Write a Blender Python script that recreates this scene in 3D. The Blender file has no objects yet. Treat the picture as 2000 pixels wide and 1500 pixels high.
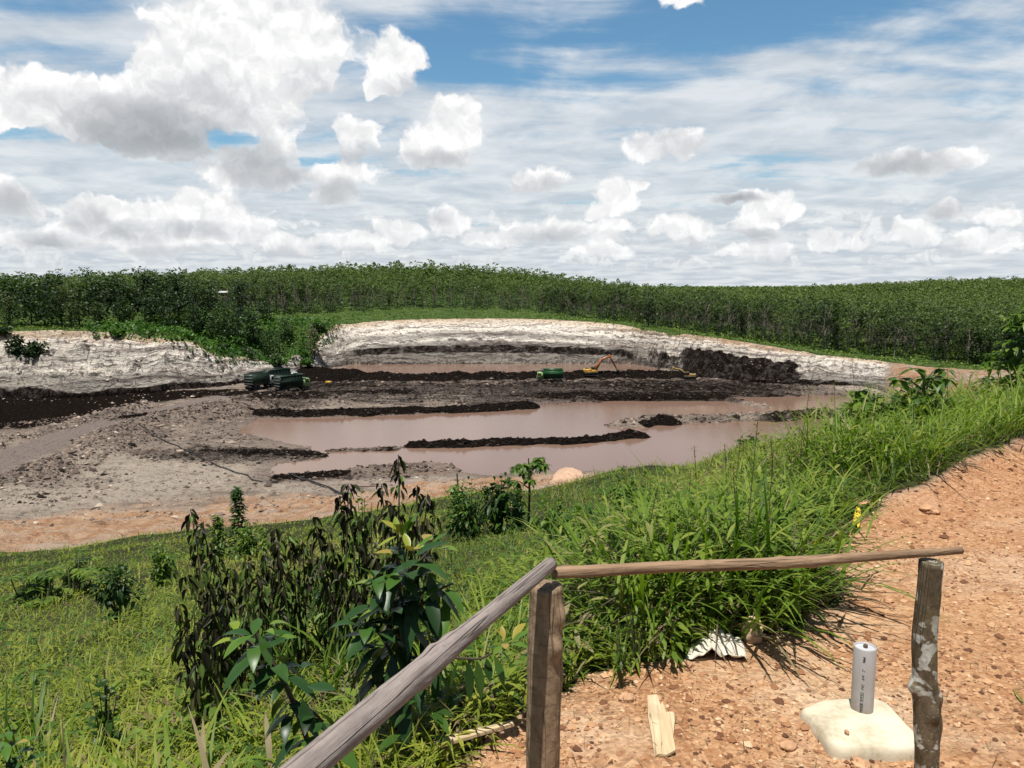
import bpy, math, random
import numpy as np
from mathutils import Vector, Matrix

R = math.radians
random.seed(7)
rng = np.random.default_rng(7)
scene = bpy.context.scene
COL = scene.collection

# ------------------------------------------------------------------ camera
FOC = 1500.0                      # focal length for a 2000 px wide frame
PITCH = math.atan(194.0 / 1500.0)
EYE = 1.6                         # eye height above the gravel pad (z = 0)
CP, SP = math.cos(PITCH), math.sin(PITCH)
cam_data = bpy.data.cameras.new("camera")
cam_data.sensor_width = 36.0
cam_data.lens = 36.0 * FOC / 2000.0
cam_data.clip_start = 0.05
cam_data.clip_end = 60000.0
cam = bpy.data.objects.new("camera", cam_data)
COL.objects.link(cam)
cam.location = (0, 0, EYE)
cam.rotation_euler = (R(90) - PITCH, 0, 0)
scene.camera = cam
scene.render.resolution_x, scene.render.resolution_y = 1024, 768
scene.view_settings.view_transform = 'Standard'
scene.view_settings.look = 'None'
scene.view_settings.gamma = 1.0
scene.view_settings.exposure = EXPOSURE = 0.28


def direction(px, py):
    u, v = (px - 1000) / FOC, (py - 750) / FOC
    d = Vector((u, CP - v * SP, -SP - v * CP))
    return d


def at_drop(px, py, D):
    """Point seen at that place in the photograph, D metres below the eye."""
    d = direction(px, py)
    t = D / -d.z
    return (d.x * t, d.y * t, EYE - D)


def at_depth(px, py, Y):
    d = direction(px, py)
    t = Y / d.y
    return Vector((d.x * t, Y, EYE + d.z * t))


# ------------------------------------------------------------------ node helper
class NT:
    def __init__(s, tree):
        s.t = tree
        s.n = tree.nodes
        s.l = tree.links

    def new(s, typ, **kw):
        nd = s.n.new(typ)
        for k, v in kw.items():
            setattr(nd, k, v)
        return nd

    def put(s, sock, v):
        if hasattr(v, 'is_linked'):
            s.l.new(v, sock)
        elif v is not None:
            try:
                sock.default_value = v
            except Exception:
                sock.default_value = tuple(v) + (1.0,)

    def m(s, op, a, b=None, c=None, clamp=False):
        nd = s.new('ShaderNodeMath', operation=op)
        nd.use_clamp = clamp
        for i, v in enumerate((a, b, c)):
            if v is not None:
                s.put(nd.inputs[i], v)
        return nd.outputs[0]

    def vm(s, op, a, b=None, c=None):
        nd = s.new('ShaderNodeVectorMath', operation=op)
        for i, v in enumerate((a, b, c)):
            if v is not None:
                if op == 'SCALE' and i == 1:
                    s.put(nd.inputs[3], v)
                else:
                    s.put(nd.inputs[i], v)
        return nd.outputs['Value'] if op in ('LENGTH', 'DOT_PRODUCT', 'DISTANCE') else nd.outputs[0]

    def noise(s, vec, scale, detail=4, rough=0.55, distort=0.0, col=False, lac=2.0, dim='3D'):
        nd = s.new('ShaderNodeTexNoise', noise_dimensions=dim)
        s.put(nd.inputs['Vector'], vec)
        s.put(nd.inputs['Scale'], scale)
        nd.inputs['Detail'].default_value = detail
        nd.inputs['Roughness'].default_value = rough
        nd.inputs['Lacunarity'].default_value = lac
        nd.inputs['Distortion'].default_value = distort
        return nd.outputs['Color'] if col else nd.outputs[0]

    def voro(s, vec, scale, feature='F1', out='Distance', rnd=1.0, dim='3D'):
        nd = s.new('ShaderNodeTexVoronoi', feature=feature, voronoi_dimensions=dim)
        s.put(nd.inputs['Vector'], vec)
        s.put(nd.inputs['Scale'], scale)
        nd.inputs['Randomness'].default_value = rnd
        return nd.outputs[out]

    def ramp(s, fac, stops, interp='LINEAR'):
        nd = s.new('ShaderNodeValToRGB')
        r = nd.color_ramp
        r.interpolation = interp
        while len(r.elements) < len(stops):
            r.elements.new(0.5)
        for e, (p, c) in zip(r.elements, stops):
            e.position = p
            e.color = (c, c, c, 1) if isinstance(c, (int, float)) else tuple(c) + (1,)
        s.put(nd.inputs[0], fac)
        return nd.outputs[0]

    def mix(s, fac, a, b, blend='MIX'):
        nd = s.new('ShaderNodeMix', data_type='RGBA', blend_type=blend)
        s.put(nd.inputs[0], fac)
        for i, v in ((6, a), (7, b)):
            if hasattr(v, 'is_linked'):
                s.l.new(v, nd.inputs[i])
            else:
                nd.inputs[i].default_value = tuple(v)[:3] + (1.0,)
        return nd.outputs[2]

    def maprange(s, v, a, b, c=0.0, d=1.0, smooth=False):
        nd = s.new('ShaderNodeMapRange')
        nd.clamp = True
        if smooth:
            nd.interpolation_type = 'SMOOTHSTEP'
        s.put(nd.inputs[0], v)
        for i, q in ((1, a), (2, b), (3, c), (4, d)):
            s.put(nd.inputs[i], q)
        return nd.outputs[0]

    def comb(s, x, y, z=0.0):
        nd = s.new('ShaderNodeCombineXYZ')
        for i, v in enumerate((x, y, z)):
            s.put(nd.inputs[i], v)
        return nd.outputs[0]

    def sep(s, v):
        nd = s.new('ShaderNodeSeparateXYZ')
        s.put(nd.inputs[0], v)
        return nd.outputs

    def bump(s, h, strength=0.5, dist=0.1, normal=None):
        nd = s.new('ShaderNodeBump')
        s.put(nd.inputs['Height'], h)
        nd.inputs['Strength'].default_value = strength
        nd.inputs['Distance'].default_value = dist
        if normal is not None:
            s.l.new(normal, nd.inputs['Normal'])
        return nd.outputs[0]


# ------------------------------------------------------------------ sun and sky
SUN_EL, SUN_AZ = 74.0, 200.0     # azimuth from +Y (view direction) towards +X
sd = Vector((math.sin(R(SUN_AZ)) * math.cos(R(SUN_EL)), math.cos(R(SUN_AZ)) * math.cos(R(SUN_EL)), math.sin(R(SUN_EL))))
sun_data = bpy.data.lights.new("sun", 'SUN')
sun_data.energy = 4.9
sun_data.angle = R(0.55)
sun_data.color = (1.0, 0.955, 0.89)
sun = bpy.data.objects.new("sun", sun_data)
COL.objects.link(sun)
sun.location = (0, -20, 60)
sun.rotation_euler = (-sd).to_track_quat('-Z', 'Y').to_euler()

world = bpy.data.worlds.new("World")
scene.world = world
world.use_nodes = True
# cumulus as soft blobs in the sky: centre, half width, half height (photograph px), weight
CUMULUS = [
    (450, 150, 215, 110), (520, 95, 165, 95), (310, 235, 140, 72), (230, 225, 130, 60),
    (455, 115, 170, 110), (570, 85, 115, 95), (330, 120, 105, 80), (500, 30, 90, 55), (620, 110, 60, 75), (255, 205, 110, 75),
    (120, 190, 120, 62), (310, 255, 120, 62), (40, 200, 70, 45), (410, 220, 110, 80), (200, 245, 130, 50), (60, 240, 90, 30),
    (760, 118, 58, 52), (740, 158, 45, 32), (800, 110, 34, 34),
    (685, 262, 66, 52), (880, 250, 62, 56), (850, 296, 80, 36), (905, 212, 36, 26), (800, 280, 40, 30),
    (540, 290, 48, 42), (500, 315, 60, 48), (545, 342, 55, 34), (450, 290, 38, 30),
    (655, 333, 90, 24), (440, 345, 60, 28), (660, 375, 50, 30), (15, 378, 62, 46),
    (210, 420, 85, 36), (330, 420, 120, 40), (430, 420, 60, 40), (140, 462, 130, 28), (375, 380, 34, 24), (300, 470, 160, 30), (480, 445, 60, 30),
    (1205, 385, 44, 36), (1165, 412, 30, 20), (1190, 448, 46, 30), (1080, 452, 100, 30), (1245, 365, 26, 12),
    (1340, 445, 70, 30), (1500, 400, 52, 30), (1480, 440, 52, 30), (1545, 405, 32, 20), (1605, 467, 28, 20), (1790, 450, 40, 26),
    (1665, 470, 36, 18), (1490, 490, 66, 20), (1780, 322, 95, 26), (1860, 312, 60, 20), (1050, 350, 62, 26), (1435, 388, 50, 11),
    (1300, 280, 90, 30), (775, 455, 56, 24), (875, 435, 50, 28), (690, 470, 60, 22), (960, 470, 60, 18), (1925, 470, 60, 22), (1850, 410, 40, 18),
    (1950, 420, 50, 16), (1330, -6, 46, 18), (1180, 490, 60, 18), (560, 480, 70, 22),
]
# grey undersides and grey cloudlets: centre, half sizes, depth of grey
GREY = [
    (300, 262, 190, 75, .52), (400, 225, 130, 110, .26), (470, 215, 120, 60, .12), (150, 225, 120, 40, .22), (500, 325, 90, 60, .42), (560, 345, 70, 40, .35), (690, 300, 60, 24, .35),
    (860, 315, 90, 30, .32), (780, 165, 50, 26, .18), (610, 165, 80, 50, .16), (660, 380, 60, 40, .38), (175, 432, 50, 32, .34), (255, 455, 70, 28, .32), (90, 478, 70, 26, .42),
    (350, 450, 150, 22, .25), (20, 395, 60, 36, .34), (1080, 462, 110, 26, .28), (1480, 462, 60, 18, .40), (1435, 388, 60, 14, .48),
    (1760, 326, 110, 34, .36), (1050, 360, 70, 24, .28), (1310, 285, 100, 36, .22), (1340, 478, 80, 18, .26), (860, 428, 36, 18, .18), (1850, 410, 50, 24, .30),
    (560, 500, 600, 22, .24), (1500, 520, 700, 20, .12),
]


def ang(px, py):
    d = direction(px, py).normalized()
    return math.degrees(math.atan2(d.x, d.y)), math.degrees(math.asin(d.z))


def build_sky():
    T = NT(world.node_tree)
    world.node_tree.nodes.clear()
    out = T.new('ShaderNodeOutputWorld')
    bg = T.new('ShaderNodeBackground')
    T.l.new(bg.outputs[0], out.inputs[0])
    sky = T.new('ShaderNodeTexSky', sky_type='NISHITA')
    sky.sun_disc = False
    sky.sun_elevation = R(SUN_EL)
    sky.sun_rotation = R(SUN_AZ)
    sky.altitude = 60
    sky.air_density = 1.0
    sky.dust_density = 0.6
    sky.ozone_density = 3.0
    SK = 0.10
    tc = T.new('ShaderNodeTexCoord')
    P = tc.outputs['Generated']
    x, y, z = T.sep(P)
    az = T.m('MULTIPLY', T.m('ARCTAN2', x, y), 57.29578)
    el = T.m('MULTIPLY', T.m('ARCSINE', z), 57.29578)
    U = T.comb(az, el, 0.0)
    # billows
    w = T.vm('SUBTRACT', T.noise(U, 0.42, 3, 0.6, col=True, dim='2D'), (0.5, 0.5, 0.5))
    Uw = T.vm('ADD', U, T.vm('MULTIPLY', w, (2.2, 1.6, 0)))
    fine = T.noise(Uw, 0.75, 7, 0.61, dim='2D')
    vor = T.voro(Uw, 0.55, 'F1', dim='2D')
    vor_s = T.voro(Uw, 1.5, 'F1', dim='2D')
    bill = T.m('SUBTRACT', T.m('MULTIPLY', fine, 1.1), T.m('ADD', T.m('MULTIPLY', vor, 0.42), T.m('MULTIPLY', vor_s, 0.13)))
    Uup = T.vm('ADD', Uw, (0.12, 0.8, 0))
    fine2 = T.noise(Uup, 0.75, 3, 0.56, dim='2D')
    vor2 = T.voro(Uup, 0.55, 'F1', dim='2D')
    bill2 = T.m('SUBTRACT', T.m('MULTIPLY', fine2, 1.1), T.m('ADD', T.m('MULTIPLY', vor2, 0.42), 0.065))
    f = None
    for (cx, cy, rx, ry) in CUMULUS:
        a, e = ang(cx, cy)
        k = 57.29578 / FOC
        d = T.vm('MULTIPLY', T.vm('SUBTRACT', Uw, (a, e, 0)), (1 / (rx * k), 1 / (ry * k), 0))
        L = T.vm('LENGTH', d)
        f = L if f is None else T.m('SMOOTH_MIN', f, L, 0.12)
    gap = None
    for (cx, cy, rx, ry, s) in [(452, 268, 48, 30, .8), (690, 190, 36, 60, .7), (625, 280, 40, 60, .8), (740, 215, 60, 24, .8), (770, 270, 30, 40, .7), (40, 290, 160, 34, .9), (270, 350, 130, 34, .9), (560, 400, 60, 26, .7), (100, 350, 70, 40, .8), (640, 215, 50, 30, .7), (150, 70, 140, 70, .9), (610, 420, 60, 26, .6)]:
        a, e = ang(cx, cy)
        k = 57.29578 / FOC
        d = T.vm('MULTIPLY', T.vm('SUBTRACT', Uw, (a, e, 0)), (1 / (rx * k), 1 / (ry * k), 0))
        q = T.m('MULTIPLY', T.m('MAXIMUM', T.m('SUBTRACT', 1.0, T.vm('DOT_PRODUCT', d, d)), 0.0), s)
        gap = q if gap is None else T.m('MAXIMUM', gap, q)
    field = T.m('SUBTRACT', T.m('SUBTRACT', 0.94, f), gap)
    dens = T.m('ADD', field, T.m('MULTIPLY', bill, 0.60))
    cu = T.maprange(dens, 0.04, 0.40, 0, 1, True)
    # grey undersides
    g = None
    Ug = T.vm('ADD', U, T.vm('MULTIPLY', w, (1.0, 0.7, 0)))
    for (cx, cy, rx, ry, s) in GREY:
        a, e = ang(cx, cy)
        k = 57.29578 / FOC
        d = T.vm('MULTIPLY', T.vm('SUBTRACT', Ug, (a, e, 0)), (1 / (rx * k), 1 / (ry * k), 0))
        q = T.m('MULTIPLY', T.m('MAXIMUM', T.m('SUBTRACT', 1.0, T.vm('DOT_PRODUCT', d, d)), 0.0), s)
        g = q if g is None else T.m('MAXIMUM', g, q)
    lit = T.m('MULTIPLY', T.m('SUBTRACT', bill, bill2), 0.50)
    lit = T.m('MAXIMUM', lit, T.m('MULTIPLY', lit, 0.55))
    lit = T.m('MULTIPLY', lit, T.m('SUBTRACT', 1.0, T.m('MULTIPLY', g, 1.3), clamp=True))
    shade = T.m('SUBTRACT', T.m('ADD', 0.95, lit), T.m('MULTIPLY', g, 1.05))
    shade = T.m('SUBTRACT', shade, T.maprange(dens, 0.9, 0.3, 0.0, 0.05))
    shade = T.m('MINIMUM', T.m('MAXIMUM', shade, 0.30), 1.12)
    cucol = T.mix(T.maprange(shade, 0.3, 0.95), (0.93, 0.98, 1.05), (1.0, 1.0, 0.995))
    cucol = T.vm('SCALE', cucol, T.m('MULTIPLY', shade, 1.0))
    # high thin sheet
    zz = T.m('ADD', T.m('MAXIMUM', z, 0.0), 0.10)
    pl = T.comb(T.m('DIVIDE', x, zz), T.m('DIVIDE', y, zz), 0.0)
    mp = T.new('ShaderNodeMapping')
    T.l.new(pl, mp.inputs[0])
    mp.inputs['Rotation'].default_value = (0, 0, R(-14))
    mp.inputs['Scale'].default_value = (0.55, 1.9, 1)
    pw = T.vm('ADD', mp.outputs[0], T.vm('MULTIPLY', T.vm('SUBTRACT', T.noise(pl, 0.8, 2, 0.5, col=True, dim='2D'), (0.5, 0.5, 0.5)), (0.45, 0.45, 0)))
    ci1 = T.noise(pw, 1.3, 6, 0.57, dim='2D')
    ci2 = T.noise(pl, 2.6, 5, 0.58, 0.2, dim='2D')
    ci = T.m('ADD', T.m('MULTIPLY', ci1, 0.72), T.m('MULTIPLY', ci2, 0.28))
    cover = T.maprange(el, 2.0, 24.0, 0.25, -0.045)
    # clearer patches of blue
    hole = None
    for (cx, cy, rx, ry, s) in [(1500, 15, 800, 70, .22), (900, 60, 200, 90, .16), (1110, 215, 140, 30, .13), (1500, 310, 190, 18, .17), (440, 262, 60, 34, .16), (640, 320, 120, 22, .2), (40, 258, 80, 18, .2),
                                (130, 70, 230, 90, .13), (760, 40, 120, 60, .1), (1250, 530, 900, 14, .0), (1950, 190, 120, 60, .10), (830, 345, 120, 18, .16), (1050, 100, 60, 50, .1), (1900, 60, 260, 60, .12), (1180, 400, 90, 14, .16)]:
        a, e = ang(cx, cy)
        k = 57.29578 / FOC
        d = T.vm('MULTIPLY', T.vm('SUBTRACT', Ug, (a, e, 0)), (1 / (rx * k), 1 / (ry * k), 0))
        q = T.m('MULTIPLY', T.m('MAXIMUM', T.m('SUBTRACT', 1.0, T.vm('DOT_PRODUCT', d, d)), 0.0), s)
        hole = q if hole is None else T.m('MAXIMUM', hole, q)
    cov = T.m('SUBTRACT', T.m('ADD', ci, cover), hole)
    ca = T.maprange(cov, 0.34, 0.62, 0.0, 0.90, True)
    cicol = T.mix(T.maprange(ci2, 0.35, 0.65), (0.57, 0.625, 0.685), (0.80, 0.825, 0.845))
    # low bank of small clouds near the horizon
    low_n = T.noise(T.vm('MULTIPLY', Uw, (0.30, 1.0, 1)), 1.0, 6, 0.62, dim='2D')
    low = T.m('MULTIPLY', T.maprange(low_n, 0.50, 0.60, 0, 1, True), T.m('MULTIPLY', T.maprange(el, 6.5, 4.0), T.maprange(el, 0.4, 2.0)))
    lowcol = T.mix(T.maprange(T.m('SUBTRACT', bill, bill2), -0.12, 0.16), (0.60, 0.64, 0.68), (0.92, 0.93, 0.93))
    base = T.vm('MULTIPLY', sky.outputs[0], (SK * 0.90, SK * 1.22, SK * 1.22))
    hz = T.maprange(el, 9.0, 0.0, 0.0, 0.9, True)
    base = T.mix(hz, base, (0.50, 0.585, 0.66))
    c = T.mix(ca, base, cicol)
    c = T.mix(T.m('MULTIPLY', low, 0.75), c, lowcol)
    fade = T.maprange(el, 0.0, 5.0, 0.45, 1.0)
    soft = T.m('SUBTRACT', 1.0, T.m('MULTIPLY', T.maprange(dens, 1.0, 0.35), T.m('MULTIPLY', g, 0.6), clamp=True), clamp=True)
    c = T.mix(T.m('MULTIPLY', T.m('MULTIPLY', cu, soft), fade), c, cucol)
    up = T.m('MAXIMUM', T.maprange(el, 27.0, 38.0, 0.0, 1.0, True), T.maprange(y, 0.25, -0.15, 0.0, 1.0, True))
    c = T.mix(up, c, T.vm('SCALE', sky.outputs[0], SK * 0.6))
    below = T.maprange(z, 0.0, -0.03)
    c = T.mix(below, c, (0.12, 0.13, 0.10))
    T.l.new(c, bg.inputs[0])
    bg.inputs[1].default_value = 0.83
    world.cycles.sampling_method = 'MANUAL'
    world.cycles.sample_map_resolution = 512


build_sky()
# ------------------------------------------------------------------ numpy noise
_perm = np.random.default_rng(11).permutation(4096).astype(np.int64)
_grad = np.random.default_rng(12).uniform(-1, 1, (4096, 2))
_grad /= np.linalg.norm(_grad, axis=1, keepdims=True)


def perlin(x, y):
    xi, yi = np.floor(x).astype(np.int64), np.floor(y).astype(np.int64)
    xf, yf = x - xi, y - yi
    u, v = xf * xf * xf * (xf * (xf * 6 - 15) + 10), yf * yf * yf * (yf * (yf * 6 - 15) + 10)

    def g(ix, iy, dx, dy):
        h = _perm[(_perm[ix & 4095] + iy) & 4095]
        return _grad[h, 0] * dx + _grad[h, 1] * dy
    n00, n10 = g(xi, yi, xf, yf), g(xi + 1, yi, xf - 1, yf)
    n01, n11 = g(xi, yi + 1, xf, yf - 1), g(xi + 1, yi + 1, xf - 1, yf - 1)
    return 1.5 * ((n00 * (1 - u) + n10 * u) * (1 - v) + (n01 * (1 - u) + n11 * u) * v)


def fbm(x, y, oct=4, gain=0.5, lac=2.03):
    s, a, t = 0.0, 1.0, 0.0
    for i in range(oct):
        s = s + a * perlin(x + 17.3 * i, y - 9.1 * i)
        t += a
        a *= gain
        x, y = x * lac, y * lac
    return s / t


def sstep(a, b, x):
    t = np.clip((x - a) / (b - a), 0, 1)
    return t * t * (3 - 2 * t)


def dist_polyline(x, y, P):
    """distance to a polyline, and the interpolation position along it (0..n-1)"""
    P = np.asarray(P, float)
    best, pos = np.full(x.shape, 1e18), np.zeros(x.shape)
    for i in range(len(P) - 1):
        a, b = P[i, :2], P[i + 1, :2]
        d = b - a
        t = np.clip(((x - a[0]) * d[0] + (y - a[1]) * d[1]) / (d @ d + 1e-12), 0, 1)
        q = (x - a[0] - t * d[0]) ** 2 + (y - a[1] - t * d[1]) ** 2
        m = q < best
        best[m] = q[m]
        pos[m] = i + t[m]
    return np.sqrt(best), pos


def in_poly(x, y, P):
    P = np.asarray(P, float)
    r = np.zeros(x.shape, bool)
    n = len(P)
    for i in range(n):
        x0, y0 = P[i, 0], P[i, 1]
        x1, y1 = P[(i + 1) % n, 0], P[(i + 1) % n, 1]
        if y0 == y1:
            continue
        c = ((y0 > y) != (y1 > y)) & (x < (x1 - x0) * (y - y0) / (y1 - y0) + x0)
        r ^= c
    return r


def sdist_poly(x, y, P):
    P = np.asarray(P, float)
    d, _ = dist_polyline(x, y, np.vstack([P, P[:1]]))
    return np.where(in_poly(x, y, P), -d, d)


def tps(pts, vals, x, y, lam=0.0):
    pts = np.asarray(pts, float) / 100.0
    n = len(pts)
    d = np.linalg.norm(pts[:, None] - pts[None], axis=2)
    K = np.where(d > 0, d * d * np.log(d + 1e-12), 0) + lam * np.eye(n)
    A = np.zeros((n + 3, n + 3))
    A[:n, :n] = K
    A[:n, n], A[:n, n + 1:] = 1, pts
    A[n, :n], A[n + 1:, :n] = 1, pts.T
    w = np.linalg.solve(A, np.concatenate([vals, [0, 0, 0]]))
    out = w[n] + w[n + 1] * x / 100 + w[n + 2] * y / 100
    for i in range(n):
        q = (x / 100 - pts[i, 0]) ** 2 + (y / 100 - pts[i, 1]) ** 2
        out = out + w[i] * 0.5 * q * np.log(q + 1e-12)
    return out


# ------------------------------------------------------------------ mesh building
class Geo:
    """collects vertices, faces and a per-vertex tint; builds ONE mesh object"""

    def __init__(s):
        s.V, s.Q, s.T, s.tint, s.n = [], [], [], [], 0

    def add(s, V, Q=None, T=None, tint=0.5):
        V = np.asarray(V, float).reshape(-1, 3)
        if Q is not None and len(Q):
            s.Q.append(np.asarray(Q, np.int64).reshape(-1, 4) + s.n)
        if T is not None and len(T):
            s.T.append(np.asarray(T, np.int64).reshape(-1, 3) + s.n)
        s.V.append(V)
        s.tint.append(np.broadcast_to(np.asarray(tint, float), (len(V),)).copy())
        s.n += len(V)

    def merge(s, o, M=None, tint_add=0.0):
        V = np.concatenate(o.V)
        if M is not None:
            M = np.array(M)
            V = V @ M[:3, :3].T + M[:3, 3]
        Q = np.concatenate(o.Q) if o.Q else None
        T = np.concatenate(o.T) if o.T else None
        s.add(V, Q, T, np.concatenate(o.tint) + tint_add)

    def box(s, c, size, rot=None, taper=(1, 1), tint=0.5):
        sx, sy, sz = np.asarray(size) / 2
        V = np.array([[-sx, -sy, -sz], [sx, -sy, -sz], [sx, sy, -sz], [-sx, sy, -sz],
                      [-sx * taper[0], -sy * taper[1], sz], [sx * taper[0], -sy * taper[1], sz], [sx * taper[0], sy * taper[1], sz], [-sx * taper[0], sy * taper[1], sz]])
        if rot is not None:
            V = V @ np.array(rot.to_matrix() if hasattr(rot, 'to_matrix') else rot).T
        s.add(V + np.asarray(c), [[0, 3, 2, 1], [4, 5, 6, 7], [0, 1, 5, 4], [1, 2, 6, 5], [2, 3, 7, 6], [3, 0, 4, 7]], tint=tint)

    def bar(s, a, b, w, h, tint=0.5):
        a, b = Vector(a), Vector(b)
        d = b - a
        q = d.to_track_quat('X', 'Z')
        s.box((a + b) / 2, (d.length, w, h), q, tint=tint)

    def tube(s, pts, rad, sides=8, cap=True, tint=0.5, wob=0.0, seed=0):
        pts = np.asarray(pts, float)
        n = len(pts)
        rad = np.broadcast_to(np.asarray(rad, float), (n,))
        tan = np.gradient(pts, axis=0)
        tan /= np.linalg.norm(tan, axis=1, keepdims=True) + 1e-12
        up = np.array([0, 0, 1.0]) if abs(tan[0, 2]) < 0.9 else np.array([1.0, 0, 0])
        rr = np.random.default_rng(seed)
        V = []
        for i in range(n):
            a = np.cross(tan[i], up)
            a /= np.linalg.norm(a) + 1e-12
            b = np.cross(a, tan[i])
            up = b
            th = np.arange(sides) * 2 * np.pi / sides
            r = rad[i] * (1 + wob * rr.uniform(-1, 1, sides))
            V.append(pts[i] + (np.cos(th) * r)[:, None] * a + (np.sin(th) * r)[:, None] * b)
        V = np.concatenate(V)
        i, j = np.meshgrid(np.arange(n - 1), np.arange(sides), indexing='ij')
        j2 = (j + 1) % sides
        Q = np.stack([i * sides + j, i * sides + j2, (i + 1) * sides + j2, (i + 1) * sides + j], -1).reshape(-1, 4)
        T = []
        if cap:
            V = np.vstack([V, pts[0], pts[-1]])
            c0, c1, o = n * sides, n * sides + 1, (n - 1) * sides
            for k in range(sides):
                T.append([c0, (k + 1) % sides, k])
                T.append([c1, o + k, o + (k + 1) % sides])
        s.add(V, Q, T, tint)

    def lathe(s, prof, c=(0, 0, 0), sides=24, M=None, tint=0.5):
        prof = np.asarray(prof, float)
        th = np.arange(sides) * 2 * np.pi / sides
        V = np.stack([prof[:, None, 0] * np.cos(th), prof[:, None, 0] * np.sin(th), np.broadcast_to(prof[:, None, 1], (len(prof), sides))], -1).reshape(-1, 3)
        if M is not None:
            V = V @ np.array(M).T
        i, j = np.meshgrid(np.arange(len(prof) - 1), np.arange(sides), indexing='ij')
        j2 = (j + 1) % sides
        s.add(V + np.asarray(c), np.stack([i * sides + j, i * sides + j2, (i + 1) * sides + j2, (i + 1) * sides + j], -1).reshape(-1, 4), tint=tint)

    def build(s, name, mat, parent=None, smooth=False, loc=None):
        V = np.concatenate(s.V)
        if loc is not None:
            V = V - np.asarray(loc)
        me = bpy.data.meshes.new(name)
        Q = np.concatenate(s.Q) if s.Q else np.zeros((0, 4), np.int64)
        T = np.concatenate(s.T) if s.T else np.zeros((0, 3), np.int64)
        me.vertices.add(len(V))
        me.vertices.foreach_set('co', V.astype(np.float32).ravel())
        me.loops.add(Q.size + T.size)
        me.loops.foreach_set('vertex_index', np.concatenate([Q.ravel(), T.ravel()]).astype(np.int32))
        me.polygons.add(len(Q) + len(T))
        me.polygons.foreach_set('loop_start', np.concatenate([np.arange(len(Q)) * 4, Q.size + np.arange(len(T)) * 3]).astype(np.int32))
        if smooth:
            me.polygons.foreach_set('use_smooth', np.ones(len(Q) + len(T), bool))
        at = me.attributes.new('tint', 'FLOAT', 'POINT')
        at.data.foreach_set('value', np.concatenate(s.tint).astype(np.float32))
        me.update(calc_edges=True)
        if mat:
            me.materials.append(mat)
        ob = bpy.data.objects.new(name, me)
        COL.objects.link(ob)
        if parent is not None:
            ob.parent = parent
        if loc is not None:
            ob.location = loc
        return ob


def tag(o, label=None, cat=None, group=None, kind=None):
    if label:
        o['label'] = label
    if cat:
        o['category'] = cat
    if group:
        o['group'] = group
    if kind:
        o['kind'] = kind
    return o


def empty(name, loc, label=None, cat=None, group=None, rz=0.0, scale=1.0):
    o = bpy.data.objects.new(name, None)
    COL.objects.link(o)
    o.empty_display_size = 0.2
    o.location = loc
    o.rotation_euler = (0, 0, rz)
    o.scale = (scale,) * 3
    return tag(o, label, cat, group)


def copy_tree(o, parent=None):
    c = o.copy()
    COL.objects.link(c)
    if parent is not None:
        c.parent = parent
    for ch in list(o.children):
        copy_tree(ch, c)
    return c


# ------------------------------------------------------------------ materials
def material(name):
    m = bpy.data.materials.new(name)
    m.use_nodes = True
    T = NT(m.node_tree)
    b = m.node_tree.nodes['Principled BSDF']
    return m, T, b


def simple(name, col, rough=0.6, metal=0.0, var=0.12, scale=6.0, bump=0.0, spec=0.5):
    m, T, b = material(name)
    tc = T.new('ShaderNodeTexCoord').outputs['Object']
    n = T.noise(tc, scale, 5, 0.6)
    c = T.mix(T.maprange(n, 0.3, 0.7), [v * (1 - var) for v in col], [min(1, v * (1 + var)) for v in col])
    T.put(b.inputs['Base Color'], c)
    b.inputs['Roughness'].default_value = rough
    b.inputs['Metallic'].default_value = metal
    b.inputs['Specular IOR Level'].default_value = spec
    if bump:
        T.l.new(T.bump(T.noise(tc, scale * 4, 4, 0.6), bump, 0.01), b.inputs['Normal'])
    return m


def leafy(name, dark, mid, light, rough=0.5, trans=0.35, spec=0.4, noise_scale=0.0, vein=False):
    """foliage: colour from the per-leaf tint; some light comes through"""
    m, T, b = material(name)
    t = T.new('ShaderNodeAttribute', attribute_name='tint').outputs['Fac']
    if noise_scale:
        g = T.new('ShaderNodeNewGeometry').outputs['Position']
        n = T.noise(g, noise_scale, 3, 0.5)
        t = T.m('ADD', t, T.m('MULTIPLY', T.m('SUBTRACT', n, 0.5), 0.9), clamp=True)
    oi = T.new('ShaderNodeObjectInfo').outputs['Random']
    t = T.m('ADD', t, T.m('MULTIPLY', T.m('SUBTRACT', oi, 0.5), 0.45), clamp=True)
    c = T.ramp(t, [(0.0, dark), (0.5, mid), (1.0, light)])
    T.put(b.inputs['Base Color'], c)
    b.inputs['Roughness'].default_value = rough
    b.inputs['Specular IOR Level'].default_value = spec
    tr = T.new('ShaderNodeBsdfTranslucent')
    T.put(tr.inputs[0], T.mix(1.0, c, (1.0, 1.25, 0.45), 'MULTIPLY'))
    mx = T.new('ShaderNodeMixShader')
    mx.inputs[0].default_value = trans
    T.l.new(b.outputs[0], mx.inputs[1])
    T.l.new(tr.outputs[0], mx.inputs[2])
    o = [n for n in m.node_tree.nodes if n.type == 'OUTPUT_MATERIAL'][0]
    T.l.new(mx.outputs[0], o.inputs[0])
    return m
# ------------------------------------------------------------------ terrain
def P(px, py, D):
    a = at_drop(px, py, D)
    return (a[0], a[1])


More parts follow.
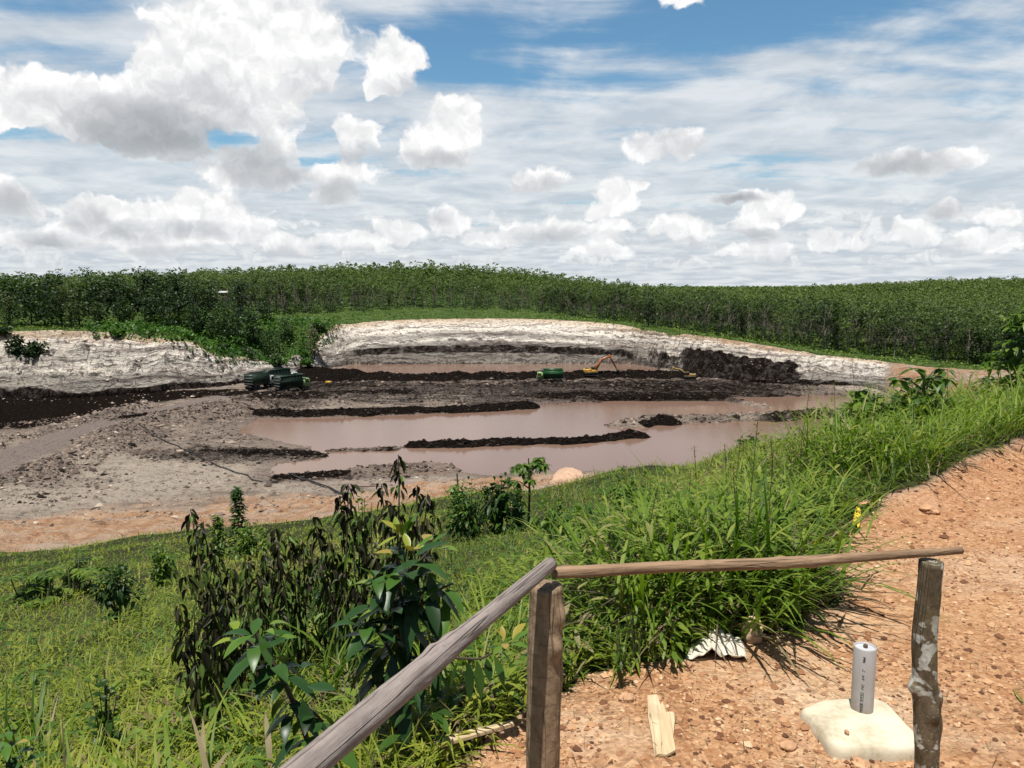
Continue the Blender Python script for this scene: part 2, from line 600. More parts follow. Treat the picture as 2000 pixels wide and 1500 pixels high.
RIM = [(-700, 640, 12.4), (-350, 646, 12.5), (-150, 648, 12.5), (0, 648, 12.6), (100, 645, 12.6), (200, 648, 12.9), (300, 656, 13.8), (380, 668, 15.6), (420, 690, 18.8), (500, 700, 21.5),
       (560, 706, 23.3), (590, 708, 24.6), (604, 690, 22.5), (620, 665, 18.6), (640, 642, 15.0), (680, 633, 14.3), (720, 628, 13.9), (800, 624, 13.6), (900, 622, 13.5), (1000, 622, 13.4), (1100, 625, 13.5),
       (1200, 632, 14.2), (1300, 647, 15.5), (1400, 660, 16.5), (1500, 675, 17.7), (1580, 687, 19.0), (1650, 697, 20.0), (1720, 705, 21.2), (1800, 715, 21.6), (1900, 722, 21.7), (2050, 727, 21.5), (2400, 735, 21.6)]
TOE = [(-700, 800, 27.0), (-350, 790, 27.5), (-150, 785, 28.0), (0, 778, 28.3), (150, 776, 28.3), (300, 766, 27.6), (420, 756, 27.2), (500, 744, 26.9), (560, 736, 27.0), (620, 722, 27.3), (680, 713, 27.6),
       (800, 712, 27.6), (950, 711, 27.6), (1100, 711, 27.6), (1240, 711, 27.4), (1300, 720, 27.0), (1360, 735, 26.7), (1450, 746, 26.7), (1550, 750, 26.8), (1650, 752, 27.0), (1720, 755, 26.5), (1800, 752, 24.5), (1900, 742, 22.5), (2050, 735, 21.2), (2400, 740, 20.9)]
rimP = np.array([P(*q) for q in RIM])
toeP = np.array([P(*q) for q in TOE])
close_ = np.array([(260.0, 60.0), (-260.0, 60.0)])
RIMPOLY = np.vstack([rimP, close_])
TOEPOLY = np.vstack([toeP, close_])

# ground outside the pit: (x, y, drop)
OUT = [(*P(*q), q[2]) for q in RIM]
OUT += [(u * Y, Y, D) for (u, Y, D) in [
    (-0.8, 250, 11.5), (-0.66, 235, 12.2), (-0.5, 235, 12.3), (-0.4, 240, 12.6), (-0.66, 320, 10.0), (-0.5, 330, 9.0), (-0.66, 450, 9.5), (-0.66, 600, 11.0), (-0.5, 520, 8.0), (-0.4, 550, 5.2), (-0.33, 300, 11.0), (-0.27, 240, 17.0), (-0.28, 268, 14.2),
    (-0.2, 560, 0.2), (-0.1, 560, -0.8), (-0.2, 350, 11.0), (-0.1, 350, 11.8), (0, 350, 12.0), (0, 530, 3.0), (0.06, 500, 7.5), (0.1, 360, 13.0), (0.2, 330, 15.8), (0.2, 430, 17.0), (0.2, 620, 19.0), (0.33, 280, 18.0),
    (0.33, 420, 18.5), (0.33, 620, 18.0), (0.33, 900, 19.0), (0.45, 850, 13.5), (0.6, 230, 21.6), (0.6, 400, 17.5), (0.6, 620, 12.5), (0.6, 850, 7.5), (0.8, 850, 7.0), (0.8, 400, 17.0), (0.8, 230, 21.4), (0.45, 420, 18.4), (0.45, 620, 15.5),
    (0, 850, 12), (-0.3, 900, 14), (-0.7, 900, 14), (0.3, 1200, 22), (0, 1200, 22), (-0.5, 1200, 22), (0.7, 1200, 14), (1.0, 1200, 14), (-1.0, 1200, 20), (-1.0, 500, 8), (1.0, 250, 20)]]
OUT = np.array(OUT)
FLOOR = np.array([(*P(*q), q[2]) for q in TOE] + [(*P(*q), q[2]) for q in [
    (0, 985, 27.6), (300, 960, 28.0), (500, 935, 28.3), (200, 880, 27.2), (0, 895, 26.2), (120, 850, 26.4), (250, 812, 26.6), (400, 782, 26.8), (480, 766, 26.9), (540, 760, 26.9), (650, 752, 26.8), (900, 750, 26.7), (1200, 748, 26.7),
    (1400, 752, 26.7), (1600, 764, 27.3), (1750, 768, 27.4), (60, 815, 29.4), (160, 798, 28.9), (260, 786, 28.0), (640, 770, 26.9), (900, 768, 27.0), (1200, 768, 27.2), (600, 788, 27.9), (800, 786, 27.9), (1000, 778, 27.9), (1250, 776, 28.4),
    (480, 810, 28.2), (350, 840, 27.2), (400, 900, 28.0), (200, 940, 27.7), (1500, 774, 28.4), (700, 900, 29.5), (1000, 840, 29.5), (1400, 850, 29.5), (1700, 830, 29.0), (700, 725, 27.6), (1100, 722, 27.6), (1900, 775, 26.0), (2100, 800, 25.0), (-200, 900, 26.5), (-200, 830, 28.8)]])

# the hill the photographer stands on: per bearing x/y, drop against distance
NEAR = [
    (-1.3, [(0.3, 1.65), (2, 1.8), (5, 3.0), (8, 4.1), (14, 6.1), (22, 8.8), (36, 13.4), (50, 18.8), (70, 23.5), (90, 27.0)]),
    (-0.69, [(0.3, 1.62), (1.5, 1.72), (3, 2.25), (5, 2.95), (8, 3.95), (14, 5.75), (22, 8.25), (32, 11.5), (36, 12.9), (50, 18.4), (70, 23.5), (90, 27.5)]),
    (-0.4, [(0.3, 1.6), (1.5, 1.68), (3, 2.05), (5, 2.65), (8, 3.55), (14, 5.2), (22, 7.5), (30, 9.85), (45, 15.0), (65, 20.8), (90, 26.9), (100, 28.0)]),
    (0.0, [(0.3, 1.6), (2.7, 1.6), (4, 1.95), (6, 2.5), (10, 3.5), (16, 4.85), (24, 6.6), (30, 8.2), (45, 13.0), (70, 18.7), (90, 23.6), (112, 28.2)]),
    (0.2, [(0.3, 1.6), (3.4, 1.6), (5, 1.9), (8, 2.5), (14, 3.7), (22, 5.5), (28, 6.95), (45, 12.2), (80, 21.4), (118, 28.8)]),
    (0.33, [(0.3, 1.6), (4.0, 1.6), (6, 1.8), (10, 2.4), (16, 3.4), (22, 4.6), (40, 9.6), (80, 19.5), (125, 28.8)]),
    (0.47, [(0.3, 1.6), (5.6, 1.6), (9, 1.85), (14, 2.6), (20, 3.8), (40, 8.6), (80, 18.0), (140, 28.8)]),
    (0.67, [(0.3, 1.6), (7.6, 1.6), (12, 1.85), (18, 2.7), (25, 4.0), (40, 8.0), (80, 17.0), (150, 27.2)]),
    (1.0, [(0.3, 1.6), (9, 1.6), (14, 1.8), (20, 2.5), (30, 4.2), (60, 11.0), (150, 24.0)]),
    (1.6, [(0.3, 1.6), (10, 1.6), (16, 1.8), (24, 2.5), (34, 4.2), (70, 11.0), (150, 22.0)]),
]


def near_drop(u, Y):
    us = np.array([n[0] for n in NEAR])
    ly = np.log(Y)
    tab = np.stack([np.interp(ly, np.log([p[0] for p in n[1]]), [p[1] for p in n[1]]) for n in NEAR])
    end = np.interp(u, us, [n[1][-1][0] for n in NEAR])
    k = np.clip(np.searchsorted(us, u) - 1, 0, len(us) - 2)
    t = np.clip((u - us[k]) / (us[k + 1] - us[k]), 0, 1)
    t = t * t * (3 - 2 * t)
    idx = np.arange(len(u))
    return tab[k, idx] * (1 - t) + tab[k + 1, idx] * t, end


# ridges: photo points at the foot, drop of the foot, height, half width, lumpiness, coal?
RIDGES = [
    ([(590, 742), (640, 740), (720, 739), (850, 740), (1000, 738), (1100, 737), (1250, 736), (1335, 735)], 26.7, 2.6, 6.5, .35, 1.0),
    ([(600, 726), (650, 727), (690, 730)], 26.7, 2.2, 6.0, .4, 1.0),
    ([(1330, 736), (1365, 731), (1400, 731)], 26.6, 2.4, 7.0, .2, 1.0),
    ([(1400, 735), (1440, 737), (1480, 742)], 26.6, 1.6, 6.0, .2, 1.0),
    ([(1560, 749), (1630, 748), (1680, 750)], 26.8, 1.6, 4.0, .4, 0.8),
    ([(488, 808), (560, 809), (640, 808), (800, 803), (950, 797), (1036, 792)], 28.1, 1.5, 3.0, .45, 1.0),
    ([(650, 767), (720, 766), (800, 765)], 26.9, 0.8, 5.0, .5, 0.7),
    ([(1060, 772), (1150, 770), (1260, 771), (1400, 771)], 27.4, 1.0, 4.0, .5, 0.75),
    ([(-100, 905), (0, 872), (80, 850), (180, 822), (260, 800), (290, 792)], 26.6, 2.0, 3.2, .35, 0.0),
    ([(195, 862), (300, 822), (400, 802), (475, 790)], 27.0, 2.2, 8.0, .6, 0.25),
    ([(60, 925), (140, 895), (215, 870)], 26.8, 1.6, 5.0, .5, 0.15),
    ([(245, 818), (290, 812), (320, 806)], 26.7, 1.2, 3.0, .5, 0.9),
    ([(500, 775), (560, 772), (620, 772)], 26.9, 1.4, 4.0, .5, 0.6),
    ([(813, 873), (900, 871), (1000, 867), (1050, 865), (1120, 865), (1238, 853)], 28.6, 1.75, 3.0, .40, 1.0),
    ([(655, 882), (770, 878)], 28.6, 0.75, 2.6, .4, 0.45),
    ([(1218, 831), (1280, 823), (1400, 820), (1500, 815), (1660, 811), (1760, 812)], 28.6, 1.9, 4.8, .45, 0.1),
    ([(1255, 832), (1285, 827), (1312, 828)], 28.6, 2.2, 2.8, .4, 1.0),
    ([(1500, 818), (1590, 812), (1650, 808)], 28.4, 2.0, 4.0, .5, 0.6),
    ([(390, 885), (480, 886), (540, 885), (606, 889)], 28.4, 1.0, 4.0, .45, 0.9),
    ([(543, 938), (640, 931), (700, 926)], 28.5, 1.2, 3.0, .45, 0.85),
    ([(700, 926), (770, 918), (870, 916)], 28.5, 1.4, 3.6, .45, 0.15),
    ([(1400, 777), (1440, 785), (1488, 795)], 28.5, 1.1, 2.6, .4, 0.0),
]
POND = np.array([P(px, py, 28.5) for (px, py) in [
    (462, 842), (500, 819), (620, 816), (800, 810), (1000, 799), (1062, 790), (1250, 779), (1400, 776), (1560, 773), (1760, 774), (1800, 778), (1860, 800), (1850, 860), (1600, 900), (1400, 915), (1200, 922), (1100, 920), (960, 929), (885, 925),
    (700, 931), (560, 936), (522, 930), (530, 907), (612, 897), (602, 873), (490, 851)]])
POND2 = np.array([P(px, py, 27.6) for (px, py) in [(664, 724), (690, 714), (800, 713), (950, 712), (1100, 712), (1236, 712), (1292, 722), (1290, 732), (1000, 734), (700, 735)]])
WATER_Z, WATER2_Z = EYE - 28.5, EYE - 27.5
ROAD = [P(px, py, D) for (px, py, D) in [(-400, 1010, 26.0), (-150, 950, 26.1), (0, 900, 26.2), (120, 853, 26.4), (190, 832, 26.5), (250, 814, 26.6), (330, 797, 26.7), (420, 779, 26.85), (500, 765, 26.9)]]
PAD = np.array([P(px, py, 1.6) for (px, py) in [(640, 2600), (840, 1510), (940, 1440), (1000, 1398), (1090, 1330), (1150, 1302), (1240, 1285), (1330, 1278), (1500, 1243), (1600, 1185), (1650, 1130), (1600, 1078), (1650, 1035), (1720, 985), (1850, 942), (2000, 878), (2150, 830)]] + [(16, 11), (18, 0.2), (0, 0.2)])

# grid: even in bearing, rows close together where the pit faces are
us = np.concatenate([np.linspace(-1.5, -0.78, 60)[:-1], np.linspace(-0.78, 0.78, 1040), np.linspace(0.78, 1.6, 60)[1:]])
rows = np.concatenate([np.exp(np.linspace(math.log(0.35), math.log(30), 330))[:-1], np.linspace(30, 88, 110)[:-1], np.linspace(88, 175, 260)[:-1], np.linspace(175, 315, 400)[:-1], np.exp(np.linspace(math.log(315), math.log(9000), 130))])
NU, NR = len(us), len(rows)
gu, gy = np.meshgrid(us, rows)
gx = (gu * gy).ravel()
gy = gy.ravel()
gu = gu.ravel()

D = np.zeros(len(gx))
nearD, endY = near_drop(gu, gy)
far = gy > 75
X, Y = gx[far], gy[far]
dout = tps(OUT[:, :2], OUT[:, 2], X, Y)
dout = np.where(Y > 900, dout * (1 - sstep(900, 1600, Y)) + 22 * sstep(900, 1600, Y), dout)
dout += 1.2 * fbm(X / 60, Y / 60, 3) * sstep(320, 450, Y)
dflo = tps(FLOOR[:, :2], FLOOR[:, 2], X, Y, 0.002)
dflo = np.clip(dflo, 20, 30)
# walls with gullies
wx, wy = X + 2.4 * fbm(X / 9, Y / 9, 3), Y + 2.4 * fbm(X / 9 + 40, Y / 9 - 7, 3)
wx2, wy2 = X + 1.5 * fbm(X / 2.4, Y / 2.4, 4), Y + 1.5 * fbm(X / 2.4 + 31, Y / 2.4, 4)
wx, wy = 0.5 * (wx + wx2), 0.5 * (wy + wy2)
dr = sdist_poly(wx, wy, RIMPOLY)
dt = sdist_poly(wx, wy, TOEPOLY)
ar, spos = dist_polyline(wx, wy, rimP)
rimlen = np.r_[0, np.cumsum(np.linalg.norm(np.diff(rimP, axis=0), axis=1))]
spos = np.interp(spos, np.arange(len(rimP)), rimlen)
at_, _ = dist_polyline(wx, wy, toeP)
w = at_ / (at_ + ar + 1e-6)
w = np.where(dr > 0, 1.0, np.where(dt < 0, 0.0, w))
farw = sstep(-0.235, -0.20, X / Y) * sstep(0.19, 0.15, X / Y)       # the far wall has a dark bench at its foot
gl = perlin(spos / 2.6, 0.15 * Y) + .6 * perlin(spos / 1.1, 0.2 * Y + 7)
wl = np.clip(w + .13 * gl * np.sin(np.pi * np.clip(w, 0, 1)) * np.where(np.abs(X / Y - .3) < .12, .9, .8) + 0.055 * np.sin(w * 26 + 4 * fbm(X / 25, Y / 25, 2)) * (w > 0) * (w < 1), 0, 1)
prof_far = np.interp(w, [0, .05, .16, .22, .30, .55, .62, 1.0], [0, .22, .26, .36, .38, .62, .65, 1.0])
prof = wl * (1 - farw) + prof_far * farw
dpit = dflo * (1 - prof) + dout * prof
inside = dr < 0
floorm = (dt < 0)
coal = np.zeros(len(X))
dark_bench = np.zeros(len(X))
ridge_any = np.zeros(len(X))
rub = np.clip(fbm(X / 16 + 3, Y / 16, 3) + .15, 0, 1)
rough = fbm(X / 5, Y / 5, 4) * 0.8 + 0.25 * fbm(X / 0.9, Y / 0.9, 2) + rub * 1.3 * np.abs(fbm(X / 1.7, Y / 1.7, 3))
dpit = dpit - np.where(floorm, rough * 0.45, 0.25 * fbm(X / 4, Y / 4, 4) * (inside))
# ponds
sp = sdist_poly(X + 2.2 * fbm(X / 8, Y / 8, 4), Y + 2.2 * fbm(X / 8 + 9, Y / 8, 4), POND)
t = sstep(9, 0, sp)
shore = 28.5 - 0.10 - 0.09 * np.maximum(sp, 0) - 0.12 * rough
dpit = np.where(inside & (sp > 0), np.where(sp < 12, dpit * (1 - t) + np.minimum(shore, 28.5) * t, dpit), dpit)
dpit = np.where(sp <= 0, 28.5 + np.minimum(1.5, 0.12 * -sp), dpit)
sp2 = sdist_poly(X + 1.2 * fbm(X / 6, Y / 6, 3), Y + 1.2 * fbm(X / 6 + 9, Y / 6, 3), POND2)
dpit = np.where(sp2 <= 0, np.maximum(dpit, 27.5 + np.minimum(1.2, 0.2 * -sp2)), dpit)
road_d, _ = dist_polyline(X + 0.5 * fbm(X / 9, Y / 9, 2), Y, ROAD)
for (pp, D0, h, hw, lump, ck) in RIDGES:
    line = np.array([P(px, py, D0) for (px, py) in pp])
    sel = (X > line[:, 0].min() - 30) & (X < line[:, 0].max() + 30) & (Y > line[:, 1].min() - 30) & (Y < line[:, 1].max() + 30)
    d, pos = dist_polyline(X[sel] + 1.2 * fbm(X[sel] / 5, Y[sel] / 5, 3), Y[sel] + 1.2 * fbm(X[sel] / 5 + 5, Y[sel] / 5, 3), line)
    hw = hw * .9 * (1 + .5 * fbm(X[sel] / 6 + h, Y[sel] / 6, 3))
    h = h * .68
    s = np.clip(1 - d / hw, 0, 1)
    s = np.where(s > 0, s ** 0.75, 0)
    hh = h * (1 + lump * 1.5 * fbm(X[sel] / 6.5, Y[sel] / 6.5 + h, 3)) + (0.5 * fbm(X[sel] / 1.1, Y[sel] / 1.1, 2) + .8 * np.abs(fbm(X[sel] / 2.2, Y[sel] / 2.2, 3)) - .15) * np.minimum(1, 3 * s) * min(1, h / 2.2)
    top = D0 + 0.35 - (hh + 0.35) * s
    dd = dpit[sel]
    new = np.where(s > 0, np.minimum(dd, top), dd)
    on = np.clip((dd - new) / 0.25, 0, 1) * (s > 0)
    dpit[sel] = new
    coal[sel] = coal[sel] * (1 - on) + ck * on
    ridge_any[sel] = np.maximum(ridge_any[sel], on)
    coal[sel] = np.maximum(coal[sel], ck * .5 * sstep(hw * 1.9, hw * .8, d) * floorm[sel] * (sp[sel] > 0))
rm = sstep(4.2, 2.6, road_d) * (1 - np.clip(sstep(0.2, 0.6, coal), 0, 1))
dpit = dpit * (1 - rm) + (dflo - 0.05 + 0.12 * np.abs(np.sin(road_d * 2.2))) * rm
nd, ne = nearD[far], endY[far]
bl = sstep(-10, 6, Y - ne + 6 * fbm(X / 14, Y / 14, 3))
nd = nd + (1.2 * fbm(X / 9, Y / 5, 4) + 1.4 * np.abs(fbm(X / 6 + 5, Y / 3, 3))) * sstep(50, 70, Y)
D[far] = nd * (1 - bl) + dpit * bl
nr = ~far
x_, y_ = gx[nr], gy[nr]
pad = np.zeros(len(gx))
spad = sdist_poly(x_ + 0.16 * fbm(x_ * 2.2, y_ * 2.2, 4), y_ + 0.16 * fbm(x_ * 2.2 + 8, y_ * 2.2, 4), PAD)
pk = sstep(0.12, -0.12, spad)
D[nr] = nearD[nr] - (1 - pk) * (0.10 * fbm(x_ / 1.7, y_ / 1.7, 4) * sstep(1, 4, y_) + 0.8 * fbm(x_ / 9, y_ / 9, 4) * sstep(12, 40, y_)) \
    - 1.3 * np.abs(fbm(x_ / 6 + 5, y_ / 3, 3)) * sstep(42, 60, y_) \
    - pk * (0.012 * fbm(x_ / 0.09, y_ / 0.09, 3) + 0.05 * fbm(x_ / 0.8, y_ / 0.8, 3) - 0.02) - 0.16 * sstep(0.5, 0.0, np.abs(spad - 0.1)) * sstep(4.0, 6.5, y_) * sstep(0.35, 0.6, x_ / y_)
gz = EYE - D
# zones ----------------------------------------------------------------
zA = np.zeros((len(gx), 4))      # coal, pale wall, orange earth, grass
zB = np.zeros((len(gx), 4))      # road, gravel, wet, strata wall
nearmix = 1 - bl
wallm = inside & ~floorm
n1 = fbm(X / 20, Y / 20, 4)
n2 = fbm(X / 6, Y / 6, 4)
u_ = X / Y
c = coal.copy()
# dark flats: bench round the trucks, left coal floor
def blob(px, py, D0, rx, ry, k=1.0):
    p0 = P(px, py, D0)
    q = ((X - p0[0] + 3 * n2) / rx) ** 2 + ((Y - p0[1] + 3 * n1) / ry) ** 2
    return k * sstep(1.8, 0.4, q)
for b in [(700, 748, 26.8, 20, 10, .56), (900, 749, 26.8, 24, 9, .52), (1100, 748, 26.8, 24, 9, .52), (1300, 749, 26.8, 24, 11, .58), (1450, 750, 26.8, 16, 10, .55), (600, 752, 26.9, 14, 9, .6),
          (40, 815, 29.2, 26, 30, 1.0), (170, 792, 28.6, 20, 16, .95), (300, 776, 27.8, 18, 9, .9), (400, 768, 27.2, 14, 7, .8), (-120, 820, 29.2, 30, 34, 1.0), (560, 767, 26.9, 8, 6, .5), (1150, 772, 27.5, 26, 5, .5), (1400, 765, 27.2, 26, 6, .55)]:
    c = np.maximum(c, blob(*b) * floorm * (1 - ridge_any))
c = np.maximum(c, sstep(.34, .20, w + .10 * n2 + .08 * n1) * sstep(.02, .09, w + .05 * n2) * farw * wallm * 0.66)
# dark seam at the foot of the right wall and in the cavity
rw = sstep(0.20, 0.24, u_) * sstep(0.40, 0.36, u_)
c = np.maximum(c, sstep(.74, .56, w + .10 * n1 + .05 * n2) * rw * wallm * 0.92)
rw2 = sstep(0.15, 0.19, u_) * sstep(0.25, 0.22, u_)
c = np.maximum(c, sstep(.55, .35, w + .3 * n2) * rw2 * wallm * 0.55)
lw = sstep(-0.30, -0.36, u_)
c = np.maximum(c, sstep(.13, .05, w + .05 * n2) * lw * wallm * 0.9)
c = np.maximum(c, sstep(0.12, 0.35, n2 - 0.3 * np.abs(w - 0.62)) * lw * wallm * 0.45)
c = c * bl
zA[far, 0] = np.clip(c, 0, 1)
zA[far, 1] = wallm * (1 - 0.8 * sstep(0.455, 0.52, u_)) * bl
orange = np.maximum(nearmix * sstep(76, 84, Y), 0)
orange = np.maximum(orange, wallm * sstep(0.455, 0.52, u_) * 0.8)
orange = np.maximum(orange, wallm * sstep(.80, .96, w + .1 * n2) * (0.30 + 0.3 * rw))
orange = np.maximum(orange, floorm * sstep(0.47, 0.54, u_) * 0.75)
zA[far, 2] = np.clip(orange, 0, 1)
zA[far, 3] = np.where(dr > -0.6, sstep(-0.6, 0.3, dr + 0.5 * n2), 0) * bl
gully = sstep(3.0, 1.0, np.abs(u_ + 0.31) / 0.03) * (ar < 7) * inside * bl
zB[far, 0] = rm * bl
zB[far, 2] = np.clip(sstep(5, 0, np.abs(sp)) + sstep(2, 0, np.abs(sp2)), 0, 1) * bl
zB[far, 3] = wallm * bl
g = 1 - pk
zA[nr, 3] = g
zB[nr, 1] = pk
zC = np.zeros((len(gx), 4))      # height on the wall, far wall, pale patches of the floor
zC[far, 0] = w
zC[far, 1] = farw
pp_ = np.zeros(len(X))
for b in [(330, 930, 27.9, 14, 12, 1), (180, 975, 27.7, 18, 8, 1), (420, 905, 28, 10, 5, .8), (60, 1000, 27.7, 14, 6, .8), (230, 905, 27.6, 10, 7, .7), (620, 955, 28.2, 14, 5, .7), (800, 935, 28.3, 12, 4, .8), (800, 776, 27.4, 22, 4, .9), (1500, 764, 27.2, 14, 5, .8), (1700, 758, 26.9, 12, 5, .9), (560, 712, 25.5, 12, 8, .8), (1330, 800, 28.4, 1, 1, 0)]:
    pp_ = np.maximum(pp_, blob(*b))
zC[far, 2] = pp_ * floorm * bl
dk = np.zeros(len(X))
for b in [(520, 778, 27.2, 16, 12, .8), (640, 760, 26.9, 16, 14, .95), (780, 765, 27, 22, 14, .9), (950, 765, 27, 22, 14, .9), (1120, 762, 27, 24, 16, .95), (1290, 762, 27, 22, 16, 1), (1430, 760, 27, 18, 14, 1), (1560, 762, 27.2, 16, 8, .7),
          (330, 815, 26.9, 12, 12, .45), (420, 800, 27, 12, 9, .5), (450, 845, 27.4, 8, 8, .35), (250, 850, 27, 9, 6, .45), (110, 930, 27, 9, 6, .40), (30, 960, 27, 10, 5, .3), (420, 890, 28, 12, 6, .8), (130, 815, 27.5, 8, 8, .5), (700, 925, 28.4, 12, 4, .6), (1400, 822, 28.4, 20, 4, .5), (850, 800, 28, 30, 5, .8)]:
    dk = np.maximum(dk, blob(*b))
zC[far, 3] = dk * floorm * bl * (1 - rm)
# the grassy slope ends in bare orange earth some way down
edge_y = np.interp(gu, [-1.3, -0.69, -0.55, -0.4, -0.2, 0.0, 0.15, 0.3, 0.5, 0.7, 1.6], [36, 37, 40, 42, 36, 31, 30, 40, 60, 90, 100])
gr = sstep(3, -3, (gy - edge_y) + 5 * fbm(gx / 6, gy / 6, 4)) * (gy < 150)
nearall = np.where(far, 0.0, 1.0)
nearall[far] = nearmix
zA[:, 3] = np.where(nearall > 0.01, np.where(far, zA[:, 3] * (1 - nearall) + nearall * gr, zA[:, 3] * gr), zA[:, 3])
zA[:, 2] = np.where(nearall > 0.01, np.maximum(zA[:, 2], nearall * (1 - gr)), zA[:, 2])
zA[nr, 2] *= (1 - pk)

Zgrid = gz.reshape(NR, NU)
Grassgrid = zA[:, 3].reshape(NR, NU)
Padgrid = zB[:, 1].reshape(NR, NU)


def sample(G, x, y):
    x, y = np.atleast_1d(np.asarray(x, float)), np.atleast_1d(np.asarray(y, float))
    u = x / y
    i = np.clip(np.searchsorted(rows, y) - 1, 0, NR - 2)
    j = np.clip(np.searchsorted(us, u) - 1, 0, NU - 2)
    a = np.clip((y - rows[i]) / (rows[i + 1] - rows[i]), 0, 1)
    b = np.clip((u - us[j]) / (us[j + 1] - us[j]), 0, 1)
    return G[i, j] * (1 - a) * (1 - b) + G[i + 1, j] * a * (1 - b) + G[i, j + 1] * (1 - a) * b + G[i + 1, j + 1] * a * b


def gz_at(x, y):
    return float(sample(Zgrid, x, y)[0])


def on_ground(px, py, dmax=400.0, dmin=0.8):
    """where the line of sight through that place of the photograph first meets the ground"""
    d = direction(px, py)
    ys = np.exp(np.linspace(math.log(dmin), math.log(dmax), 3000))
    t = ys / d.y
    zl = EYE + d.z * t
    zg = sample(Zgrid, d.x * t, ys)
    k = int(np.argmax(zl <= zg)) if (zl <= zg).any() else len(ys) - 1
    return Vector((d.x * t[k], ys[k], zg[k]))


# ground material ------------------------------------------------------
def ground_material():
    m, T, b = material('earth')
    pos = T.new('ShaderNodeNewGeometry').outputs['Position']
    A = T.new('ShaderNodeAttribute', attribute_name='zone_a')
    B = T.new('ShaderNodeAttribute', attribute_name='zone_b')
    sa = T.new('ShaderNodeSeparateColor'); T.l.new(A.outputs['Color'], sa.inputs[0])
    sb = T.new('ShaderNodeSeparateColor'); T.l.new(B.outputs['Color'], sb.inputs[0])
    coal_, pale, orange_, grass_ = sa.outputs[0], sa.outputs[1], sa.outputs[2], A.outputs['Alpha']
    road_, gravel, wet, strata_w = sb.outputs[0], sb.outputs[1], sb.outputs[2], B.outputs['Alpha']
    C = T.new('ShaderNodeAttribute', attribute_name='zone_c')
    sc_ = T.new('ShaderNodeSeparateColor'); T.l.new(C.outputs['Color'], sc_.inputs[0])
    dark_ = C.outputs['Alpha']
    hw_, fw_, patch_ = sc_.outputs[0], sc_.outputs[1], sc_.outputs[2]
    nL = T.noise(pos, 0.045, 5, 0.6)
    nM = T.noise(pos, 0.35, 6, 0.62)
    nS = T.noise(pos, 2.6, 5, 0.65)
    nXS = T.noise(pos, 16, 4, 0.7)
    # pit floor: grey-tan mud with paler sandy streaks
    fl = T.ramp(nM, [(0.25, (0.13, 0.104, 0.084)), (0.5, (0.29, 0.228, 0.180)), (0.75, (0.42, 0.345, 0.27))])
    streak = T.noise(T.vm('MULTIPLY', pos, (0.05, 0.42, 0.3)), 1.0, 6, 0.65, 0.8)
    fl = T.mix(T.maprange(streak, 0.54, 0.68, 0, 0.7), fl, (0.47, 0.40, 0.32))
    fl = T.mix(T.maprange(T.m('ADD', patch_, T.m('MULTIPLY', T.m('SUBTRACT', T.noise(T.vm('MULTIPLY', pos, (0.12, 0.5, 0.3)), 1.0, 6, 0.7), 0.5), 1.6)), 0.35, 0.9, 0, 0.7), fl, (0.52, 0.44, 0.345))
    fl = T.mix(T.maprange(T.noise(pos, 0.9, 6, 0.7), 0.52, 0.66, 0, 0.75), fl, (0.065, 0.050, 0.043))
    fl = T.mix(T.maprange(T.m('ADD', dark_, T.m('MULTIPLY', T.m('SUBTRACT', T.noise(T.vm('MULTIPLY', pos, (0.16, 0.45, 0.6)), 1.0, 7, 0.72), 0.5), 2.2)), 0.35, 1.0, 0, 0.92), fl, T.mix(nS, (0.012, 0.009, 0.008), (0.060, 0.045, 0.037)))
    fl = T.mix(T.m('MULTIPLY', wet, 0.55), fl, (0.20, 0.145, 0.115))
    # pale clay wall in layers
    warp = T.m('MULTIPLY', T.m('SUBTRACT', T.noise(pos, 0.06, 4, 0.6), 0.5), 7.0)
    x, y, z = T.sep(pos)
    lay = T.noise(T.comb(T.m('MULTIPLY', x, 0.02), T.m('MULTIPLY', y, 0.02), T.m('ADD', z, warp)), 0.62, 6, 0.68)
    lay2 = T.noise(T.comb(T.m('MULTIPLY', x, 0.10), T.m('MULTIPLY', y, 0.10), T.m('ADD', z, warp)), 1.7, 5, 0.7)
    wl_ = T.ramp(lay, [(0.30, (0.20, 0.165, 0.145)), (0.41, (0.44, 0.375, 0.32)), (0.50, (0.86, 0.80, 0.69)), (0.60, (0.78, 0.69, 0.575)), (0.72, (0.30, 0.25, 0.22))])
    wl_ = T.mix(T.maprange(lay2, 0.54, 0.585, 0, 0.85), wl_, (0.12, 0.098, 0.088))
    hn = T.m('ADD', hw_, T.m('MULTIPLY', T.m('SUBTRACT', T.noise(T.vm('MULTIPLY', pos, (0.10, 0.10, 0.25)), 1.0, 6, 0.65), 0.5), 0.30))
    band = T.ramp(hn, [(0.06, 0.26), (0.18, 0.55), (0.36, 0.68), (0.41, 1.2), (0.46, 0.92), (0.66, 0.85), (0.74, 1.15), (0.90, 1.2)])
    wl_ = T.mix(1.0, wl_, T.mix(fw_, band, T.ramp(hn, [(0.20, 0.40), (0.33, 0.45), (0.40, 1.10), (0.48, 0.55), (0.56, 0.70), (0.66, 1.2), (0.9, 1.2)])), 'MULTIPLY')
    wl_ = T.mix(T.maprange(hn, 0.80, 0.98, 0, 0.7), wl_, (0.66, 0.47, 0.28))
    drip = T.noise(T.vm('MULTIPLY', pos, (0.9, 0.9, 0.07)), 1.0, 5, 0.7)
    wl_ = T.mix(T.maprange(drip, 0.54, 0.60, 0, 0.75), wl_, (0.15, 0.12, 0.105))
    wl_ = T.mix(T.maprange(nS, 0.58, 0.72, 0, 0.5), wl_, (0.24, 0.2, 0.18))
    c = T.mix(T.maprange(T.m('ADD', pale, T.m('MULTIPLY', T.m('SUBTRACT', nM, 0.5), 0.5)), 0.35, 0.6), fl, wl_)
